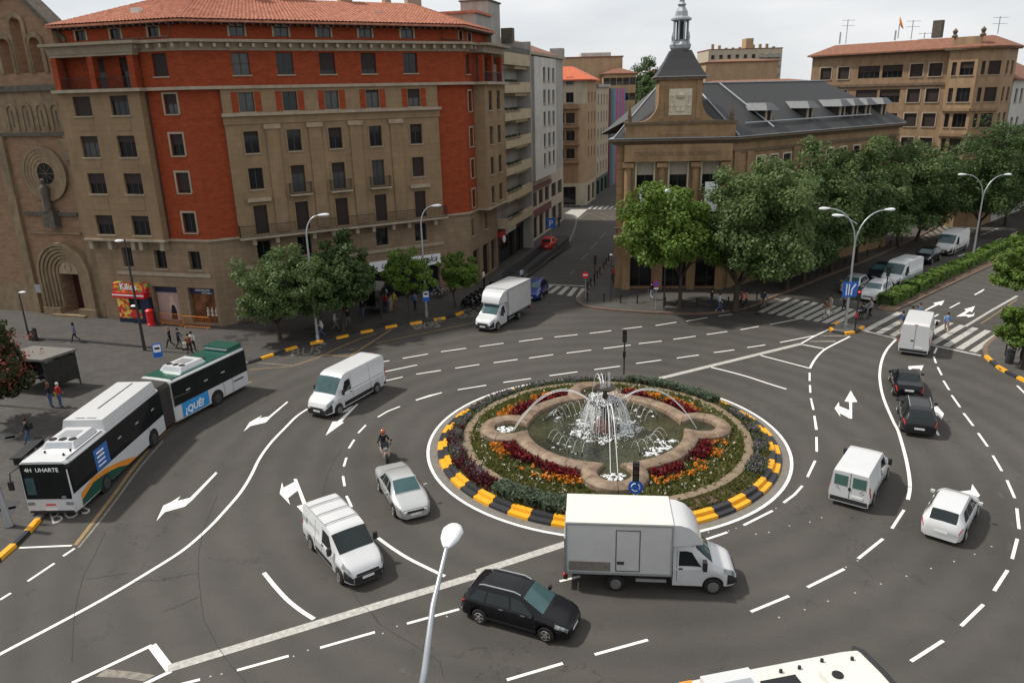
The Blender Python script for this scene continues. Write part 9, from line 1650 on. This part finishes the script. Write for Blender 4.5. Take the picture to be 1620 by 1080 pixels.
def person(pose, label, px, heading, top, bottom, hairc=(0.02, 0.014, 0.01), z=PAVE_H, s=1.0, long=False, bag=None, group='people on foot', shoes=(0.03, 0.03, 0.03), loc=None):
 me, J = PM[pose]; b = loc if loc is not None else G(*px, z); o = bpy.data.objects.new('person', me); COL.objects.link(o); o.location = (b.x, b.y, z); o.rotation_euler = (0, 0, R(heading)); o.scale = (s, s, s); tag(o, label, 'person', group)
 for i, c in ((1, top), (2, bottom), (3, shoes)): o.material_slots[i].link = 'OBJECT'; o.material_slots[i].material = cloth(c)
 h = ob('hair', hair(long), None, o, Vector(J['head'])); h.material_slots[0].link = 'OBJECT'; h.material_slots[0].material = cloth(hairc)
 if bag:
  kind, c = bag; ch_ = Vector(J['chest'])
  if kind == 'backpack': m = MB().lathe([(0.08, -0.22), (0.15, -0.18), (0.16, 0.05), (0.12, 0.2), (0.0, 0.24)], 10).build('backpack', cloth(c), o, ch_ + Vector((-0.20, 0, -0.05)), smooth=60)
  else: m = MB().box(-0.14, 0.14, -0.05, 0.05, -0.3, 0.0).tube([(-0.1, 0, 0), (0, 0, 0.18), (0.1, 0, 0)], 0.012, 5).build('shoulder_bag' if kind == 'bag' else 'carrier_bag', cloth(c), o, Vector(J['hand1']) + Vector((0, 0.04, -0.05 if kind == 'carrier' else 0.25)))
 return o
JN, BK, GY, WH, BL, RD, BR, NV, TN = (0.06, 0.10, 0.20), (0.02, 0.02, 0.022), (0.14, 0.14, 0.14), (0.62, 0.62, 0.60), (0.16, 0.28, 0.52), (0.45, 0.03, 0.03), (0.22, 0.08, 0.04), (0.03, 0.04, 0.08), (0.36, 0.30, 0.22)
person('walk', 'person in a blue jacket and dark trousers striding across the square', (121, 541), 200, (0.09, 0.13, 0.22), BK, long=True)
person('walk', 'person in a long dark coat walking left of the shopping cart', (271, 550), 180, BK, BK, (0.25, 0.1, 0.04)); person('push', 'person in a dark jacket pulling a pale shopping cart', (284, 551), 10, NV, BK)
person('walk2', 'person in a brown jacket walking behind the green bus tail', (301, 561), 95, BR, BK); person('walk2', 'person in a white shirt beside the brown jacket', (306, 557), 95, WH, BK)
person('stand', 'person with dark top and jeans waiting by the left bus shelter', (82, 644), 60, BK, JN, (0.22, 0.08, 0.04), long=True); person('stand', 'white-haired person in a red coat with a yellow bag by the left shelter', (97, 644), 60, RD, JN, (0.6, 0.6, 0.58), bag=('bag', (0.5, 0.5, 0.03)))
person('walk2', 'person in black with a backpack and jeans beside the bench', (49, 704), 190, BK, JN, bag=('backpack', BK))
person('walk', 'person in a white top and jeans walking past the single lamp', (510, 534), 200, WH, JN); person('walk2', 'person in a pale shirt under the dense street tree', (531, 523), 20, (0.4, 0.38, 0.36), GY)
for i, (px, py, t_, b_, lb_) in enumerate(((459, 508, NV, GY, 'person in navy behind the first street tree trunk'), (575, 503, BK, JN, 'person in black in front of the half-hidden shelter'), (592, 485, TN, BK, 'person in tan behind the half-hidden shelter'), (610, 481, WH, JN, 'person in white near the shop door'), (619, 494, (0.2, 0.3, 0.2), (0.35, 0.25, 0.2), 'person in a green shirt and shorts right of the shelter'), (624, 489, (0.45, 0.32, 0.03), BR, 'person in a yellow top behind the green shirt'), (612, 492, RD, NV, 'person in red next to the shelter post'), (657, 491, (0.14, 0.2, 0.36), BK, 'person in blue with a backpack by the slender tree'), (552, 517, BK, GY, 'person in black behind the dense street tree'), (694, 472, (0.1, 0.14, 0.3), BK, 'person in blue by the bicycles near the young tree'), (766, 452, WH, BK, 'person in black and white walking behind the motorcycles'))):
 person(('walk', 'stand', 'walk2')[i % 3], lb_, (px, py), rnd.uniform(0, 360), t_, b_, bag=('backpack', (0.05, 0.07, 0.15)) if '657' in str(px) else None)
person('walk', 'person in a light blue shirt at the ramp railing', (826, 449), 120, (0.35, 0.42, 0.55), BK, hairc=BK); person('stand', 'dark figure on the pavement below the P sign', (884, 359), 90, BK, BK); person('walk', 'person in a red top by the corner of the government building', (970, 447), 250, RD, NV)
person('walk2', 'person in a dark jacket and pale jeans behind the no-parking sign', (1031, 474), 120, BK, (0.3, 0.36, 0.45)); person('walk', 'person in a pale top and jeans with white shoes stepping along the kerb', (1137, 493), 350, (0.42, 0.48, 0.52), JN, shoes=WH); person('stand', 'dark figure under the broad corner tree', (1125, 486), 0, BK, NV)
person('walk', 'person in pink at the trunk of the broad corner tree', (1172, 487), 170, (0.5, 0.1, 0.14), BK); person('walk2', 'person in an orange vest right of the broad corner tree', (1180, 489), 170, (0.6, 0.16, 0.03), BK); person('walk', 'person with a backpack stepping off the kerb at the left crossing', (1207, 488), 20, NV, GY, bag=('backpack', NV))
person('walk', 'person in a brown coat carrying a white bag on the left crossing', (1306, 503), 190, BR, TN, z=0.0, bag=('carrier', WH)); person('walk2', 'person in pale clothes beside the brown coat on the crossing', (1313, 497), 190, (0.4, 0.36, 0.34), TN, z=0.0); person('walk', 'person in grey farther back on the left crossing', (1335, 490), 200, (0.25, 0.25, 0.28), BK, z=0.0)
person('push', 'person in a grey top pushing the wheelchair across the refuge', (1376, 503), 195, (0.3, 0.3, 0.32), BK, z=0.02, group='people at the crossing')
person('walk', 'person in a blue shirt and shorts left of the tall white van', (1425, 525), 20, (0.05, 0.09, 0.17), (0.42, 0.32, 0.24), z=0.0); person('stand', 'person in black just above the tall white van roof', (1440, 517), 20, BK, BK, z=0.0); person('walk2', 'person in a denim shirt and cream trousers on the right-hand crossing', (1453, 511), 200, (0.10, 0.17, 0.28), (0.5, 0.45, 0.38), z=0.0); person('walk', 'person in a light blue shirt and shorts crossing alone', (1496, 527), 60, BL, (0.4, 0.3, 0.24), z=0.0)
person('walk2', 'red-haired person with a red bag by the edge tree', (1588, 516), 250, BK, NV, (0.3, 0.08, 0.02), z=0.0, bag=('bag', RD), long=True); person('stand', 'person in a pale top behind the right-hand waste bin', (1602, 566), 200, (0.45, 0.5, 0.58), BK); person('walk', 'person in black at the very edge below the low tree', (1615, 576), 200, BK, BK)
b = G(284, 553, PAVE_H); e = tag(empty('shopping_cart', (b.x + 0.5, b.y, PAVE_H)), 'pale wheeled shopping cart pulled by the person in the dark jacket', 'shopping cart'); MB().box(-0.16, 0.16, -0.17, 0.17, 0.16, 0.62).build('bag', cloth((0.5, 0.48, 0.4)), e); MB().tube([(-0.17, -0.15, 0.1), (-0.2, -0.15, 0.95), (-0.2, 0.15, 0.95), (-0.17, 0.15, 0.1)], 0.014, 5).build('handle', M['grey_metal'], e)
for s in (1, -1): MB().lathe([(0.09, -0.02), (0.09, 0.02)], 10, (-0.1, s * 0.2, 0.09), 'y').build('wheel', M['tyre'], e)
# wheelchair with its user
b = G(1363, 504, 0.02); e = tag(empty('wheelchair', (b.x, b.y, 0.02), R(195)), 'wheelchair with large rear wheels crossing the refuge', 'wheelchair')
for s in (1, -1):
 MB().tube([(-0.05 + 0.3 * math.cos(R(a)), s * 0.3, 0.31 + 0.3 * math.sin(R(a))) for a in range(0, 361, 24)], 0.02, 5, False).build('wheel', M['tyre'], e); MB().tube([(-0.3, s * 0.24, 0.95), (-0.22, s * 0.24, 0.5), (0.3, s * 0.24, 0.46), (0.42, s * 0.2, 0.12)], 0.016, 5).build('side_frame', M['grey_metal'], e); MB().lathe([(0.08, -0.015), (0.08, 0.015)], 10, (0.32, s * 0.22, 0.08), 'y').build('caster', M['tyre'], e); MB().tube([(-0.05, s * 0.3, 0.05), (-0.05, s * 0.3, 0.6)], 0.008, 4).build('spoke', M['grey_metal'], e)
MB().box(-0.22, 0.26, -0.22, 0.22, 0.44, 0.48).build('seat', M['iron'], e); MB().box(-0.28, -0.24, -0.22, 0.22, 0.5, 0.92).build('backrest', M['iron'], e)
c_ = Matrix.Rotation(R(195), 3, 'Z') @ Vector((-0.12, 0, 0)); person('sit', 'person in dark clothes sitting in the wheelchair', None, 195, NV, BK, z=0.02, loc=Vector((b.x + c_.x, b.y + c_.y, 0)), group='people at the crossing')
# scooter and rider
b = G(609, 724); hd_ = -72; sc_ = motorcycle('scooter', 'beige scooter ridden behind the silver saloon', (b.x, b.y, 0), R(hd_), mat('scooter_beige', (0.42, 0.34, 0.27), 0.4, var=0.05, coat=0.4), None); MB().p((0.62, -0.2, 0.95), (0.62, 0.2, 0.95), (0.50, 0.16, 1.25), (0.50, -0.16, 1.25)).build('windshield', M['vglass'], sc_); MB().p((0.68, -0.2, 0.45), (0.68, 0.2, 0.45), (0.60, 0.24, 0.85), (0.60, -0.24, 0.85)).build('leg_shield', MATS['scooter_beige'], sc_)
c_ = Matrix.Rotation(R(hd_), 3, 'Z') @ Vector((-0.12, 0, 0)); rd = person('sit', 'rider in black with a copper helmet on the scooter', None, hd_, BK, BK, z=0.30, loc=Vector((b.x + c_.x, b.y + c_.y, 0)), group=None); MB().lathe([(0.0, 0.16), (0.09, 0.14), (0.145, 0.06), (0.15, -0.04), (0.12, -0.12), (0.09, -0.13)], 14).build('helmet', mat('copper_helmet', (0.30, 0.08, 0.03), 0.3, var=0, coat=0.6), rd, Vector(PM['sit'][1]['head']), smooth=60)
